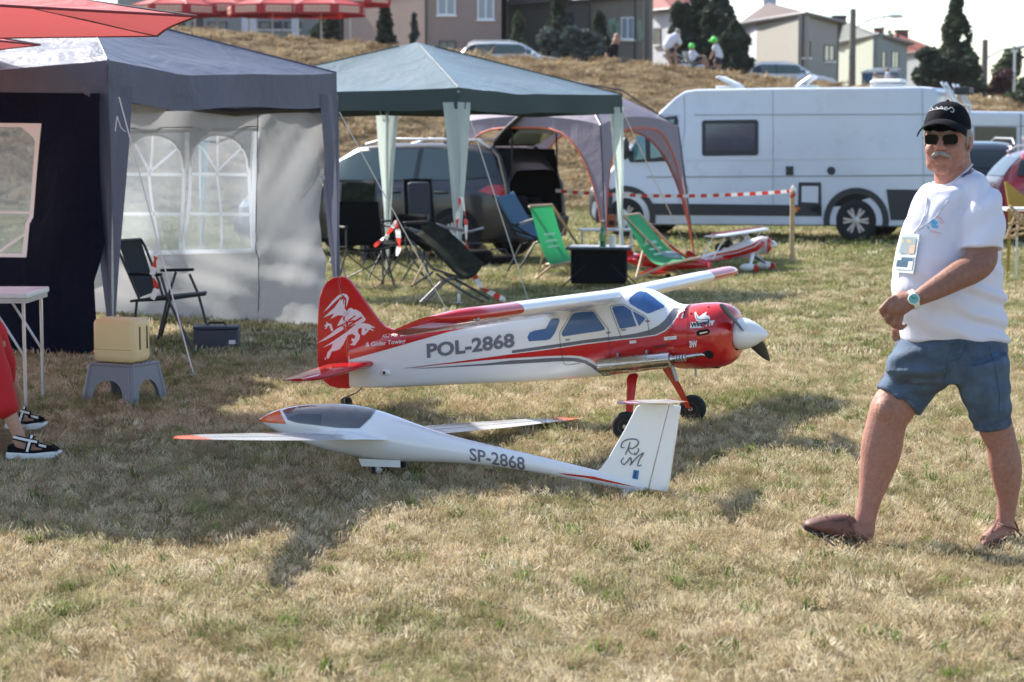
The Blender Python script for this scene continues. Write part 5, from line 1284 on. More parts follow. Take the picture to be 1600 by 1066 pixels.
# ------------------------------------------------------------ cars
def cast_side(bv, R4, sgn, e=.012, zoff=0):
    Ri = R4.to_3x3()
    def fn(X, Z):
        o = R4 @ Vector((X, sgn * 4, Z)); d = Ri @ Vector((0, -sgn, 0)); h = bv.ray_cast(o, d)
        return None if h[0] is None else h[0] - d * e
    return fn
def cast_end(bv, R4, sgn, e=.012):
    Ri = R4.to_3x3()
    def fn(Y, Z):
        o = R4 @ Vector((sgn * 9, Y, Z)); d = Ri @ Vector((-sgn, 0, 0)); h = bv.ray_cast(o, d)
        return None if h[0] is None else h[0] - d * e + Vector((0, 0, .006))
    return fn
def car(name, label, loc, rz, paint, L=4.5, H=1.5, kind='estate', open_rear=False, group=None, detail=True):
    """local X runs forward from the rear bumper (0) to the nose (L)"""
    root = thing(name, label, 'car', loc, rz, group); W = .88
    if kind == 'suv': H_ = H
    k = H / 1.5
    st = [  # X/L, z low, belt, top, w low, w belt, w top
        (.000, .38, .86, .88, .60, .70, .60), (.015, .30, .96, 1.02, .80, .82, .64), (.05, .26, 1.0, 1.22, .86, .86, .62), (.10, .24, 1.0, 1.42, .88, .87, .60), (.17, .22, 1.0, 1.485, .88, .88, .61),
        (.30, .20, .99, 1.50, .88, .88, .63), (.45, .20, .97, 1.50, .88, .88, .63), (.55, .20, .95, 1.46, .88, .88, .62), (.62, .20, .95, 1.30, .88, .87, .62), (.70, .20, .94, 1.06, .88, .86, .64), (.74, .20, .93, .97, .88, .85, .68),
        (.84, .21, .88, .91, .87, .83, .66), (.93, .22, .78, .81, .84, .78, .60), (.98, .26, .66, .70, .74, .66, .52), (1.0, .34, .56, .58, .58, .52, .42)]
    if kind == 'estate': st[2] = (.05, .26, 1.0, 1.38, .86, .86, .60); st[1] = (.02, .30, .98, 1.16, .82, .82, .62); st[3] = (.09, .24, 1.0, 1.45, .88, .87, .61)
    if open_rear: st = st[1:]
    rings = []
    for X, zl, zb, zt, wl, wb, wt in st:
        X *= L; zl, zb, zt = zl * k, zb * k, zt * k
        half = [(wl * .80, zl), (wl * .97, zl + .06), (wl * 1.0, zl + .22), (wb * 1.0, zb - .18), (wb * .975, zb - .03), (wb * .94, zb), (lerp(wb * .94, wt, .55), lerp(zb, zt, .5)), (wt, zt - .05 * k if zt - zb > .1 else zt - .01), (wt * .90, zt - .012), (wt * .5, zt)]
        rings.append([Vector((X, y, z)) for y, z in half] + [Vector((X, -y, z)) for y, z in half[::-1]])
    mb = MB(); mb.loft(rings, caps=False); n = len(rings[0]); mb.add(rings[-1], [tuple(range(n))])
    if not open_rear: mb.add(rings[0], [tuple(range(n))])
    body = mb.build('body', paint, root, smooth=42); bv = bvh_of([body]); R4 = ROOTM[root]
    g = 'glass_dark'
    for s_ in (1, -1):
        fn = cast_side(bv, R4, s_)
        def gl_(name, pts, m=g, e=None, par=None): 
            f = fn if e is None else cast_side(bv, R4, s_, e); return lay([[(x * L, z * k) for x, z in pts]], f, name, M[m], par or root, cut=.12)
        t = .985
        M.setdefault('side_glass', mat('side_glass', (.085, .115, .105), .08, spec=.7)); g2 = 'side_glass'; a = gl_('side_glass', [(.33, 1.03), (.33, 1.42), (.53, 1.40), (.60, 1.28), (.675, 1.02)], g2); gl_('rear_side_glass', [(.185, 1.04), (.185, 1.42), (.315, 1.425), (.315, 1.035)], g2)  # pale green reflections are put into the side glass colour
        gl_('quarter_glass', [(.06, 1.08), (.085, 1.36), (.165, 1.41), (.165, 1.05)])
        for x in (.322, .175): gl_('pillar', [(x - .006, 1.02), (x - .006, 1.44), (x + .006, 1.44), (x + .006, 1.02)], 'trim', .016)
        for x in (.175, .322, .64):
            pts = [fn(x * L + (.35 if x < .2 and z < .6 else 0) , z * k) for z in (.98, .85, .7, .6, .45, .32)]; pts = [p for p in pts if p]
            MB().tube(pts, .005, 4).build('door_seam', M['line_dark'], root, world=True)
        for x in (.21, .37):
            p0, p1 = fn(x * L, .88 * k), fn((x + .045) * L, .88 * k)
            if p0 and p1: MB().tube([p0, lerp(p0, p1, .5) + R4.to_3x3() @ Vector((0, s_ * .03, 0)), p1], .014, 6).build('door_handle', paint, root, world=True)
        gl_('tail_light', [(.0, .84), (.012, .98), (.075, .98), (.11, .90), (.05, .84)], 'lamp_red'); gl_('headlight', [(.90, .66), (.87, .78), (.94, .74), (.965, .64)], 'lamp_clear')
        gl_('sill', [(.27, .20), (.27, .30), (.73, .30), (.73, .20)], 'trim')
        for x in (.185, .80):
            c_ = Vector((x * L, s_ * .80, .33)); pa = [(cos(a), sin(a)) for a in [pi * q / 14 * 1.1 - .15 for q in range(15)]]
            MB().prism([Vector((c_.x + .40 * x_, s_ * .875, c_.z + .40 * z_)) for x_, z_ in pa], (0, s_ * .012, 0)).build('arch_liner', M['hole'], root)
            wheel(root, c_ + Vector((0, s_ * .01, 0)), (0, s_, 0), .325, .20, 5, world=False)
        mp = fn(.66 * L, 1.02 * k)
        if mp: MB().ell(mp + R4.to_3x3() @ Vector((0, s_ * .12, .02)), (.11, .09, .075), 10, 7).build('door_mirror', paint, root, world=True)
        # roof rails
        MB().tube([Vector((.10 * L, s_ * .60, 1.44 * k)), Vector((.14 * L, s_ * .60, 1.54 * k)), Vector((.45 * L, s_ * .61, 1.555 * k)), Vector((.52 * L, s_ * .60, 1.48 * k))], .018, 6).build('roof_rail', M['alu'], root)
    fe = cast_end(bv, R4, 1); o = lay([[(-.58, 1.02 * k), (.58, 1.02 * k), (.50, 1.42 * k), (-.50, 1.42 * k)]], fe, 'windscreen', M[g], root, cut=.12)
    if not open_rear:
        fr_ = cast_end(bv, R4, -1); lay([[(-.55, 1.06 * k), (.55, 1.06 * k), (.5, 1.36 * k), (-.5, 1.36 * k)]], fr_, 'rear_window', M[g], root, cut=.12)
        lay([[(-.24, .62 * k), (.24, .62 * k), (.24, .72 * k), (-.24, .72 * k)]], fr_, 'number_plate', M['decal_white'], root, cut=.2)
    return root, body, bv, R4, k
# grey estate with its tailgate up
PH = radians(27); D_ = Vector((-cos(PH), sin(PH), 0)); c0 = gr(788, 412); c0 = c0 + Vector((sin(PH), cos(PH), 0)) * .86 - D_ * .12
M['car_grey'] = mat('car_grey', (.032, .031, .033), .28, .2, coat=.6)
gc, gbody, gbv, gR, gk = car('estate_car', 'dark grey estate car with raised tailgate behind the green gazebo', c0, atan2(D_.y, D_.x), M['car_grey'], 4.6, 1.58, 'estate', True)
L = 4.6
sh = [(.83, .55), (.83, 1.0), (.62, 1.50), (-.62, 1.50), (-.83, 1.0), (-.83, .55)]
rr_ = [[Vector((X, y * w_, z)) for y, z in sh] for X, w_ in ((.10, .98), (.6, .96), (1.25, .94))]
mb = MB(); mb.loft(rr_, caps=False); mb.add(rr_[-1], [tuple(range(6))]); mb.build('boot_lining', M['black_cloth'], gc)
MB().prism([Vector((.06, .84, .46)), Vector((.06, -.84, .46)), Vector((.03, -.84, .62)), Vector((.03, .84, .62))], (.06, 0, 0)).build('bumper_edge', M['trim'], gc)
MB().prism([Vector((.0, .80, .30)), Vector((.0, -.80, .30)), Vector((-.03, -.84, .58)), Vector((-.03, .84, .58))], (.12, 0, 0)).build('rear_bumper', M['trim'], gc, bevel=.03)
for y in (-.82, .82): MB().tube([(.06, y, .6), (.10, y, 1.02), (.28, y * .82, 1.40), (.42, y * .76, 1.52)], .035, 8).build('boot_pillar', M['car_grey'], gc)
# tailgate, hinged at the roof, pointing back and up
tg = [Vector((.42, -.62, 1.56)), Vector((.42, .62, 1.56)), Vector((.14, .74, 1.76)), Vector((-.20, .78, 2.00)), Vector((-.20, -.78, 2.00)), Vector((.14, -.74, 1.76))]
th_ = radians(6); RT = Matrix.Translation((.42, 0, 1.56)) @ Matrix.Rotation(radians(0), 4, 'Y') @ Matrix.Translation((-.42, 0, -1.56))
t1 = MB().prism([RT @ p for p in tg], RT.to_3x3() @ Vector((0, 0, .07))).build('tailgate', M['car_grey'], gc, bevel=.02)
MB().prism([RT @ (p * 1) - Vector((0, 0, .02)) + (Vector((.05, 0, 0)) if i > 1 else Vector()) for i, p in enumerate(tg)], (0, 0, .012)).build('tailgate_lining', M['black_plastic'], t1)
MB().prism([RT @ Vector(p) for p in ((.26, -.46, 1.615), (.26, .46, 1.615), (.06, .54, 1.76), (.06, -.54, 1.76))], (0, 0, -.05)).build('rear_window', mat('tailgate_glass', (.28, .34, .30), .1), t1)
for y in (-.70, .70): MB().tube([(.10, y, 1.1), RT @ Vector((.10, y * .95, 1.72))], .012, 6).build('gas_strut', M['black_plastic'], gc)
for k, (x, y, z, s_) in enumerate(((.35, .3, .72, (.4, .5, .3)), (.45, -.35, .70, (.45, .5, .26)), (.25, -.05, .66, (.25, .3, .2)))):
    o = MB().box((0, 0, 0), s_).build('storage_bag', M['black_cloth'], None, bevel=.05); o.location = ROOTM[gc] @ Vector((x, y, z)); o.rotation_euler = (0, 0, gc.rotation_euler.z + .2 * k)
    tag(o, ('larger dark bag in the open boot of the grey estate', 'dark holdall deep in the open boot of the grey estate', 'smallest dark bag at the boot sill of the grey estate')[k], 'bag', 'bags in the open boot')
# white car above the bank
M['car_white'] = mat('car_white', (.62, .64, .66), .2, coat=.6)
b = plateau(716, 78.5); b.z -= .70
car('parked_car', 'white hatchback parked along the crest in front of the pink house', b, 0, M['car_white'], 4.5, 1.5, 'hatch')
b = plateau(1160, 84); b.z -= .45
car('parked_car', 'white car whose roof shows above the crest left of the beige house corner', b, 0, M['car_white'], 3.9, 1.45, 'hatch')
for k, px in enumerate((330, 420)):
    b = plateau(px, 92); b.z -= .55
    car('parked_car', ('left dark car behind the columns of the grey building', 'right dark car behind the columns, nearer the dark bush')[k], b, pi * k, mat('car_dark', (.03, .035, .045), .2, coat=.6), 4.2, 1.45, 'hatch', group='dark cars behind the columns')
# red car with roof bars, black car end-on
b = gr(1566, 382); b = Vector((b.x, b.y + .95, 0))
M['car_red'] = mat('car_red', (.32, .012, .02), .25, coat=.6)
rc, *_ = car('parked_car', 'dark red car with roof bars at the right edge behind the walking man', b, 0, M['car_red'], 4.2, 1.5, 'hatch')
for x in (1.1, 1.9): MB().tube([(x, -.6, 1.52), (x, -.55, 1.60), (x, .55, 1.60), (x, .6, 1.52)], .02, 6).build('roof_bar', M['black_plastic'], rc)
MB().box((1.4, .35, 1.65), (1.6, .06, .07)).build('bike_rail', M['alu'], rc, bevel=.01)
b = Vector((8.35, 35.2, 0)); car('parked_car', 'black car seen end-on between the camper van and the red car', b, pi / 2, mat('car_black', (.012, .013, .015), .2, coat=.8), 4.3, 1.62, 'hatch')
# white coach behind
wb_ = thing('motorhome', 'long white motorhome with a dark window at the right edge beyond the camper van', 'motorhome', at(1700, 300, 46) * 1)
wb_.location.z = 0; ROOTM[wb_] = Matrix.Translation(wb_.location)
Yb = 43.0
q = lambda px, py: onpl(px, py, Vector((0, Yb, 0)), Vector((0, 1, 0)))
pp = [(1478, 330), (1478, 186), (1486, 173), (1800, 178), (1806, 190), (1808, 330)]
MB().prism([q(*p) for p in pp], (0, 2.3, 0)).build('body', M['van_white'], wb_, world=True, bevel=.08)
f_ = lambda e: (lambda px, py: q(px, py) - Vector((0, e, 0)))
lay([[(1522, 198), (1588, 199), (1588, 248), (1522, 246)]], f_(.02), 'side_window', M['glass_dark'], wb_, cut=60)
lay([[(1620, 200), (1690, 201), (1690, 240), (1620, 239)]], f_(.02), 'side_window', M['glass_dark'], wb_, cut=60)
lay([[(1594, 178), (1596, 178), (1596, 310), (1594, 310)]], f_(.012), 'door_seam', M['grey_paint'], wb_, cut=60); lay([[(1480, 196), (1806, 199), (1806, 200), (1480, 197)]], f_(.012), 'body_crease', M['grey_paint'], wb_, cut=60)
for px in (1540, 1750): c_ = q(px, 325); c_.z = .36; wheel(wb_, c_ + Vector((0, .1, 0)), (0, -1, 0), .36, .22)
# blue and white kiosk van on the crest with people
kb = plateau(1357, 90); kz = kb.z; kt = thing('kiosk', 'small blue kiosk with a rounded white roof on the crest, right of the lamp post', 'kiosk', kb)
def kp(px, py): p = onpl(px, py, kb, Vector((0, 1, 0))); return p
MB().prism([kp(*p) for p in [(1356, 140), (1356, 113), (1404, 113), (1404, 140)]], (0, 1.6, 0)).build('body', mat('kiosk_blue', (.03, .13, .26), .5), kt, world=True, bevel=.04)
MB().prism([kp(*p) for p in [(1354, 114), (1358, 108), (1368, 106.5), (1398, 107), (1406, 114)]], (0, 1.7, 0)).build('roof', M['white_paint'], kt, world=True, bevel=.05)
lay([[(1366, 117), (1403, 117), (1403, 128), (1366, 128)]], lambda px, py: kp(px, py) - Vector((0, .02, 0)), 'counter_opening', M['cream'], kt, cut=60)
lay([[(1396, 116), (1403, 116), (1403, 134), (1396, 134)]], lambda px, py: kp(px, py) - Vector((0, .03, 0)), 'side_panel', M['pane_light'], kt, cut=60)
# ------------------------------------------------------------ camp furniture and small things
def cyl(mb, a, b, r, n=8): mb.tube([a, b], r, n)
def rod(root, name, m, pts, r, n=7, world=True): return MB().tube(pts, r, n).build(name, m if not isinstance(m, str) else M[m], root, world=world)
M['stool_grey'] = mat('stool_grey', (.185, .195, .225), .45, var=.04)
M['canister'] = mat('canister_plastic', (.82, .71, .46), .35, var=.06, vscale=6, trans=.5)
M['deck_green'] = mat('deck_green', (.03, .34, .12), .7, trans=.25)
M['deck_wood'] = mat('deck_wood', (.46, .34, .22), .6, var=.15, vscale=10)
M['blue_cloth'] = mat('blue_cloth', (.05, .12, .20), .8, bump=.3); M['chair_mesh'] = mat('chair_mesh', (.035, .038, .042), .9, spec=.15, bump=.4, bscale=200)
M['tape_white'] = mat('tape_white', (.80, .78, .75), .4, trans=.3); M['tape_red'] = mat('tape_red', (.62, .05, .03), .4, trans=.3)
# near red parasol over the left edge
pc = Vector((-3.72, 11.55, 0))
parasol('parasol', 'red parasol added behind the larger one at the upper left to shade the stool', Vector((-5.15, 14.3, 0)), 1.75, 2.28, 2.62, M['parasol_red'], rot=radians(10), sides=8)  # second parasol, added to cast shade over the stool
parasol('parasol', 'large red parasol reaching in over the top left corner', pc, 2.05, 2.26, 2.62, M['parasol_red'], rot=radians(-14), sides=6)
# step stool
sA, sB = gr(128, 628), gr(207, 634); sd_ = (sB - sA); sd_.z = 0; SLn = sd_.length; su = sd_.normalized(); sv = Vector((-su.y, su.x, 0))
so = sA + su * SLn / 2 + sv * .17; stool = thing('step_stool', 'grey plastic step stool carrying a fuel canister', 'stool', (so.x, so.y, 0), atan2(su.y, su.x))
hx, hy, tx, ty_, SH = SLn / 2, .17, SLn / 2 * .84, .135, .235
def skirt(ax, sgn):
    # side panel with an arched cut-out, from the top rim down to two feet
    def P(t, z):  # t -1..1 along, z 0..SH
        k = z / SH; x = lerp(hx, tx, k); y = lerp(hy, ty_, k)
        return Vector((t * x, sgn * y, z)) if ax == 0 else Vector((sgn * x, t * y, z))
    out = [P(-1, 0), P(-1, SH), P(1, SH), P(1, 0), P(.62, 0)] + [P(.62 * cos(a), .14 * sin(a) ** .6) for a in [pi * k / 10 for k in range(1, 10)]] + [P(-.62, 0)]
    n = Vector((0, -sgn, 0)) if ax == 0 else Vector((-sgn, 0, 0)); MB().prism(out, n * .006).build('side_panel', M['stool_grey'], stool, smooth=0)
for a in (0, 1):
    for s_ in (-1, 1): skirt(a, s_)
for sx in (-1, 1):
    for sy in (-1, 1):
        MB().tube([(sx * (hx - .012), sy * (hy - .012), 0), (sx * (tx - .012), sy * (ty_ - .012), SH - .01)], [.022, .02], 10).build('leg', M['stool_grey'], stool)
MB().box((0, 0, SH - .004), (tx * 2 + .01, ty_ * 2 + .01, .016)).build('step_top', M['stool_grey'], stool, bevel=.005)
for i in range(9):
    for j in range(3): MB().box((lerp(-tx * .8, tx * .8, i / 8), lerp(-ty_ * .65, ty_ * .65, j / 2), SH + .0045), (.012, .055, .002), Matrix.Rotation(.35, 4, 'Z')).build('slot', M['hole'], stool)
# canister
cR = ROOTM[stool]; can = thing('fuel_canister', 'yellowish white plastic canister lying on the grey stool', 'canister', cR @ Vector((-.015, 0, SH + .006)), stool.rotation_euler.z + .1)
MB().box((0, 0, .135), (.30, .20, .265)).build('body', M['canister'], can, bevel=.035)
for y in (-.035, .045): MB().box((.152, y, .15), (.005, .011, .14)).build('handle_slot', M['hole'], can, bevel=.004)
MB().box((0, -.1005, .08), (.26, .002, .004)).build('fuel_level', mat('fuel_line', (.60, .45, .2), .4), can)
MB().lathe((-.145, -.02, .05), (-1, 0, 0), [(0, .03), (.02, .03), (.035, .024), (.04, 0)], 14).build('cap', M['lamp_red'], can)
MB().box((-.165, -.03, .10), (.02, .02, .10)).build('cap_strap', M['lamp_red'], can, bevel=.004)
# white folding table at the left edge
Yt = gr(38, 640).y; tb = thing('folding_table', 'white folding table cut by the left edge of the picture', 'table', (at(-60, 500, Yt).x, Yt + .25, 0))
zt = at(20, 462, Yt).z
xr_ = at(45, 462, Yt).x - tb.location.x
MB().box((xr_ - .45, 0, zt), (.9, .55, .035)).build('table_top', M['white_plastic'], tb, bevel=.008)
MB().box((xr_ - .45, 0, zt - .03), (.88, .53, .03)).build('apron', M['alu'], tb)
for y in (-.22, .22):
    for x in (xr_ - .04, xr_ - .82): MB().tube([(x, y, 0), (x - .0, y, zt - .03)], .011, 7).build('leg', M['alu'], tb)
    MB().tube([(xr_ - .045, y, zt - .36), (xr_ - .24, y, zt - .04)], .008, 6).build('brace', M['alu'], tb)
# grey folding chair in the tent
Yc = gr(265, 545).y
cpt = lambda px, py, dy=0: at(px, py, Yc + dy)
ch = thing('folding_chair', 'dark grey folding armchair in front of the white tent wall', 'chair', (cpt(250, 520).x, Yc, 0))
q = [cpt(184, 378, .1), cpt(220, 376, .5), cpt(244, 455, .35), cpt(216, 466, -.05)]
MB().prism(q, Vector((.0, .012, .0))).build('backrest', M['chair_mesh'], ch, world=True)
MB().prism([cpt(214, 468, -.05), cpt(246, 462, .4), cpt(322, 458, .35), cpt(270, 465, -.1)], (0, 0, -.02)).build('seat', M['chair_mesh'], ch, world=True)
for pts in ([cpt(182, 384, .1), cpt(184, 376, .1), cpt(220, 374, .5), cpt(226, 384, .5)], [cpt(182, 384, .1), cpt(218, 468, -.05)], [cpt(226, 384, .5), cpt(248, 440, .4), cpt(254, 462, .4)],
            [cpt(204, 471, -.1), cpt(270, 462, -.15), cpt(322, 457, .3)],
            [cpt(252, 432, -.15), cpt(262, 466, -.15), cpt(303, 590, -.35) * 1],
            [cpt(275, 425, .35), cpt(262, 466, .3), cpt(247, 530, .35)], [cpt(296, 428, .35), cpt(310, 460, .35), cpt(324, 511, .35)], [cpt(214, 470, 0), cpt(211, 500, 0)], [cpt(268, 462, -.15), cpt(252, 525, .1)]):
    if pts[-1].z < .02: pts[-1].z = .01
    rod(ch, 'frame_tube', 'dark_grey', pts, .011)
for a, b in ((cpt(200, 431, -.1), cpt(252, 432, -.15)), (cpt(250, 425, .45), cpt(302, 424, .4))):
    MB().prism([a, b, b + Vector((0, .06, 0)), a + Vector((0, .06, 0))], (0, 0, .022)).build('armrest', M['black_plastic'], ch, world=True, bevel=.006)
# tool box
c = gr(336, 546); tbx = thing('tool_box', 'small dark blue-grey tool box on the grass under the white tent wall', 'tool box', (c.x, c.y + .1, 0), .08)
wd = 70 / 3111 * c.y; M['toolbox'] = mat('toolbox', (.035, .045, .065), .5)
MB().box((0, 0, .075), (wd, .2, .15)).build('body', M['toolbox'], tbx, bevel=.01); MB().box((0, 0, .163), (wd * 1.03, .21, .022)).build('lid', M['toolbox'], tbx, bevel=.008)
MB().tube([(-.07, 0, .175), (-.06, 0, .195), (.06, 0, .195), (.07, 0, .175)], .008, 6).build('handle', M['black_plastic'], tbx); MB().box((wd * .36, -.105, .055), (.05, .006, .03)).build('sticker', M['decal_white'], tbx)
# guy ropes, pegs and barrier tape
def rope(label, pts, r=.005, peg=True):
    o = thing('guy_rope', label, 'rope', pts[-1]); rod(o, 'cord', 'rope', pts, r, 5)
    if peg: rod(o, 'peg', 'dull_metal', [pts[-1] + Vector((-.02, 0, .06)), pts[-1] + Vector((.02, 0, -.1))], .006, 5)
    return o
rope('white guy rope from the grey tent corner down past the folding chair', [at(186, 152, 14.45), gr(303, 588)], .005)
for k in range(3):
    c_ = gr(303, 588); MB().tube([c_, c_ + Vector((.06 * cos(k * 2.1), .06 * sin(k * 2.1), .015)), c_ + Vector((.03 * cos(k * 2.1 + 1), .08 * sin(k), .004))], .004, 5).build('cord_end', M['rope'], [o for o in bpy.data.objects if o.name == 'guy_rope'][0], world=True)
rope('guy rope from the far corner of the grey tent carrying two tape ends', [at(530, 175, 17.1), at(620, 340, 17.2) , gr(704, 496)], .005)
rope('thin guy rope from the front corner of the green gazebo', [at(736, 190, 19.4), gr(826, 472)], .005)
rope('white guy rope from the right corner of the green gazebo', [at(970, 168, 22.2), gr(1086, 416)], .006)
rope('thin guy rope of the lilac tent reaching the grass before the camper van', [at(1045, 250, 27.8), gr(1092, 384)], .006)
def tape(label, pts, w0, seg=5, name='barrier_tape', flip=0, up=None, group=None):
    """red and white striped ribbon along pts"""
    o = thing(name, label, 'tape', pts[-1], 0, group); 
    dl = [0]
    for a, b in zip(pts, pts[1:]): dl.append(dl[-1] + (b - a).length)
    def at_(t):
        d = t * dl[-1]
        for i in range(len(pts) - 1):
            if d <= dl[i + 1] + 1e-9: return lerp(pts[i], pts[i + 1], (d - dl[i]) / max(1e-9, dl[i + 1] - dl[i]))
        return pts[-1]
    for k in range(seg):
        mb = MB()
        def F(u, v, k=k):
            t = (k + u) / seg; p = at_(t); d = (at_(min(1, t + .01)) - at_(max(0, t - .01))); d = d.normalized() if d.length else Vector((1, 0, 0))
            n = (Vector(up) if up else Vector((0, 0, 1))); s_ = n.cross(d); s_ = s_.normalized() if s_.length > .2 else Vector((1, 0, 0)); 
            tw = t * 5 + flip; e = (s_ * cos(tw) + s_.cross(d) * sin(tw)) if not up else s_
            return p + e * (w0 * (v - .5)) + Vector((0, .006 * sin(t * 20), 0))
        mb.grid(F, 6, 1); mb.build('stripe', M['tape_red'] if (k + flip) % 2 else M['tape_white'], o, world=True, smooth=60)
    return o
y_ = 17.2
tape('left end of the tape knotted round the guy rope left of the black chairs', [at(619, 344, y_), at(612, 358, y_ - .02), at(598, 373, y_ - .05), at(585, 385, y_ - .08)], .034, 4, group='tape ends on the guy ropes')
tape('right tape end hanging straight down from the same knot', [at(619, 344, y_), at(622, 365, y_ - .03), at(624, 385, y_ - .04), at(620, 400, y_ - .04)], .045, 4, flip=1, group='tape ends on the guy ropes')
yq = 14.0
tape('red and white tape strip hanging at the grey folding chair', [at(245, 383, yq), at(243, 405, yq - .03), at(238, 430, yq), at(245, 450, yq + .02), at(238, 468, yq)], .04, 5)
y3 = 19.3
tape('tape hanging along the front pole of the green gazebo and trailing to the grass', [at(722, 308, y3), at(728, 345, y3 - .03), at(729, 385, y3 - .03), at(738, 425, y3 - .1), at(752, 450, y3 - .2), gr(790, 474) + Vector((0, 0, .03))], .055, 11)
tape('short tape end left of the green gazebo front pole', [at(719, 310, y3), at(716, 330, y3 - .03), at(714, 352, y3), at(715, 376, y3)], .045, 4, flip=1)
# taped-off line with its stake
sk = gr(1237, 413); st = thing('wooden_stake', 'wooden stake with tape knotted round its head in front of the camper van', 'stake', sk)
zh = at(1237, 296, sk.y).z
MB().box((0, 0, zh / 2 - .1), (.06, .04, zh + .2)).build('post', M['wood'], st, bevel=.006)
rod(st, 'tape_knot', 'tape_white', [sk + Vector((-.03, -.03, zh - .04)), sk + Vector((.0, -.04, zh + .04)), sk + Vector((.03, -.03, zh - .02))], .022, 6); rod(st, 'tape_knot', 'tape_red', [sk + Vector((-.035, -.03, zh - .1)), sk + Vector((.03, -.045, zh - .06))], .02, 6)
a = at(868, 298, 27.5); b = Vector((sk.x, sk.y - .03, zh - .02)); tape('long barrier tape stretched from the grey estate to the stake', [lerp(a, b, i / 16) - Vector((0, 0, .07 * 4 * (i / 16) * (1 - i / 16))) for i in range(17)], .045, 40, up=(0, 1, .01))
# deck chairs
def deck(label, A, group='green deck chairs'):
    """A: photo points head-left, head-right, foot-left, foot-right with depths; strips traced on the photo"""
    r = thing('deck_chair', label, 'deck chair', A['o'], 0, group)
    HL, HR, FL, FR = A['HL'], A['HR'], A['FL'], A['FR']
    for a, b in ((HL, FL), (HR, FR)): rod(r, 'side_rail', 'deck_wood', [a, b], .020, 4)
    rod(r, 'head_rail', 'deck_wood', [HL, HR], .016, 6)
    SL, SR = A['SL'], A['SR']; BL, BR = A['BL'], A['BR']         # seat front bar, rear feet
    rod(r, 'seat_rail', 'deck_wood', [SL, SR], .016, 6)
    for a, b in ((SL, BL), (SR, BR)): rod(r, 'rear_rail', 'deck_wood', [a, b], .018, 4)
    rod(r, 'cross_rail', 'deck_wood', [BL, BR], .015, 6)
    for a, b, t, e in ((HL, FL, .38, BL), (HR, FR, .38, BR)): 
        p = lerp(a, b, t); rod(r, 'prop', 'deck_wood', [p, Vector((lerp(p.x, e.x, .75), lerp(p.y, e.y, .75), .01))], .014, 4)
    def F(u, v):
        a = lerp(HL, HR, u); b = lerp(SL, SR, u); p = lerp(a, b, v); p = p - Vector((0, 0, A['sag'] * sin(pi * v ** 1.25))); return p
    o = MB().grid(F, 8, 20).build('sling', M['deck_green'], r, world=True, smooth=60)
    for k in range(4):
        def G(u, v, k=k): p = F(.25 + .5 * u, .28 + .09 * k + .035 * v); return p + Vector((0, -.012, .010))
        MB().grid(G, 6, 1).build('print_line', mat('deck_print%d' % k, (.35, .60, .42), .7) if k == 0 and 'dp' not in M else M['dp'], o, world=True) if k else M.__setitem__('dp', mat('deck_print', (.35, .60, .42), .7))
    return r
g_ = lambda px, py: gr(px, py) + Vector((0, 0, .01))
Yd = 22.6
deck('left green deck chair beside the black box, in front of the open car boot', dict(o=g_(870, 430), HL=at(827, 322, Yd), HR=at(862, 320, Yd + .25), FL=g_(895, 436) + Vector((0, -.1, 0)), FR=g_(912, 398), SL=at(862, 416, Yd - .35), SR=at(897, 408, Yd + .1), BL=g_(836, 438), BR=g_(850, 415), sag=.10))
Yd = 23.6
deck('right green deck chair between the black box and the red model aeroplanes', dict(o=g_(1030, 430), HL=at(974, 337, Yd), HR=at(998, 334, Yd + .5), FL=g_(1068, 434), FR=g_(1092, 428) + Vector((0, .2, 0)), SL=at(1040, 414, Yd - .7), SR=at(1094, 402, Yd - .2), BL=g_(988, 440), BR=g_(1016, 424), sag=.16))
# black box table with bottle and cup
c = gr(938, 450); bxw = 92 * c.y / FPX; zt = at(940, 389, c.y).z
bt = thing('folding_box', 'black collapsible box used as a side table under the green gazebo edge', 'box table', (c.x, c.y + .28, 0), -.08)
MB().box((0, 0, zt / 2 + .015), (bxw * .95, .5, zt - .05)).build('body', M['black_cloth'], bt, bevel=.02); MB().box((0, 0, zt), (bxw * 1.12, .6, .03)).build('top_tray', M['dark_grey'], bt, bevel=.012)
MB().box((0, 0, zt + .0165), (bxw * 1.0, .5, .003)).build('tray_surface', M['alu'], bt)
for s_ in (-1, 1):
    MB().tube([(s_ * bxw * .62, -.33, .005), (s_ * bxw * .2, -.262, zt * .62)], .008, 5).build('leg', M['black_plastic'], bt); MB().tube([(s_ * bxw * .62, .33, .005), (s_ * bxw * .2, .262, zt * .62)], .008, 5).build('leg', M['black_plastic'], bt)
M['bottle_green'] = mat('bottle_green', (.02, .14, .04), .1, spec=.8, coat=.5)
k_ = at(941, 389, c.y + .2); bo = thing('bottle', 'green bottle standing on the black box', 'bottle', Vector((k_.x, c.y + .12, zt + .018)))
MB().lathe((0, 0, 0), (0, 0, 1), [(0, .035), (.005, .038), (.15, .038), (.19, .030), (.22, .016), (.27, .014), (.275, .016), (.28, 0)], 18).build('glass', M['bottle_green'], bo); MB().lathe((0, 0, .06), (0, 0, 1), [(0, .0385), (0, .039), (.07, .039), (.07, .0385)], 18).build('label_band', mat('bottle_label', (.12, .30, .10), .5), bo); MB().lathe((0, 0, .275), (0, 0, 1), [(0, .0165), (.018, .0165), (.02, 0)], 10).build('cap', M['decal_white'], bo)
k_ = at(956, 389, c.y + .2); cu = thing('paper_cup', 'pale grey cup with yellowish rim beside the green bottle', 'cup', Vector((k_.x, c.y + .08, zt + .018)))
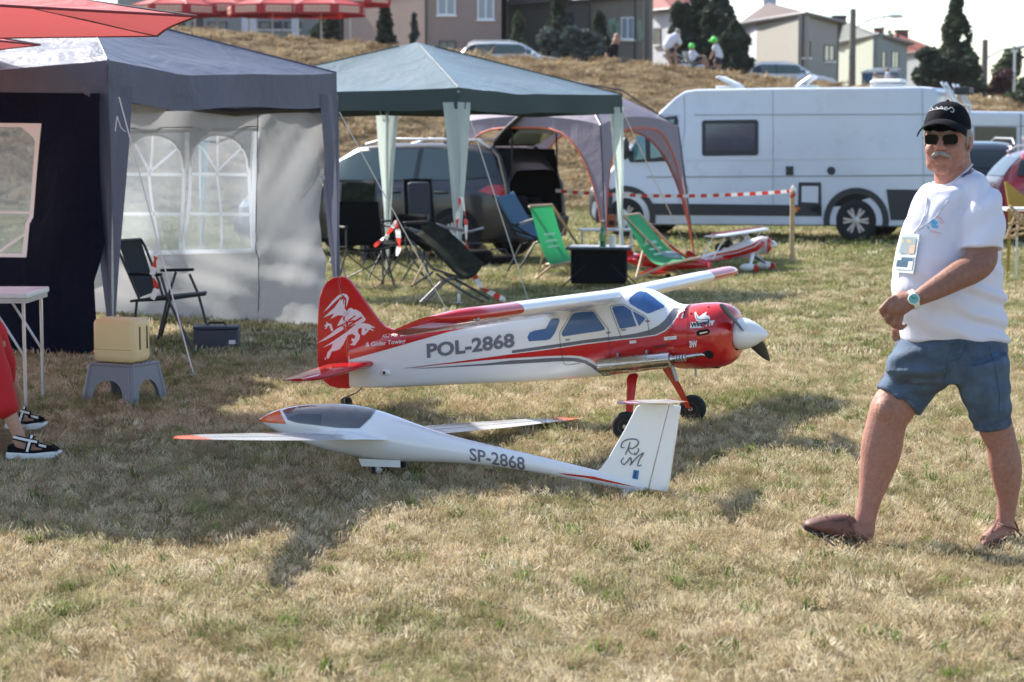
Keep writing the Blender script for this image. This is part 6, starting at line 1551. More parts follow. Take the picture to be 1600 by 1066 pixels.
MB().lathe((0, 0, 0), (0, 0, 1), [(0, .032), (.12, .042)], 16).build('cup_wall', M['white_plastic'], cu); MB().lathe((0, 0, .118), (0, 0, 1), [(0, .043), (.012, .043), (.014, .036), (.01, 0)], 16).build('rim', mat('cup_rim', (.7, .62, .3), .5), cu)
# dark camping chairs under the gazebo
M['camo'] = mat('camo', (.02, .023, .015), .95, spec=.1, var=.6, vscale=9, bump=.3)
def camp_chair(label, c, w, seat_z, back_h, rz, cloth, frame='dark_grey', tilt=.25, arms=True, feet=True, group=None):
    r = thing('camping_chair', label, 'camping chair', c, rz, group); hw_ = w / 2; d = w * .9
    def S(u, v): return Vector(((u - .5) * w, lerp(-d / 2, d / 2, v), seat_z - .05 * sin(pi * u) + .02 * (1 - v)))
    MB().grid(S, 8, 6).build('seat', cloth, r, solid=.015)
    def Bk(u, v): return Vector(((u - .5) * w * (1 - .08 * v), d / 2 + back_h * v * tilt + .04 * sin(pi * u), seat_z + back_h * v))
    MB().grid(Bk, 8, 8).build('backrest', cloth, r, solid=.02)
    for s_ in (-1, 1):
        x = s_ * hw_
        MB().tube([(x, d / 2, 0), (x * .98, d / 2 + .02, seat_z), (x * .95, d / 2 + back_h * tilt, seat_z + back_h)], .011, 6).build('back_post', M[frame], r)
        MB().tube([(x, -d / 2, seat_z + .2 if arms else seat_z), (x, -d / 2, seat_z * .9), (x * .9, d / 2, .01)], .010, 6).build('leg', M[frame], r)
        MB().tube([(x, d / 2, seat_z + .02), (x * .9, -d / 2 - .03, .01)], .010, 6).build('leg', M[frame], r)
        MB().tube([(x, d / 2 * 1, .03), (-x, -d / 2, seat_z * .85)], .008, 6).build('cross_tube', M[frame], r)
        if arms: MB().box((x, 0, seat_z + .22), (.05, d * 1.05, .025)).build('armrest', M['black_plastic'], r, bevel=.008)
        if feet: 
            for y in (-d / 2 - .03, d / 2): MB().lathe((x * .9, y, 0), (0, 0, 1), [(0, .022), (.02, .02), (.025, .01)], 8).build('foot', M['black_plastic'], r)
    return r
c = gr(568, 452); camp_chair('black camping chair at the left under the green gazebo, beside the tent pole', c + Vector((0, .25, 0)), .56, .45, .48, .35, M['black_cloth'], group='dark camping chairs')
c = gr(625, 440); camp_chair('black camping chair right of the first one, half behind the hanging tape', c + Vector((-.05, .3, 0)), .52, .45, .30, -.5, M['black_cloth'], group='dark camping chairs')
c = gr(655, 420); bp_ = camp_chair('tall-backed black camping chair with a padded upright back', c + Vector((.05, .4, 0)), .40, .44, .68, .3, M['black_cloth'], arms=False)
MB().box((0, .26, .82), (.30, .10, .52), Matrix.Rotation(-.12, 4, 'X')).build('back_pad', mat('pad_dark', (.03, .035, .05), .7, bump=.2), bp_, bevel=.04)
c = gr(560, 420); camp_chair('camouflage folding chair against the grey tent pole, behind the black ones', c + Vector((-.15, .8, 0)), .5, .45, .62, -.2, M['camo'])
# camouflage lounger in the middle
yl = 18.9; lp = lambda px, py, dy=0: at(px, py, yl + dy)
ln = thing('reclining_chair', 'low camouflage reclining chair with crossed tube legs beside the gazebo front pole', 'reclining chair', Vector((lp(690, 440).x, yl, 0)))
strip = [lp(638, 368, .2), lp(668, 385, .1), lp(690, 405, 0), lp(708, 425, -.1), lp(724, 436, -.15)]
def FL_(u, v):
    k = v * (len(strip) - 1); i = min(int(k), len(strip) - 2); p = lerp(strip[i], strip[i + 1], k - i); q = p + Vector((.19, .34, .12)) ; r_ = lerp(p, q, u); r_.z -= .05 * sin(pi * u); return r_
MB().grid(FL_, 8, 16).build('sling', M['camo'], ln, world=True, solid=.02)
MB().box(lp(652, 374, .3), (.34, .3, .08), Matrix.Rotation(.6, 4, 'Y')).build('head_pillow', M['black_cloth'], ln, world=True, bevel=.03)
for pts in ([lp(657, 473, -.1), lp(690, 440, -.1), lp(722, 432, .1)], [lp(682, 428, 0), lp(700, 440, -.1), lp(735, 462, -.2), lp(756, 472, -.2)], [lp(694, 428, .3), lp(740, 452, .2), lp(765, 468, .2)], [lp(645, 445, .3), lp(660, 412, .2), lp(662, 392, .2)], [lp(643, 447, .2), lp(676, 425, 0)], [lp(676, 448, .4), lp(664, 412, .3)], [lp(636, 366, .2), lp(676, 420, 0), lp(724, 436, -.1)], [lp(666, 470, .35), lp(700, 436, .35), lp(726, 425, .4)]):
    for p in pts: p.z = max(p.z, .012)
    rod(ln, 'frame_tube', 'grey_paint' if pts[0].z < .2 else 'dark_grey', pts, .012)
for pts in ([lp(640, 357, .5), lp(655, 362, .45), lp(676, 368, .4)], [lp(682, 350, .6), lp(700, 356, .5), lp(735, 362, .4), lp(756, 356, .4)]): rod(ln, 'armrest', 'dull_metal', pts, .015)
rod(ln, 'tent_peg', 'wood', [lp(662, 412, -.3), lp(645, 446, -.3)], .012)
# bags and clutter by the car
for k, (px, py, s_, m, lab, nm) in enumerate((((742), 418, (.42, .3, .22), 'black_cloth', 'black holdall on the grass behind the gazebo front pole', 'holdall'), (778, 416, (.5, .28, .13), 'black_cloth', 'flat black bag lying right of the holdall', 'flat_bag'), (705, 398, (.4, .35, .5), 'black_cloth', 'tall black rucksack by the rear wheel of the grey estate', 'rucksack'), (590, 412, (.45, .3, .34), 'black_cloth', 'black box bag between the chairs and the grey estate', 'box_bag'))):
    c = gr(px, py); o = thing(nm, lab, 'bag', c + Vector((0, s_[1] / 2, 0)), .2 * k - .2)
    MB().box((0, 0, s_[2] / 2), s_).build('body', M[m], o, bevel=.06); MB().tube([(-s_[0] * .25, 0, s_[2]), (-s_[0] * .2, 0, s_[2] + .08), (s_[0] * .2, 0, s_[2] + .08), (s_[0] * .25, 0, s_[2])], .012, 6).build('strap', M['dark_grey'], o)
c = gr(648, 372); o = thing('orange_sack', 'small orange and cream bag beside the camouflage lounger', 'bag', gr(752, 408))
MB().ell((0, 0, .11), (.10, .08, .12), 12, 8).build('body', mat('sack_orange', (.55, .28, .12), .8), o); MB().ell((-.10, .02, .20), (.13, .05, .035), 10, 6).build('flap', M['white_plastic'], o)
# blue recliner behind
yr = 24.2; rp = lambda px, py, dy=0: at(px, py, yr + dy)
rl = thing('reclining_chair', 'blue reclining camping chair left of the left green deck chair', 'reclining chair', Vector((rp(810, 400).x, yr, 0)))
def FR_(u, v):
    P = [rp(772, 306), rp(790, 338), rp(808, 366), rp(832, 376), rp(852, 374)]; k = v * 4; i = min(int(k), 3); p = lerp(P[i], P[i + 1], k - i); q = p + Vector((.22, .42, .04)); r_ = lerp(p, q, u); r_.z -= .03 * sin(pi * u); return r_
MB().grid(FR_, 6, 14).build('sling', M['blue_cloth'], rl, world=True, solid=.02)
for pts in ([rp(770, 304), rp(806, 368), rp(818, 385)], [rp(800, 304, .4), rp(835, 368, .4)], [rp(793, 424), rp(815, 382), rp(850, 372)], [rp(868, 418), rp(842, 376), rp(800, 350)], [rp(812, 420, .3), rp(836, 380, .3), rp(858, 370, .3)], [rp(805, 352), rp(842, 342)], [rp(798, 358), rp(840, 372)]):
    for p in pts: p.z = max(p.z, .012)
    rod(rl, 'frame_tube', 'black_plastic', pts, .013)
rod(rl, 'armrest', 'dull_metal', [rp(812, 350, -.1), rp(840, 341, -.1)], .018)
# little table behind with orange saw and white things
yt = 27.0; o = thing('camping_table', 'low silver camping table with engine parts under the lilac tent', 'camping table', Vector((at(948, 400, yt).x, yt, 0)))
zt = at(948, 359, yt).z; MB().box((0, 0, zt), (.75, .45, .025)).build('table_top', M['alu'], o, bevel=.005)
for x in (-.33, .33):
    for y in (-.18, .18): MB().tube([(x, y, 0), (x, y, zt)], .010, 6).build('leg', M['alu'], o)
e = thing('chainsaw', 'orange and black motor tool on the low silver table', 'power tool', Vector((at(955, 400, yt).x, yt, zt + .014)))
MB().box((0, 0, .10), (.13, .14, .18)).build('housing', mat('saw_orange', (.42, .10, .02), .4), e, bevel=.03); MB().tube([(-.05, 0, .17), (-.04, 0, .27), (.04, 0, .27), (.06, 0, .16)], .014, 7).build('handle', M['black_plastic'], e); MB().lathe((0, -.09, .08), (0, 1, 0), [(0, .04), (.03, .04), (.04, .0)], 12).build('starter_cover', M['black_plastic'], e)
e = thing('model_parts', 'white engine cowl parts on the low silver table, left of the orange tool', 'model parts', Vector((at(966, 400, yt).x, yt - .05, zt + .014)))
MB().ell((.05, 0, .14), (.08, .08, .13), 12, 8).build('white_cowl', M['white_plastic'], e); MB().tube([(-.03, 0, .02), (.0, 0, .35)], .02, 6).build('mount', M['dull_metal'], e)
# ------------------------------------------------------------ red and white biplane and low red model behind the deck chair
BPo = gr(1175, 424); ph = radians(17); bpR = radians(0)
bi = thing('model_biplane', 'red and white striped model biplane near the wooden stake', 'model plane', BPo, ph * 0)
FXv = Vector((cos(-.30), sin(-.30), 0)).normalized()
Yb_ = BPo.y + .1
bpn = Vector((-FXv.y, FXv.x, 0)); B0 = Vector((BPo.x, BPo.y + .05, 0))
b2 = lambda px, py, off=0: onpl(px, py, B0 + bpn * off, bpn)
tp_ = [(1085, 406), (1100, 398), (1125, 390), (1150, 380), (1175, 373), (1190, 369), (1200, 370), (1206, 376)]; bt_ = [(1085, 412), (1100, 410), (1125, 409), (1150, 404), (1175, 399), (1190, 398), (1200, 396), (1206, 389)]
rings = []
for k, (a, b) in enumerate(zip(tp_, bt_)):
    A_, B_ = b2(*a), b2(*b); c_ = (A_ + B_) / 2; h = (A_.z - B_.z) / 2; w_ = h * .8
    rings.append([c_ + bpn * (w_ * cos(q)) + Vector((0, 0, h * sin(q))) for q in [2 * pi * j / 16 for j in range(16)]])
bf = MB().loft(rings[:7]).build('fuselage', M['white_paint'], bi, world=True); MB().loft(rings[5:]).build('cowl', M['red_paint'], bi, world=True)
BB = bvh_of([bf]); sb = skin(BB, .006)
for q in ([(1088, 409), (1125, 400), (1150, 396), (1180, 386), (1192, 376), (1195, 382), (1184, 392), (1152, 401), (1125, 405), (1088, 411)], [(1088, 407), (1120, 397), (1150, 391), (1176, 382), (1188, 374), (1189, 375), (1178, 385), (1150, 394), (1120, 400), (1088, 409)]): lay([q], sb, 'red_stripe', M['red_paint'], bi, cut=6)
nz = b2(1206, 382); MB().lathe(nz - FXv * .02, FXv, [(0, .05), (.03, .048), (.07, .03), (.10, 0)], 14).build('spinner', M['white_paint'], bi, world=True)
pb = nz + FXv * .02
for s_ in (-1, 1): MB().tube([pb, pb + (bpn * -.8 + Vector((0, 0, .25))).normalized() * s_ * .19], [.016, .006], 6).build('propeller_blade', mat('prop_wood', (.45, .28, .16), .4) if s_ < 0 else M['wood'], bi, world=True)
def biwing(P0, P1, ch, m1, m2, name='wing'):
    """wing from near tip P0 to far tip P1; chord runs along the fuselage"""
    rings = []
    for i in range(15):
        t = i / 14; c_ = lerp(P0, P1, t); k = max(0, abs(2 * t - 1) - .9) / .1; cc_ = ch * (1 - .4 * k * k)
        rings.append([c_ + FXv * (cc_ * (.5 - a)) + Vector((0, 0, b * .025)) for a, b in [(0, 0), (.05, .6), (.3, 1), (.7, .6), (1, 0), (.6, -.3), (.1, -.4)]])
    o = MB().loft(rings).build(name, m1, bi, world=True)
    for a in (.25, .8):
        st_ = [r[2] * (1 - a) + r[3] * a + Vector((0, 0, .004)) for r in rings]; MB().tube(st_, [.010] * 15, 4).build('wing_stripe', m2, o, world=True)
    return o
T0, T1 = b2(1112, 370, -.55), b2(1190, 358, .75)
biwing(T0, T1, .30, M['white_paint'], M['red_paint'], 'upper_wing')
Lw0, Lw1 = b2(1092, 408, -.6) , b2(1165, 400, .6)
biwing(Lw0, Lw1, .28, M['red_paint'], M['decal_white'], 'lower_wing')
for t in (.14, .86):
    for f_x in (-.06, .08): rod(bi, 'wing_strut', 'white_paint', [lerp(T0, T1, t) + FXv * f_x, lerp(Lw0, Lw1, t) + FXv * f_x], .010, 5)
cen = b2(1165, 378); 
for s_ in (-1, 1):
    for f_x in (-.1, .06): rod(bi, 'cabane_strut', 'white_paint', [cen + bpn * s_ * .07 + FXv * f_x + Vector((0, 0, 0)), lerp(T0, T1, .5) + bpn * s_ * .10 + FXv * f_x], .008, 5)
for px, py in ((1138, 382), (1124, 387)): 
    o = MB().ell(b2(px, py), (.06, .05, .06), 10, 7).build('cockpit', M['black_plastic'], bi, world=True); rod(bi, 'windshield', 'pane_light', [b2(px + 4, py + 2, -.05), b2(px + 3, py - 4, 0), b2(px + 4, py + 2, .05)], .006, 5)
for s_ in (-1, 1):
    wc_ = b2(1172 if s_ < 0 else 1198, 420 if s_ < 0 else 418, .25 * s_); wc_.z = .05
    rod(bi, 'gear_leg', 'white_paint' if s_ < 0 else 'dull_metal', [b2(1176, 398, .04 * s_), wc_ + Vector((0, 0, .03))], [.03, .012], 8)
    sp_ = MB().ell(wc_ + Vector((-.02, 0, .01)), (.11, .035, .05), 12, 7, Matrix.Rotation(-.3, 4, 'Z')).build('wheel_spat', M['white_paint'], bi, world=True); MB().lathe(wc_ + FXv * .07 - bpn * .03, bpn, [(0, .02), (0, .042), (.06, .042), (.06, .02)], 14).build('wheel', M['red_paint'], sp_, world=True)
MB().prism([b2(1088, 405), b2(1086, 398), b2(1078, 392), b2(1072, 393), b2(1070, 412)], bpn * .02).build('tail_fin', M['red_paint'], bi, world=True)
# low red model
R0 = gr(1050, 436); rn = Vector((sin(.12), cos(.12), 0)); rX = Vector((cos(.12), -sin(.12), 0)); r2 = lambda px, py, off=0: onpl(px, py, R0 + rn * (off + .3), rn)
rm = thing('model_aeroplane', 'low all-red model aeroplane lying behind the right deck chair', 'model plane', R0)
rings = []
for (a, b) in (((978, 402), (978, 408)), ((985, 398), (985, 413)), ((1000, 397), (1000, 417)), ((1030, 400), (1030, 420)), ((1060, 404), (1060, 422)), ((1090, 407), (1090, 420)), ((1108, 410), (1108, 418)), ((1113, 412), (1113, 415))):
    A_, B_ = r2(*a), r2(*b); c_ = (A_ + B_) / 2; h = (A_.z - B_.z) / 2
    rings.append([c_ + rn * (h * .9 * cos(q)) + Vector((0, 0, h * sin(q))) for q in [2 * pi * j / 16 for j in range(16)]])
MB().loft(rings).build('fuselage', M['red_paint'], rm, world=True)
MB().prism([r2(975, 404), r2(970, 385), r2(976, 380), r2(984, 386), r2(992, 400)], rn * .02).build('tail_fin', M['red_paint'], rm, world=True)
def rw(px0, py0, o0, px1, py1, o1, ch, nm):
    P0, P1 = r2(px0, py0, o0), r2(px1, py1, o1); MB().loft([[lerp(P0, P1, i / 8) + rX * (ch * (.5 - a)) + Vector((0, 0, b * .02)) for a, b in [(0, 0), (.1, .7), (.4, 1), (1, 0), (.4, -.6)]] for i in range(9)]).build(nm, M['red_paint'], rm, world=True)
rw(1020, 428, -.7, 1078, 404, 1.1, .34, 'wing'); rw(985, 408, -.25, 990, 398, .3, .16, 'tailplane')
lc_ = MB().ell(r2(1045, 402), (.16, .06, .07), 14, 8).build('canopy', M['pane_light'], rm, world=True)
rod(rm, 'red_strut', 'red_paint', [r2(1046, 383), r2(1075, 405)], .014, 5)
for px, py in ((1044, 434), (1108, 426)):
    wp = r2(px, py, -.2); rod(rm, 'gear_leg', 'red_paint', [wp, r2(px, py - 16, -.1)], .012, 6); wp.z = max(wp.z, .03); MB().lathe(wp - rn * .02, rn, [(0, .01), (0, .03), (.03, .03), (.03, .01)], 12).build('wheel', M['black_rubber'], rm, world=True)
# ------------------------------------------------------------ things at the right edge, behind the walking man
ye = 24.0; ep = lambda px, py, dy=0: at(px, py, ye + dy)
M['yellow_board'] = mat('yellow_board', (.36, .22, .035), .6)
o = thing('trestle_board', 'yellow folding trestle at the right edge in front of the red car', 'trestle', Vector((ep(1580, 380).x, ye, 0)))
MB().prism([ep(1574, 286), ep(1578, 288), ep(1614, 318), ep(1614, 330), ep(1576, 323)], (0, .03, 0)).build('panel', M['yellow_board'], o, world=True)
MB().prism([ep(1570, 284, -.1), ep(1575, 284, -.1), ep(1582, 326, -.1), ep(1577, 326, -.1)], (0, .03, 0)).build('frame_leg', M['yellow_board'], o, world=True)
rod(o, 'frame_leg', 'yellow_board', [ep(1578, 326, 0), Vector((ep(1576, 380).x, ye, .0))], .02, 4); rod(o, 'frame_leg', 'yellow_board', [ep(1606, 326, 0), Vector((ep(1608, 380).x, ye, .0))], .02, 4)
o = thing('folding_table', 'white table top at the right edge above a wooden lattice', 'table', Vector((ep(1610, 380).x, ye - .8, 0)))
MB().box(ep(1612, 327, -.8), (.65, .5, .04)).build('table_top', M['white_plastic'], o, world=True, bevel=.01)
for x in (1590, 1634): p = ep(x, 328, -.9); rod(o, 'leg', 'alu', [p, Vector((p.x, p.y, 0))], .012, 6)
o = thing('wooden_chair', 'folded wooden slatted chair under the white table at the right edge', 'chair', Vector((ep(1590, 380).x, ye - 1.2, 0)))
for a, b in (((1574, 326), (1600, 352)), ((1578, 322), (1606, 348)), ((1572, 372), (1588, 330)), ((1584, 374), (1598, 334)), ((1570, 372), (1604, 364)), ((1576, 350), (1604, 346)), ((1574, 361), (1604, 356))):
    p, q_ = ep(*a, -1.2), ep(*b, -1.2); p.z = max(p.z, .01); rod(o, 'slat', 'wood', [p, q_], .017, 4)
# ------------------------------------------------------------ the walking man
YM = 7.70; KM = YM / FPX
def mp(px, py, dy=0): return at(px, py, YM + dy)
M['denim'] = mat('denim', (.058, .092, .145), .85, var=.5, vscale=9, bump=.35, bscale=120)
M['tshirt'] = mat('tshirt', (.66, .65, .74), .8, var=.02, bump=.08, bscale=60)
M['leather'] = mat('brown_leather', (.15, .062, .045), .6, var=.3, vscale=20, bump=.2)
M['grey_hair'] = mat('grey_hair', (.27, .26, .245), .8, var=.25, vscale=60, bump=.6, bscale=150)
M['cap_cloth'] = mat('cap_cloth', (.006, .006, .009), .9, spec=.12, var=.2, bump=.2)
M['lens'] = mat('lens', (.004, .004, .005), .22, spec=.12)
def skin_zones(m, zones):
    N = m.node_tree.nodes; L = m.node_tree.links; b = N['Principled BSDF']; g = N.new('ShaderNodeNewGeometry'); sp = N.new('ShaderNodeSeparateXYZ'); L.new(g.outputs['Position'], sp.inputs[0])
    f, _ = noise_node(N, L, g.outputs['Position'], 34, 5, .6, 3); a = N.new('ShaderNodeMath'); a.operation = 'MULTIPLY_ADD'; L.new(f, a.inputs[0]); a.inputs[1].default_value = .10; L.new(sp.outputs[2], a.inputs[2])
    d = N.new('ShaderNodeMath'); d.operation = 'DIVIDE'; L.new(a.outputs[0], d.inputs[0]); d.inputs[1].default_value = 2.0
    c = ramp(N, L, d.outputs[0], zones); f2, _ = noise_node(N, L, g.outputs['Position'], 60, 4, .7, 8)
    r = N.new('ShaderNodeMapRange'); r.inputs[1].default_value = .3; r.inputs[2].default_value = .7; r.inputs[3].default_value = .80; r.inputs[4].default_value = 1.18; L.new(f2, r.inputs[0])
    v = N.new('ShaderNodeVectorMath'); v.operation = 'SCALE'; L.new(c, v.inputs[0]); L.new(r.outputs[0], v.inputs['Scale']); L.new(v.outputs[0], b.inputs['Base Color'])
    b.inputs['Subsurface Weight'].default_value = .12; b.inputs['Subsurface Radius'].default_value = (.02, .008, .004); b.inputs['Subsurface Scale'].default_value = .5
skin_zones(M['skin'], [(.10, (.34, .165, .125)), (.36, (.33, .165, .12)), (.44, (.27, .128, .088)), (.60, (.25, .118, .08)), (.72, (.34, .155, .115)), (.82, (.37, .175, .13))])
M['gold'] = mat('thin_metal', (.55, .45, .35), .25, 1)
man = thing('person', 'man in white T-shirt, denim shorts, black cap and sunglasses striding left at the right', 'person', gr(1455, 860))
def limb(mb, pts, flat=1.0, n=20, ends=True):
    """pts: (px, py, dy, radius in photo pixels)"""
    P = [mp(a, b, c) for a, b, c, r in pts]; R_ = [r * (YM + c) / FPX for a, b, c, r in pts]
    # Catmull-Rom refinement
    PP, RR = [], []; Q = [P[0]] + P + [P[-1]]; QR = [R_[0]] + R_ + [R_[-1]]
    for i in range(1, len(Q) - 2):
        for k in range(4):
            t = k / 4; f = lambda a, b, c, d: (2 * b + (c - a) * t + (2 * a - 5 * b + 4 * c - d) * t * t + (3 * b - a - 3 * c + d) * t ** 3) * .5
            PP.append(f(*Q[i - 1:i + 3])); RR.append(f(*QR[i - 1:i + 3]))
    PP.append(P[-1]); RR.append(R_[-1])
    mb.tube(PP, RR, n, flat=flat, up=(0, 1, 0))
    if ends: mb.ell(PP[0], RR[0] * .98, 12, 8); mb.ell(PP[-1], RR[-1] * .98, 12, 8)
PSI = radians(25); hf = Vector((-sin(PSI), -cos(PSI), -.03)).normalized(); hr_ = Vector((cos(PSI), -sin(PSI), 0)); hu = hr_.cross(hf) * -1
if hu.z < 0: hu = -hu
HC = mp(1479, 222, 0)
HR = Matrix((hr_, hf, hu)).transposed()
def H(a, b, c): return HC + (hr_ * a + hu * b + hf * c) * KM
def he(mb, c, r, n=20, k=14, rz=0): mb.ell(H(*c), (r[0] * KM, r[2] * KM, r[1] * KM), n, k, (HR @ Matrix.Rotation(rz, 3, 'Z')).to_4x4())
body = MB()
he(body, (0, 8, -4), (33, 42, 40), 28, 18); he(body, (0, -16, 7), (30.5, 34, 30), 24, 16)
for s_ in (-1, 1):
    he(body, (s_ * 16, -11, 21), (12.5, 12, 13)); he(body, (s_ * 18, -32, 6), (12, 14, 17)); he(body, (s_ * 12, 14, 31), (13, 4, 6)); he(body, (s_ * 5.5, -8.5, 40), (4.6, 3.8, 4.6))
    he(body, (s_ * 35.5, -2, -6 if s_ > 0 else -16), (3.2, 11, 7)); he(body, (s_ * 36.5, 1, -7.5 if s_ > 0 else -18), (2.6, 8, 6))
he(body, (0, -41, 21), (13, 8.5, 12)); he(body, (0, -40, 3), (22, 11, 21)); he(body, (0, -26.5, 34.5), (10, 2.6, 4)); he(body, (0, -31, 33.5), (9, 2.8, 4)); he(body, (0, -24, 30), (16, 10, 7))
body.tube([H(0, 9, 35), H(0, 2, 40), H(0, -6, 46.5), H(0, -10, 43)], [4 * KM, 4.4 * KM, 5.6 * KM, 4.5 * KM], 14)
limb(body, [(1487, 240, .02, 26), (1489, 262, .02, 29), (1490, 280, .02, 30), (1496, 306, .03, 38)], .95, 24)
# arms, hand, legs and a trunk core inside the clothes
limb(body, [(1528, 348, -.13, 17), (1533, 378, -.18, 23), (1533, 404, -.21, 25.5), (1518, 420, -.24, 24.5), (1494, 433, -.27, 22), (1468, 448, -.29, 18.5), (1444, 461, -.31, 14.5), (1432, 467, -.31, 12.5), (1420, 471, -.31, 14.5), (1407, 476, -.31, 17), (1397, 481, -.31, 16)], .86, 20)
for kn, mid, tip, r in (((1390, 470), (1377, 484), (1382, 494), 4.6), ((1395, 479), (1385, 497), (1391, 505), 4.6), ((1402, 486), (1395, 506), (1400, 511), 4.4), ((1409, 490), (1405, 510), (1409, 513), 4.0)):
    P = [mp(*kn, -.318), mp(*mid, -.322), mp(mid[0] + 1, mid[1] + 3, -.312), mp(*tip, -.290), mp(tip[0] + 8, tip[1] - 6, -.282)]
    body.tube([mp(kn[0] + 10, kn[1] - 6, -.315)] + P, [r * KM * 1.0, r * KM * 1.12, r * KM * .95, r * KM * .95, r * KM * .85, r * KM * .7], 12)
    body.ell(P[0], r * KM * 1.12, 10, 8); body.ell(P[1], r * KM * .95, 10, 8); body.ell(P[3], r * KM * .85, 10, 8)
body.tube([mp(1424, 463, -.29), mp(1408, 462, -.268), mp(1396, 470, -.262), mp(1388, 482, -.268)], [8 * KM, 7.5 * KM, 6.4 * KM, 5 * KM], 12)
limb(body, [(1450, 330, .14, 24), (1440, 385, .18, 20), (1430, 440, .17, 18), (1417, 480, .11, 14), (1407, 503, .08, 11.5), (1404, 516, .07, 12)], .9)
for k in range(4): body.tube([mp(1408 - 3 * k, 510, .055 + .014 * k), mp(1406 - 3 * k, 524, .05 + .014 * k), mp(1406 - 2 * k, 532, .06 + .014 * k)], [5 * KM, 4.6 * KM, 4 * KM], 10)
body.tube([mp(1408, 505, .06), mp(1409, 517, .06), mp(1407, 526, .06)], [5.5 * KM, 5 * KM, 4 * KM], 10)
limb(body, [(1500, 325, .03, 38), (1488, 400, .03, 52), (1488, 500, .02, 50), (1490, 545, .02, 40)], .8)
limb(body, [(1462, 560, .06, 34), (1424, 600, .06, 33), (1396, 636, .045, 34.5), (1385, 662, .045, 31.5), (1378, 695, .05, 32.5), (1373, 722, .05, 30), (1365, 755, .045, 23.5), (1358, 785, .035, 18), (1352, 812, .03, 17), (1350, 832, .03, 17)], .93, 24)
limb(body, [(1524, 575, -.05, 34), (1543, 632, -.045, 29), (1556, 668, -.03, 27), (1565, 694, -.02, 24.5), (1570, 722, -.01, 26), (1573, 748, 0, 23.5), (1574, 780, .01, 16.5), (1572, 806, .02, 14.5), (1568, 826, .02, 15.5)], .93, 24)
body.tube([mp(1350, 832, .03), mp(1330, 826, .02), mp(1300, 823, .01), mp(1272, 819, .0)], [15 * KM, 15 * KM, 12 * KM, 8 * KM], 14)
body.tube([mp(1576, 826, .04), mp(1560, 832, 0), mp(1546, 840, -.06), mp(1538, 844, -.10)], [14 * KM, 14 * KM, 11 * KM, 8 * KM], 14)
body.ell(mp(1383, 641, .012), (19 * KM, .055, 23 * KM), 14, 9)
mskin = fuse(body, 'body', M['skin'], man, voxel=.0038, smooth=5, world=True)
# T-shirt: trunk, near sleeve, far sleeve
ts = MB()
sil = [(291, 1450, 1552, .13), (297, 1442, 1558, .15), (315, 1428, 1566, .165), (345, 1412, 1568, .175), (375, 1404, 1566, .185), (405, 1397, 1565, .20), (435, 1392.5, 1568, .205), (465, 1393, 1571, .205), (495, 1399, 1573, .20), (520, 1405, 1575.5, .195), (534, 1410, 1576, .192)]
rings = []
for y, xl, xr, dd in sil:
    R_ = []
    for j in range(40):
        a = 2 * pi * j / 40; cx = (xl + xr) / 2; px = cx + (xr - xl) / 2 * cos(a); dy = .02 + dd * sin(a) * (1 - .18 * cos(a))
        tilt = (2.5 * sin(a)) + (3 * (1 - cos(2 * a)) * .5 if y > 500 else 0)
        R_.append(mp(px, y + (tilt if y > 500 else 0), dy))
    rings.append(R_)
rings.insert(0, [mp(1489 + 30 * cos(a), 275 - 15 * cos(a) - 11 * sin(a), .02 + .08 * sin(a)) for a in [2 * pi * j / 40 for j in range(40)]])
ts.loft(rings)
limb(ts, [(1505, 292, -.03, 24), (1524, 306, -.09, 31), (1534, 335, -.14, 36), (1535, 368, -.17, 35), (1534, 391, -.185, 35.5)], .85, 24, ends=False)
limb(ts, [(1462, 300, .06, 22), (1448, 325, .12, 28), (1441, 360, .17, 27), (1438, 384, .18, 26)], .85, 20, ends=False)
def shirt_folds(p, n):
    px, py = proj(p); f = 0
    k = max(0, min(1, (py - 395) / 60)); arm = max(0, min(1, (px - 1490) / 40))
    f += k * .0085 * sin((py * .17 - px * .045) + 2.2 * noise.noise(Vector((px * .02, py * .012, 2)))) * (.35 + .65 * max(0, min(1, (px - 1420) / 90)))
    f += .0060 * sin((px * .16 + py * .07) + 3 * noise.noise(Vector((px * .015, py * .02, 5)))) * max(0, 1 - abs(py - 320) / 60)
    f += arm * .0055 * sin(py * .12 + px * .09) * (1 if py < 400 else 0) + .0022 * noise.noise(Vector((px * .04, py * .03, 1)))
    f += arm * k * .003 * sin(py * .30 - px * .10)
    return f
shirt = fuse(ts, 'tshirt', M['tshirt'], man, voxel=.006, smooth=7, world=True, disp=shirt_folds)
# shorts
sh = MB(); rings = []
for y, xl, xr, dd in ((520, 1414, 1564, .16), (534, 1404, 1573, .18), (555, 1390, 1577, .18), (580, 1382, 1577, .17), (600, 1400, 1577, .13)):
    rings.append([mp((xl + xr) / 2 + (xr - xl) / 2 * cos(a), y, .01 + dd * sin(a)) for a in [2 * pi * j / 36 for j in range(36)]])
sh.loft(rings)
def open_leg(mb, pts): limb(mb, pts, 1.06, 26, ends=False)
open_leg(sh, [(1450, 555, .07, 55), (1428, 588, .065, 47), (1414, 609, .06, 41), (1403, 626, .055, 39.5)])
open_leg(sh, [(1528, 560, -.06, 48), (1537, 600, -.055, 41.5), (1545, 632, -.045, 35), (1551, 664, -.03, 30.5)])
def denim_folds(p, n):
    px, py = proj(p)
    return .0065 * sin(py * .20 + px * .06 + 3 * noise.noise(Vector((px * .02, py * .02, 1)))) * (.4 + .6 * max(0, 1 - abs(px - 1440) / 60)) + .003 * noise.noise(Vector((px * .05, py * .03, 8)))
shorts = fuse(sh, 'denim_shorts', M['denim'], man, voxel=.006, smooth=4, world=True, disp=denim_folds)
SBV = bvh_of([shorts]); 
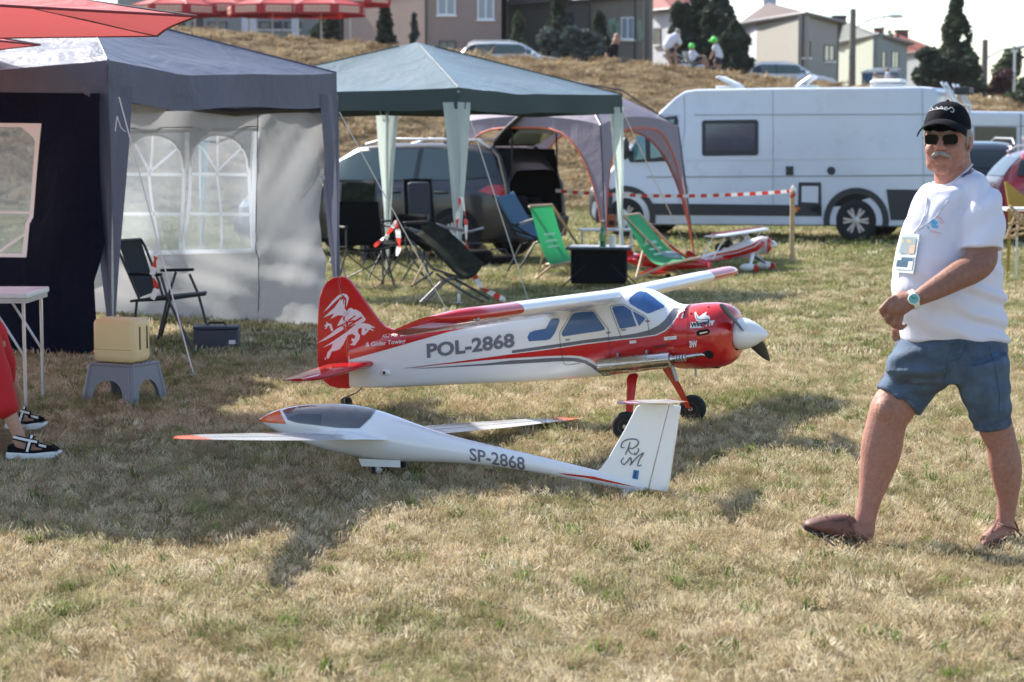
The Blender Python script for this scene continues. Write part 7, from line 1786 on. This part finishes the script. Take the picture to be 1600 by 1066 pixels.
for pts in ([(1490, 535), (1480, 560), (1476, 595)], [(1545, 540), (1556, 580), (1562, 620), (1560, 655)], [(1368, 606), (1398, 616), (1438, 631)], [(1524, 667), (1550, 664), (1577, 652)], [(1510, 540), (1500, 560), (1478, 566)]):
    f = skin(SBV, .0006); seg = []
    for (a, b), (c_, d_) in zip(pts, pts[1:]):
        for i in range(6): seg.append(f(lerp(a, c_, i / 6), lerp(b, d_, i / 6)))
    MB().tube([s for s in seg if s], .0012, 4).build('stitching', mat('stitch', (.03, .05, .09), .8) if 'stitch' not in bpy.data.materials else bpy.data.materials['stitch'], shorts, world=True)
# shoes
def shoe(name, rings_px, mtl, solepts, par=man):
    mb = MB(); rings = []
    for px, py, dy, hh, ww in rings_px:
        c_ = mp(px, py, dy); rings.append([c_ + Vector((0, ww * cos(a), 0)) + Vector((hh * KM * .25 * sin(a), 0, hh * KM * sin(a) * (1 if sin(a) > 0 else .75))) for a in [2 * pi * j / 22 for j in range(22)]])
    mb.loft(rings); o = mb.build(name, mtl, par, world=True, smooth=60, sub=1)
    mb = MB(); L_ = []; 
    for px, py, dy, w_ in solepts: c_ = mp(px, py, dy); L_.append([c_ + Vector((0, -w_, 0)), c_ + Vector((0, w_, 0)), c_ + Vector((0, w_ + .005, -.020)), c_ + Vector((0, -w_ - .005, -.020))])
    mb.loft(L_); mb.build('sole', M['trim'] if mtl is not M['leather'] else mat('shoe_sole', (.035, .015, .012), .7) if 'shoe_sole' not in bpy.data.materials else bpy.data.materials['shoe_sole'], o, world=True, bevel=.003); return o
s1 = shoe('shoe', [(1349, 850, .03, 7, .034), (1343, 838, .03, 17, .038), (1328, 829, .025, 25, .042), (1310, 826, .02, 24, .045), (1292, 822, .015, 18, .048), (1276, 820, .01, 13, .046), (1263, 819, .01, 8.5, .038), (1256, 818.5, .01, 4, .022)], M['leather'],
          [(1361, 853, .03, .030), (1345, 851, .03, .036), (1320, 845, .02, .042), (1295, 837, .01, .047), (1272, 826, .01, .044), (1255, 818, .01, .024)])
f = skin(bvh_of([s1]), .002)
MB().tube([mp(1341, 846, -.012), mp(1331, 822, -.018), mp(1326, 806, -.005), mp(1322, 802, .025), mp(1327, 806, .055), mp(1333, 824, .066)], .0045, 7).build('shoe_rim', M['leather'], s1, world=True)
for pts in ([(1327, 805), (1318, 812), (1316, 830)], [(1268, 822), (1300, 836), (1345, 846)], [(1290, 808), (1305, 815), (1318, 812)]):
    MB().tube([p for p in [f(*q) for q in pts] if p], .0016, 5).build('seam', M['trim'], s1, world=True)
s2 = shoe('sandal', [(1586, 838, .05, 6, .030), (1577, 838, .04, 10, .034), (1562, 842, .0, 11, .040), (1549, 845, -.05, 10, .044), (1539, 848, -.09, 7, .040), (1533, 850, -.12, 3, .022)], M['leather'],
           [(1590, 846, .06, .028), (1572, 850, .03, .034), (1552, 853, -.04, .042), (1536, 855, -.10, .036), (1531, 856, -.12, .02)])
for pts, r in (([(1552, 816, -.02), (1566, 820, -.06), (1586, 826, .0), (1597, 838, .05)], .006), ([(1558, 812, 0), (1554, 822, -.05), (1545, 836, -.08)], .006), ([(1584, 812, .02), (1592, 830, .04)], .005)):
    MB().tube([mp(*p) for p in pts], r, 7, flat=.6).build('strap', M['leather'], s2, world=True)
# cap
cp = MB(); rings = []
for i in range(13):
    t = i / 12; a = t * pi / 2; b_ = 20 + 43 * sin(a); q = cos(a) ** .85 if i < 12 else .02
    rings.append([H(36.5 * q * cos(w), b_ + 3 * -sin(w) * (1 - t), -4 + 42.5 * q * sin(w)) for w in [2 * pi * j / 36 for j in range(36)]])
cp.loft(rings); capo = cp.build('cap', M['cap_cloth'], man, world=True, smooth=60)
def BR(u, v):
    th = (u - .5) * 2 * radians(66); a = 37 * sin(th); c = -4 + 43 * cos(th); out = v * 31 * cos(th) ** .45
    return H(a + out * sin(th) * .18, 30 - 11 * abs(sin(th)) ** 2.0 - 7 * v * v + 5 * (1 - abs(2 * u - 1) ** 2) - 6 * v * abs(sin(th)) ** 2, c + out)
MB().grid(BR, 24, 10).build('brim', M['cap_cloth'], capo, world=True, solid=.004, smooth=60)
he_ = MB(); he_.ell(H(0, 63.5, -4), (3.2 * KM, 3.2 * KM, 1.8 * KM), 10, 6); he_.build('cap_button', M['cap_cloth'], capo, world=True)
CBV = bvh_of([capo]); cf = skin(CBV, .0015)
script([[(1450, 173), (1455, 168), (1459, 172), (1463, 168), (1467, 171), (1471, 167), (1474, 171), (1478, 168), (1482, 171), (1486, 168), (1490, 172), (1489, 176), (1485, 174)], [(1451, 174), (1465, 171), (1480, 171)], [(1462, 172), (1470, 170), (1480, 173)]], .0015, 'cap_lettering', M['decal_white'], capo, cf)
# hair, moustache, glasses
hb = MB()
for s_ in (-1, 1): he(hb, (s_ * 31.5, 12, -6), (4.6, 13, 17)); he(hb, (s_ * 32, 0, 3), (2.6, 9, 4)); he(hb, (s_ * 30, 2, -20), (7, 18, 14))
he(hb, (0, 2, -26), (29, 22, 21))
fuse(hb, 'hair', M['grey_hair'], man, voxel=.004, smooth=3, world=True)
mu = MB()
for s_ in (-1, 1): mu.tube([H(s_ * .5, -15, 44), H(s_ * 6, -16.5, 43), H(s_ * 11, -19.5, 39.5), H(s_ * 15, -24, 34.5)], [2.8 * KM, 3.1 * KM, 2.7 * KM, 1.3 * KM], 10)
rd = random.Random(4)
for k in range(70):
    s_ = rd.choice((-1, 1)); a = rd.uniform(0, 14); z = -14 - a * a * .04; mu.tube([H(s_ * a, z + 1, 45 - a * .35), H(s_ * (a + 2.0), z - 4.5 - rd.random() * 2, 45.5 - a * .5)], [.45 * KM, .2 * KM], 4)
mu.build('moustache', M['grey_hair'], man, world=True, smooth=60)
gl_r = None
for s_ in (-1, 1):
    mb = MB(); o_ = []
    for j in range(20):
        a = 2 * pi * j / 20; x = 11.5 * math.copysign(abs(cos(a)) ** .6, cos(a)); z = 8.0 * math.copysign(abs(sin(a)) ** .7, sin(a)) - (1.0 if sin(a) < 0 else 0) * abs(x) * .05
        o_.append((s_ * 14.2 + x, 5.2 + z, 41.5 - abs(s_ * 14.2 + x) ** 2 * .010))
    mb.prism([H(*p) for p in o_], hf * -.003); L1 = mb.build('sunglass_lens', M['lens'], man, world=True)
    MB().tube([H(p[0], p[1], p[2] + .3) for p in o_ + [o_[0]]], .0007, 5).build('lens_rim', M['dark_grey'], L1, world=True)
    MB().tube([H(s_ * 25.5, 9, 35), H(s_ * 32, 9, 22), H(s_ * 37, 8, 2), H(s_ * 37, 4, -5)], .0013, 5).build('temple', M['gold'], L1, world=True)
MB().tube([H(-4, 9, 42.2), H(0, 10.5, 43), H(4, 9, 42.2)], .0013, 5).build('glasses_bridge', M['gold'], man, world=True); MB().tube([H(-8, 12.6, 41.5), H(0, 13.2, 42), H(8, 12.6, 41.5)], .001, 5).build('glasses_bridge', M['gold'], man, world=True)
eb = MB()
for s_ in (-1, 1): eb.tube([H(s_ * 5, 15.5, 38), H(s_ * 13, 17.5, 36.5), H(s_ * 21, 15, 31)], [1.2 * KM, 1.6 * KM, .8 * KM], 6)
eb.build('eyebrows', M['grey_hair'], man, world=True).name = 'eyebrow'
# neckline, lanyard, badge, print, watch
TB = bvh_of([shirt]); tf = lambda e: skin(TB, e)
TBm = bvh_of([shirt, mskin])
col = [(1456, 284), (1462, 289), (1475, 291.5), (1488, 286), (1500, 276), (1511, 266), (1521, 256)]
cl = MB().tube([TBm_ for TBm_ in [skin(TBm, .001)(*p) for p in col] if TBm_], .0075, 8, flat=.6).build('collar', M['tshirt'], man, world=True, smooth=60)
for d in (3, 6.5): MB().tube([p for p in [skin(TBm, .006)(x + d * .7, y + d * .5) for x, y in col[4:]] if p], .0016, 5).build('collar_stripe', mat('navy_stripe', (.02, .03, .12), .7), cl, world=True)
ly = [(1454, 288), (1449, 310), (1446, 335), (1438, 352), (1431, 360)]
MB().tube([tf(.003)(*p) for p in ly], .0022, 5).build('lanyard', mat('lanyard', (.55, .55, .60), .6), man, world=True)
MB().tube([tf(.003)(*p) for p in [(1490, 288), (1480, 315), (1462, 340), (1440, 356), (1431, 362)]], .0016, 5).build('lanyard', bpy.data.materials['lanyard'], man, world=True)
MB().ell(tf(.008)(1431, 364), .006, 8, 6).build('clip', M['steel'], man, world=True)
bq = [(1415, 367), (1440, 367.5), (1430, 427), (1401, 425)]
pl3 = [tf(.014)(*p) for p in bq]; bn = (pl3[1] - pl3[0]).cross(pl3[3] - pl3[0]).normalized(); bn = bn if bn.y < 0 else -bn
bd = MB().prism(pl3, bn * .003).build('badge', mat('badge_card', (.62, .70, .70), .25, coat=.4), man, world=True)
def BD(u, v, e=.0045): return lerp(lerp(pl3[0], pl3[1], u), lerp(pl3[3], pl3[2], u), v) + bn * e
for (u0, v0, u1, v1), c_ in (((.1, .08, .9, .50), (.30, .36, .37)), ((.1, .14, .8, .22), (.60, .45, .2)), ((.62, .28, .9, .5), (.72, .40, .28)), ((.08, .55, .92, .92), (.70, .72, .76)), ((.12, .68, .7, .86), (.04, .10, .16)), ((.3, .60, .9, .70), (.05, .12, .18))):
    MB().grid(lambda u, v: BD(lerp(u0, u1, u), lerp(v0, v1, v), .0045 + .0006 * (v0 * 3 + u0)), 2, 2).build('badge_print', mat('badge_print', c_, .35), bd, world=True)
bl_ = mat('print_blue', (.10, .42, .72), .7); rd_ = mat('print_red', (.75, .25, .25), .7)
for pts in ([(1452, 346), (1460, 343), (1466, 349), (1460, 353)], [(1453, 348), (1457, 356), (1465, 357), (1467, 352), (1459, 353)], [(1450, 352), (1453, 359), (1449, 357)]): lay([pts], tf(.0012), 'shirt_print', bl_, shirt, cut=4)
script([[(1462, 338), (1469, 341), (1475, 348)], [(1453, 361), (1462, 363), (1471, 365)], [(1466, 345), (1473, 350)]], .0012, 'shirt_print', rd_, shirt, tf(.001))
w0 = mp(1427, 468.5, -.31); wax = (mp(1444, 461, -.31) - mp(1420, 471, -.31)).normalized()
wt = MB().lathe(w0 - wax * .010, wax, [(0, .034), (0, .0365), (.022, .0375), (.022, .035)], 28, caps=False).build('wristwatch', mat('watch_band', (.68, .72, .62), .45), man, world=True)
fd = Vector((-.15, -1, .15)).normalized(); fc = w0 + fd * .034
MB().lathe(fc - fd * .004, fd, [(0, .020), (.008, .022), (.011, .0205), (.011, .018)], 28).build('watch_case', bpy.data.materials['watch_band'], wt, world=True)
MB().lathe(fc + fd * .006, fd, [(0, .0175), (.0016, .0175), (.0018, 0)], 28).build('watch_dial', mat('watch_dial', (.08, .33, .30), .2, coat=.8), wt, world=True)
for ang, l_ in ((.6, .011), (2.4, .014)): MB().tube([fc + fd * .0085, fc + fd * .0085 + (Vector((1, 0, 0)) * cos(ang) + Vector((0, 0, 1)) * sin(ang)) * l_], .0009, 4).build('watch_hand', M['decal_dark'], wt, world=True)

# ------------------------------------------------------------ seated person at the left edge (legs in view)
YS = gr(54, 722).y; YF = gr(42, 676).y - YS; sp_ = lambda px, py, dy=0: at(px, py, YS + dy)
seat = thing('person', 'seated person in red trousers and black-and-white sandals at the left edge', 'person', Vector((sp_(-40, 700).x, YS + .2, 0)))
ks = YS / FPX; b_ = MB()
def lb(mb, pts, flat=1): mb.tube([sp_(a, b, c) for a, b, c, r in pts], [r * ks for a, b, c, r in pts], 16, flat=flat, up=(0, 1, 0)); mb.ell(sp_(*pts[0][:3]), pts[0][3] * ks, 12, 8); mb.ell(sp_(*pts[-1][:3]), pts[-1][3] * ks, 12, 8)
lb(b_, [(-30, 560, .1, 22), (0, 620, .05, 17), (14, 645, 0, 12), (26, 672, 0, 10), (32, 692, 0, 10)]); lb(b_, [(32, 696, 0, 9), (60, 701, 0, 7.5), (84, 706, 0, 5)])
lb(b_, [(-10, 530, .6, 20), (8, 580, .75, 15), (24, 610, .85, 10), (30, 645, YF, 8)]); lb(b_, [(30, 652, YF, 8), (48, 660, YF, 6.5), (64, 663, YF, 4.5)])
lb(b_, [(-150, 470, .5, 44), (-150, 390, .5, 48), (-145, 320, .5, 46), (-140, 270, .5, 22), (-138, 235, .5, 20)]); b_.ell(sp_(-136, 195, .5), (.085, .10, .12), 16, 10)
lb(b_, [(-120, 320, .3, 16), (-95, 400, .25, 14), (-50, 430, .2, 11)])
sb_ = fuse(b_, 'body', M['skin_light'], seat, voxel=.007, smooth=4, world=True)
tr_ = MB(); lb(tr_, [(-150, 480, .35, 48), (-50, 500, .12, 40), (-28, 540, .08, 34), (-8, 600, .04, 29), (8, 635, 0, 20)]); lb(tr_, [(-150, 480, .6, 44), (-45, 490, .6, 36), (-14, 530, .62, 30), (4, 570, .72, 22), (13, 594, .78, 13)])
fuse(tr_, 'red_trousers', mat('red_trousers', (.50, .01, .012), .85, bump=.3, bscale=12), seat, voxel=.008, smooth=4, world=True, disp=lambda p, n: .008 * noise.noise(p * 9))
tp2 = MB(); lb(tp2, [(-150, 450, .5, 54), (-148, 380, .5, 56), (-143, 315, .5, 52), (-140, 290, .5, 34)]); fuse(tp2, 'top', mat('seated_top', (.3, .3, .33), .85), seat, voxel=.01, smooth=5, world=True)
hh = MB(); hh.ell(sp_(-140, 190, .52), (.10, .105, .125), 16, 10); hh.build('hair', mat('brown_hair', (.08, .045, .03), .8, bump=.4), seat, world=True)
def sandal(cx, cy, dy, L_):
    # side view: sole, foot-bed and straps
    o = None; heel, toe = cx - L_ / 2, cx + L_ / 2; W_ = .045
    P = lambda px, py, d=0: sp_(px, py, dy + d)
    so_ = [P(heel, cy - 11), P(heel - 1, cy - 3), P(heel + 3, cy), P(cx, cy), P(toe - 10, cy - 1), P(toe - 1, cy - 6), P(toe, cy - 11), P(toe - 12, cy - 12), P(cx, cy - 9)]
    o = MB().prism([p - Vector((0, W_, 0)) for p in so_], (0, 2 * W_, 0)).build('sandal', M['white_plastic'], seat, world=True, bevel=.006)
    up_ = [P(heel + 1, cy - 11), P(heel + 2, cy - 22), P(heel + 14, cy - 18), P(cx - 6, cy - 13), P(cx + 12, cy - 14), P(toe - 14, cy - 21), P(toe - 3, cy - 13), P(toe - 12, cy - 12), P(cx, cy - 9)]
    MB().prism([p - Vector((0, W_ * .92, 0)) for p in up_], (0, 2 * W_ * .92, 0)).build('footbed', M['black_cloth'], o, world=True, bevel=.004)
    for (x0, y0, x1, y1), m_, r in (((heel + 8, cy - 33, cx + 6, cy - 24), 'black_cloth', .015), ((cx - 4, cy - 36, cx - 12, cy - 10), 'black_cloth', .016), ((heel + 8, cy - 33, cx + 4, cy - 25), 'decal_white', .007), ((cx - 4, cy - 36, cx - 12, cy - 10), 'decal_white', .007), ((cx + 2, cy - 22, cx + 26, cy - 15), 'black_cloth', .015), ((cx + 6, cy - 21, cx + 18, cy - 18), 'decal_white', .007)):
        e = -W_ * 1.05 if m_ == 'decal_white' else -W_ * .86
        MB().tube([P(x0, y0, e + .015), lerp(P(x0, y0, e), P(x1, y1, e), .5) + Vector((0, -.004, 0)), P(x1, y1, e)], r, 6, flat=.3, up=(0, 1, 0)).build('strap', M[m_], o, world=True)
sandal(54, 716, 0, 82); sandal(42, 671, YF, 62)
bk = thing('wicker_basket', 'wicker basket standing beside the sandals at the left edge', 'basket', Vector((sp_(-12, 702, .25).x, YS + .25, 0)))
MB().lathe((0, 0, 0), (0, 0, 1), [(0, .085), (.01, .09), (.11, .10), (.12, .095), (.11, .085), (.02, .075)], 24).build('basket_wall', mat('wicker', (.20, .12, .06), .8, bump=.8, bscale=60, var=.3), bk)
for k in range(7): MB().tube([(Vector((cos(a) * (.088 + .0015 * k), sin(a) * (.088 + .0015 * k), .012 + .016 * k))) for a in [2 * pi * j / 24 for j in range(25)]], .006, 5).build('weave', bpy.data.materials['wicker'], bk)
cs = thing('camping_chair', 'folding chair under the seated person, outside the left edge', 'camping chair', Vector((sp_(-150, 700, .5).x, YS + .5, 0)))
MB().box((0, 0, .44), (.5, .5, .03)).build('seat', M['black_cloth'], cs, bevel=.01); MB().box((-.24, 0, .72), (.03, .48, .42)).build('backrest', M['black_cloth'], cs, bevel=.01)
for x in (-.22, .22):
    for y in (-.22, .22): MB().tube([(x, y, 0), (x, y, .44)], .011, 6).build('leg', M['dark_grey'], cs)

# ------------------------------------------------------------ small figures on the crest
M['cap_green'] = mat('cap_green', (.10, .65, .10), .6); M['child_white'] = mat('child_white', (.62, .62, .70), .8); M['skin_far'] = mat('skin_far', (.32, .17, .11), .6); M['dark_shorts'] = mat('dark_shorts', (.02, .02, .035), .8); M['fold_grey'] = mat('fold_grey', (.28, .29, .30), .6)
def figure(label, Y, parts, base):
    b = at(base[0], base[1], Y); r = thing('person', label, 'person', Vector((b.x, Y, b.z)))
    k = Y / FPX
    for name, m, tubes in parts:
        mb = MB()
        for t in tubes:
            P = [at(p[0], p[1], Y + (p[3] if len(p) > 3 else 0)) for p in t]; R_ = [p[2] * k for p in t]
            if len(P) > 1: mb.tube(P, R_, 12, up=(0, 1, 0), flat=.9)
            for p, q in zip((P[0], P[-1]), (R_[0], R_[-1])): mb.ell(p, q, 10, 8)
        fuse(mb, name, M[m], r, voxel=.018, smooth=3, world=True)
    return r
figure('person in a black shirt leaning forward on the crest beside the juniper shrubs', 75, [
    ('body', 'skin_far', [[(963, 64, 6.2), (965, 60, 5.5)], [(962, 66, 4), (957, 76, 5)], [(952, 78, 4), (948, 88, 3.6), (950, 97, 3)], [(957, 95, 5), (957, 125, 4.5)], [(962, 95, 5), (962, 125, 4.5)]]),
    ('black_shirt', 'black_cloth', [[(960, 74, 7), (957, 84, 8.5), (956, 97, 9)], [(953, 76, 4.5), (950, 82, 4)]]), ('hair', 'skin_far', [[(964, 57, 5)]]), ('trousers', 'dark_shorts', [[(956, 98, 8), (957, 112, 6)], [(960, 98, 8), (962, 112, 6)]])], (958, 125))
figure('man in a white shirt sitting bent forward on a folding seat on the crest', 75, [
    ('body', 'skin_far', [[(1059, 51, 4.5), (1060, 55, 4)], [(1059, 56, 3), (1054, 60, 5)], [(1061, 62, 3), (1063, 69, 2.6), (1057, 74, 2.4)], [(1044, 74, 4.2), (1044, 86, 3.2), (1048, 102, 2.6)], [(1052, 75, 4.2), (1055, 88, 3.2), (1057, 100, 2.6)], [(1044, 72, 3), (1041, 80, 2.6)]]),
    ('white_shirt', 'child_white', [[(1057, 56, 6), (1050, 62, 8.5), (1044, 71, 8)], [(1058, 60, 5), (1062, 67, 4)], [(1048, 60, 6), (1042, 70, 5)]]), ('hair', 'grey_hair', [[(1059, 48.5, 4.2)]]), ('dark_shorts', 'dark_shorts', [[(1046, 74, 6), (1051, 78, 5)]])], (1050, 104))
figure('child in a lime green cap and white shirt sitting on a grey folding chair', 75, [
    ('body', 'skin_far', [[(1081, 77, 4), (1081, 73, 4)], [(1089, 89, 3), (1100, 90, 4.2), (1104, 98, 3.6), (1106, 103, 2.6)], [(1086, 88, 3), (1098, 93, 4), (1101, 104, 2.6)], [(1083, 86, 2.5), (1087, 92, 2)]]),
    ('white_shirt', 'child_white', [[(1082, 83, 5.5), (1083, 91, 5.5)], [(1086, 84, 3.4), (1089, 87, 3)]]), ('cap', 'cap_green', [[(1081, 72.5, 5.2)]]), ('dark_shorts', 'dark_shorts', [[(1085, 93, 4.5), (1096, 91, 4.2)]])], (1085, 104))
figure('child in a lime green cap standing with lowered arms at the right of the group', 75, [
    ('body', 'skin_far', [[(1117, 67, 4), (1116, 64, 4)], [(1117, 74, 2.6), (1114, 84, 2.2), (1110, 92, 2)], [(1118, 96, 3.2), (1118, 108, 2.6), (1117, 118, 2.2)], [(1124, 96, 3.4), (1124, 108, 2.8), (1125, 118, 2.2)]]),
    ('white_shirt', 'child_white', [[(1119, 73, 5), (1122, 80, 5.5), (1124, 88, 6)], [(1117, 73, 3.4), (1115, 77, 3)]]), ('cap', 'cap_green', [[(1116, 62.5, 5.6)], [(1112, 64, 3), (1108.5, 64.5, 2)]]), ('dark_shorts', 'dark_shorts', [[(1123, 91, 5.6), (1119, 97, 4)], [(1123, 91, 5.6), (1124, 98, 4)]])], (1121, 118))
figure('person in a light dress standing at the kiosk counter, left of the two', 84, [
    ('body', 'skin_far', [[(1367, 118, 2.6), (1367, 116, 2.6)], [(1367, 119, 1.6), (1368, 130, 2)]]), ('dress', 'cream', [[(1367, 123, 3.4), (1368, 136, 4.4)]])], (1367, 138))
figure('taller person in a white top at the kiosk, right of the two', 84, [
    ('body', 'skin_far', [[(1387, 110, 2.8), (1387, 107.5, 2.8)], [(1387, 112, 2), (1387, 130, 2)]]), ('white_top', 'child_white', [[(1387, 116, 4), (1387, 126, 4)]]), ('trousers', 'fold_grey', [[(1386, 128, 3.6), (1386, 140, 3)], [(1389, 128, 3.6), (1389, 140, 3)]])], (1387, 140))
# folding seats on the crest
yk = 75.2; kq = lambda px, py, d=0: at(px, py, yk + d)
fs = thing('folding_stool', 'grey folding bench under the white-shirted man on the crest', 'bench', kq(1048, 104))
MB().prism([kq(1036, 84, -.2), kq(1060, 83, -.2), kq(1060, 87, -.2), kq(1036, 89, -.2)], (0, .45, 0)).build('seat', M['fold_grey'], fs, world=True, bevel=.02)
for a, b in (((1038, 88), (1052, 104)), ((1054, 87), (1042, 106)), ((1060, 86), (1074, 92)), ((1060, 92), (1072, 102))): rod(fs, 'leg', 'fold_grey', [kq(*a), kq(*b)], .035, 5)
fc_ = thing('folding_chair', 'grey folding chair of the child seated on the crest', 'chair', kq(1080, 104))
MB().prism([kq(1067, 80), kq(1076, 80), kq(1081, 95), kq(1073, 95)], (0, .4, 0)).build('backrest', M['fold_grey'], fc_, world=True, bevel=.015); MB().prism([kq(1072, 94), kq(1096, 94), kq(1096, 97), kq(1072, 97)], (0, .4, 0)).build('seat', M['fold_grey'], fc_, world=True, bevel=.015)
for a, b in (((1074, 96), (1088, 107)), ((1092, 96), (1072, 106)), ((1070, 92), (1060, 103))): rod(fc_, 'leg', 'fold_grey', [kq(*a), kq(*b)], .03, 5)
bx = thing('picnic_blanket', 'pale bundle of things lying at the feet of the group on the crest', 'bundle', kq(1070, 106)); 
for px, py, rx in ((1040, 104, 9), (1070, 103, 10), (1094, 104, 8), (1114, 107, 4)): MB().ell(kq(px, py, -.2), (rx * yk / FPX, .3, .07), 12, 7).build('bundle_piece', M['child_white'] if px != 1114 else M['decal_dark'], bx, world=True)
# ------------------------------------------------------------ the light summer haze
hm_ = bpy.data.materials.new('haze'); hm_.use_nodes = True; N = hm_.node_tree.nodes; N.remove(N['Principled BSDF'])
pv = N.new('ShaderNodeVolumePrincipled'); pv.inputs['Color'].default_value = (.93, .95, 1, 1); pv.inputs['Density'].default_value = .00012; pv.inputs['Anisotropy'].default_value = .2
hm_.node_tree.links.new(pv.outputs[0], N['Material Output'].inputs['Volume'])
hz = MB().box((0, 785, 9.5), (8000, 1700, 24)).build('haze', hm_, smooth=0); tag(hz, kind='stuff')
SC.cycles.volume_bounces = 0
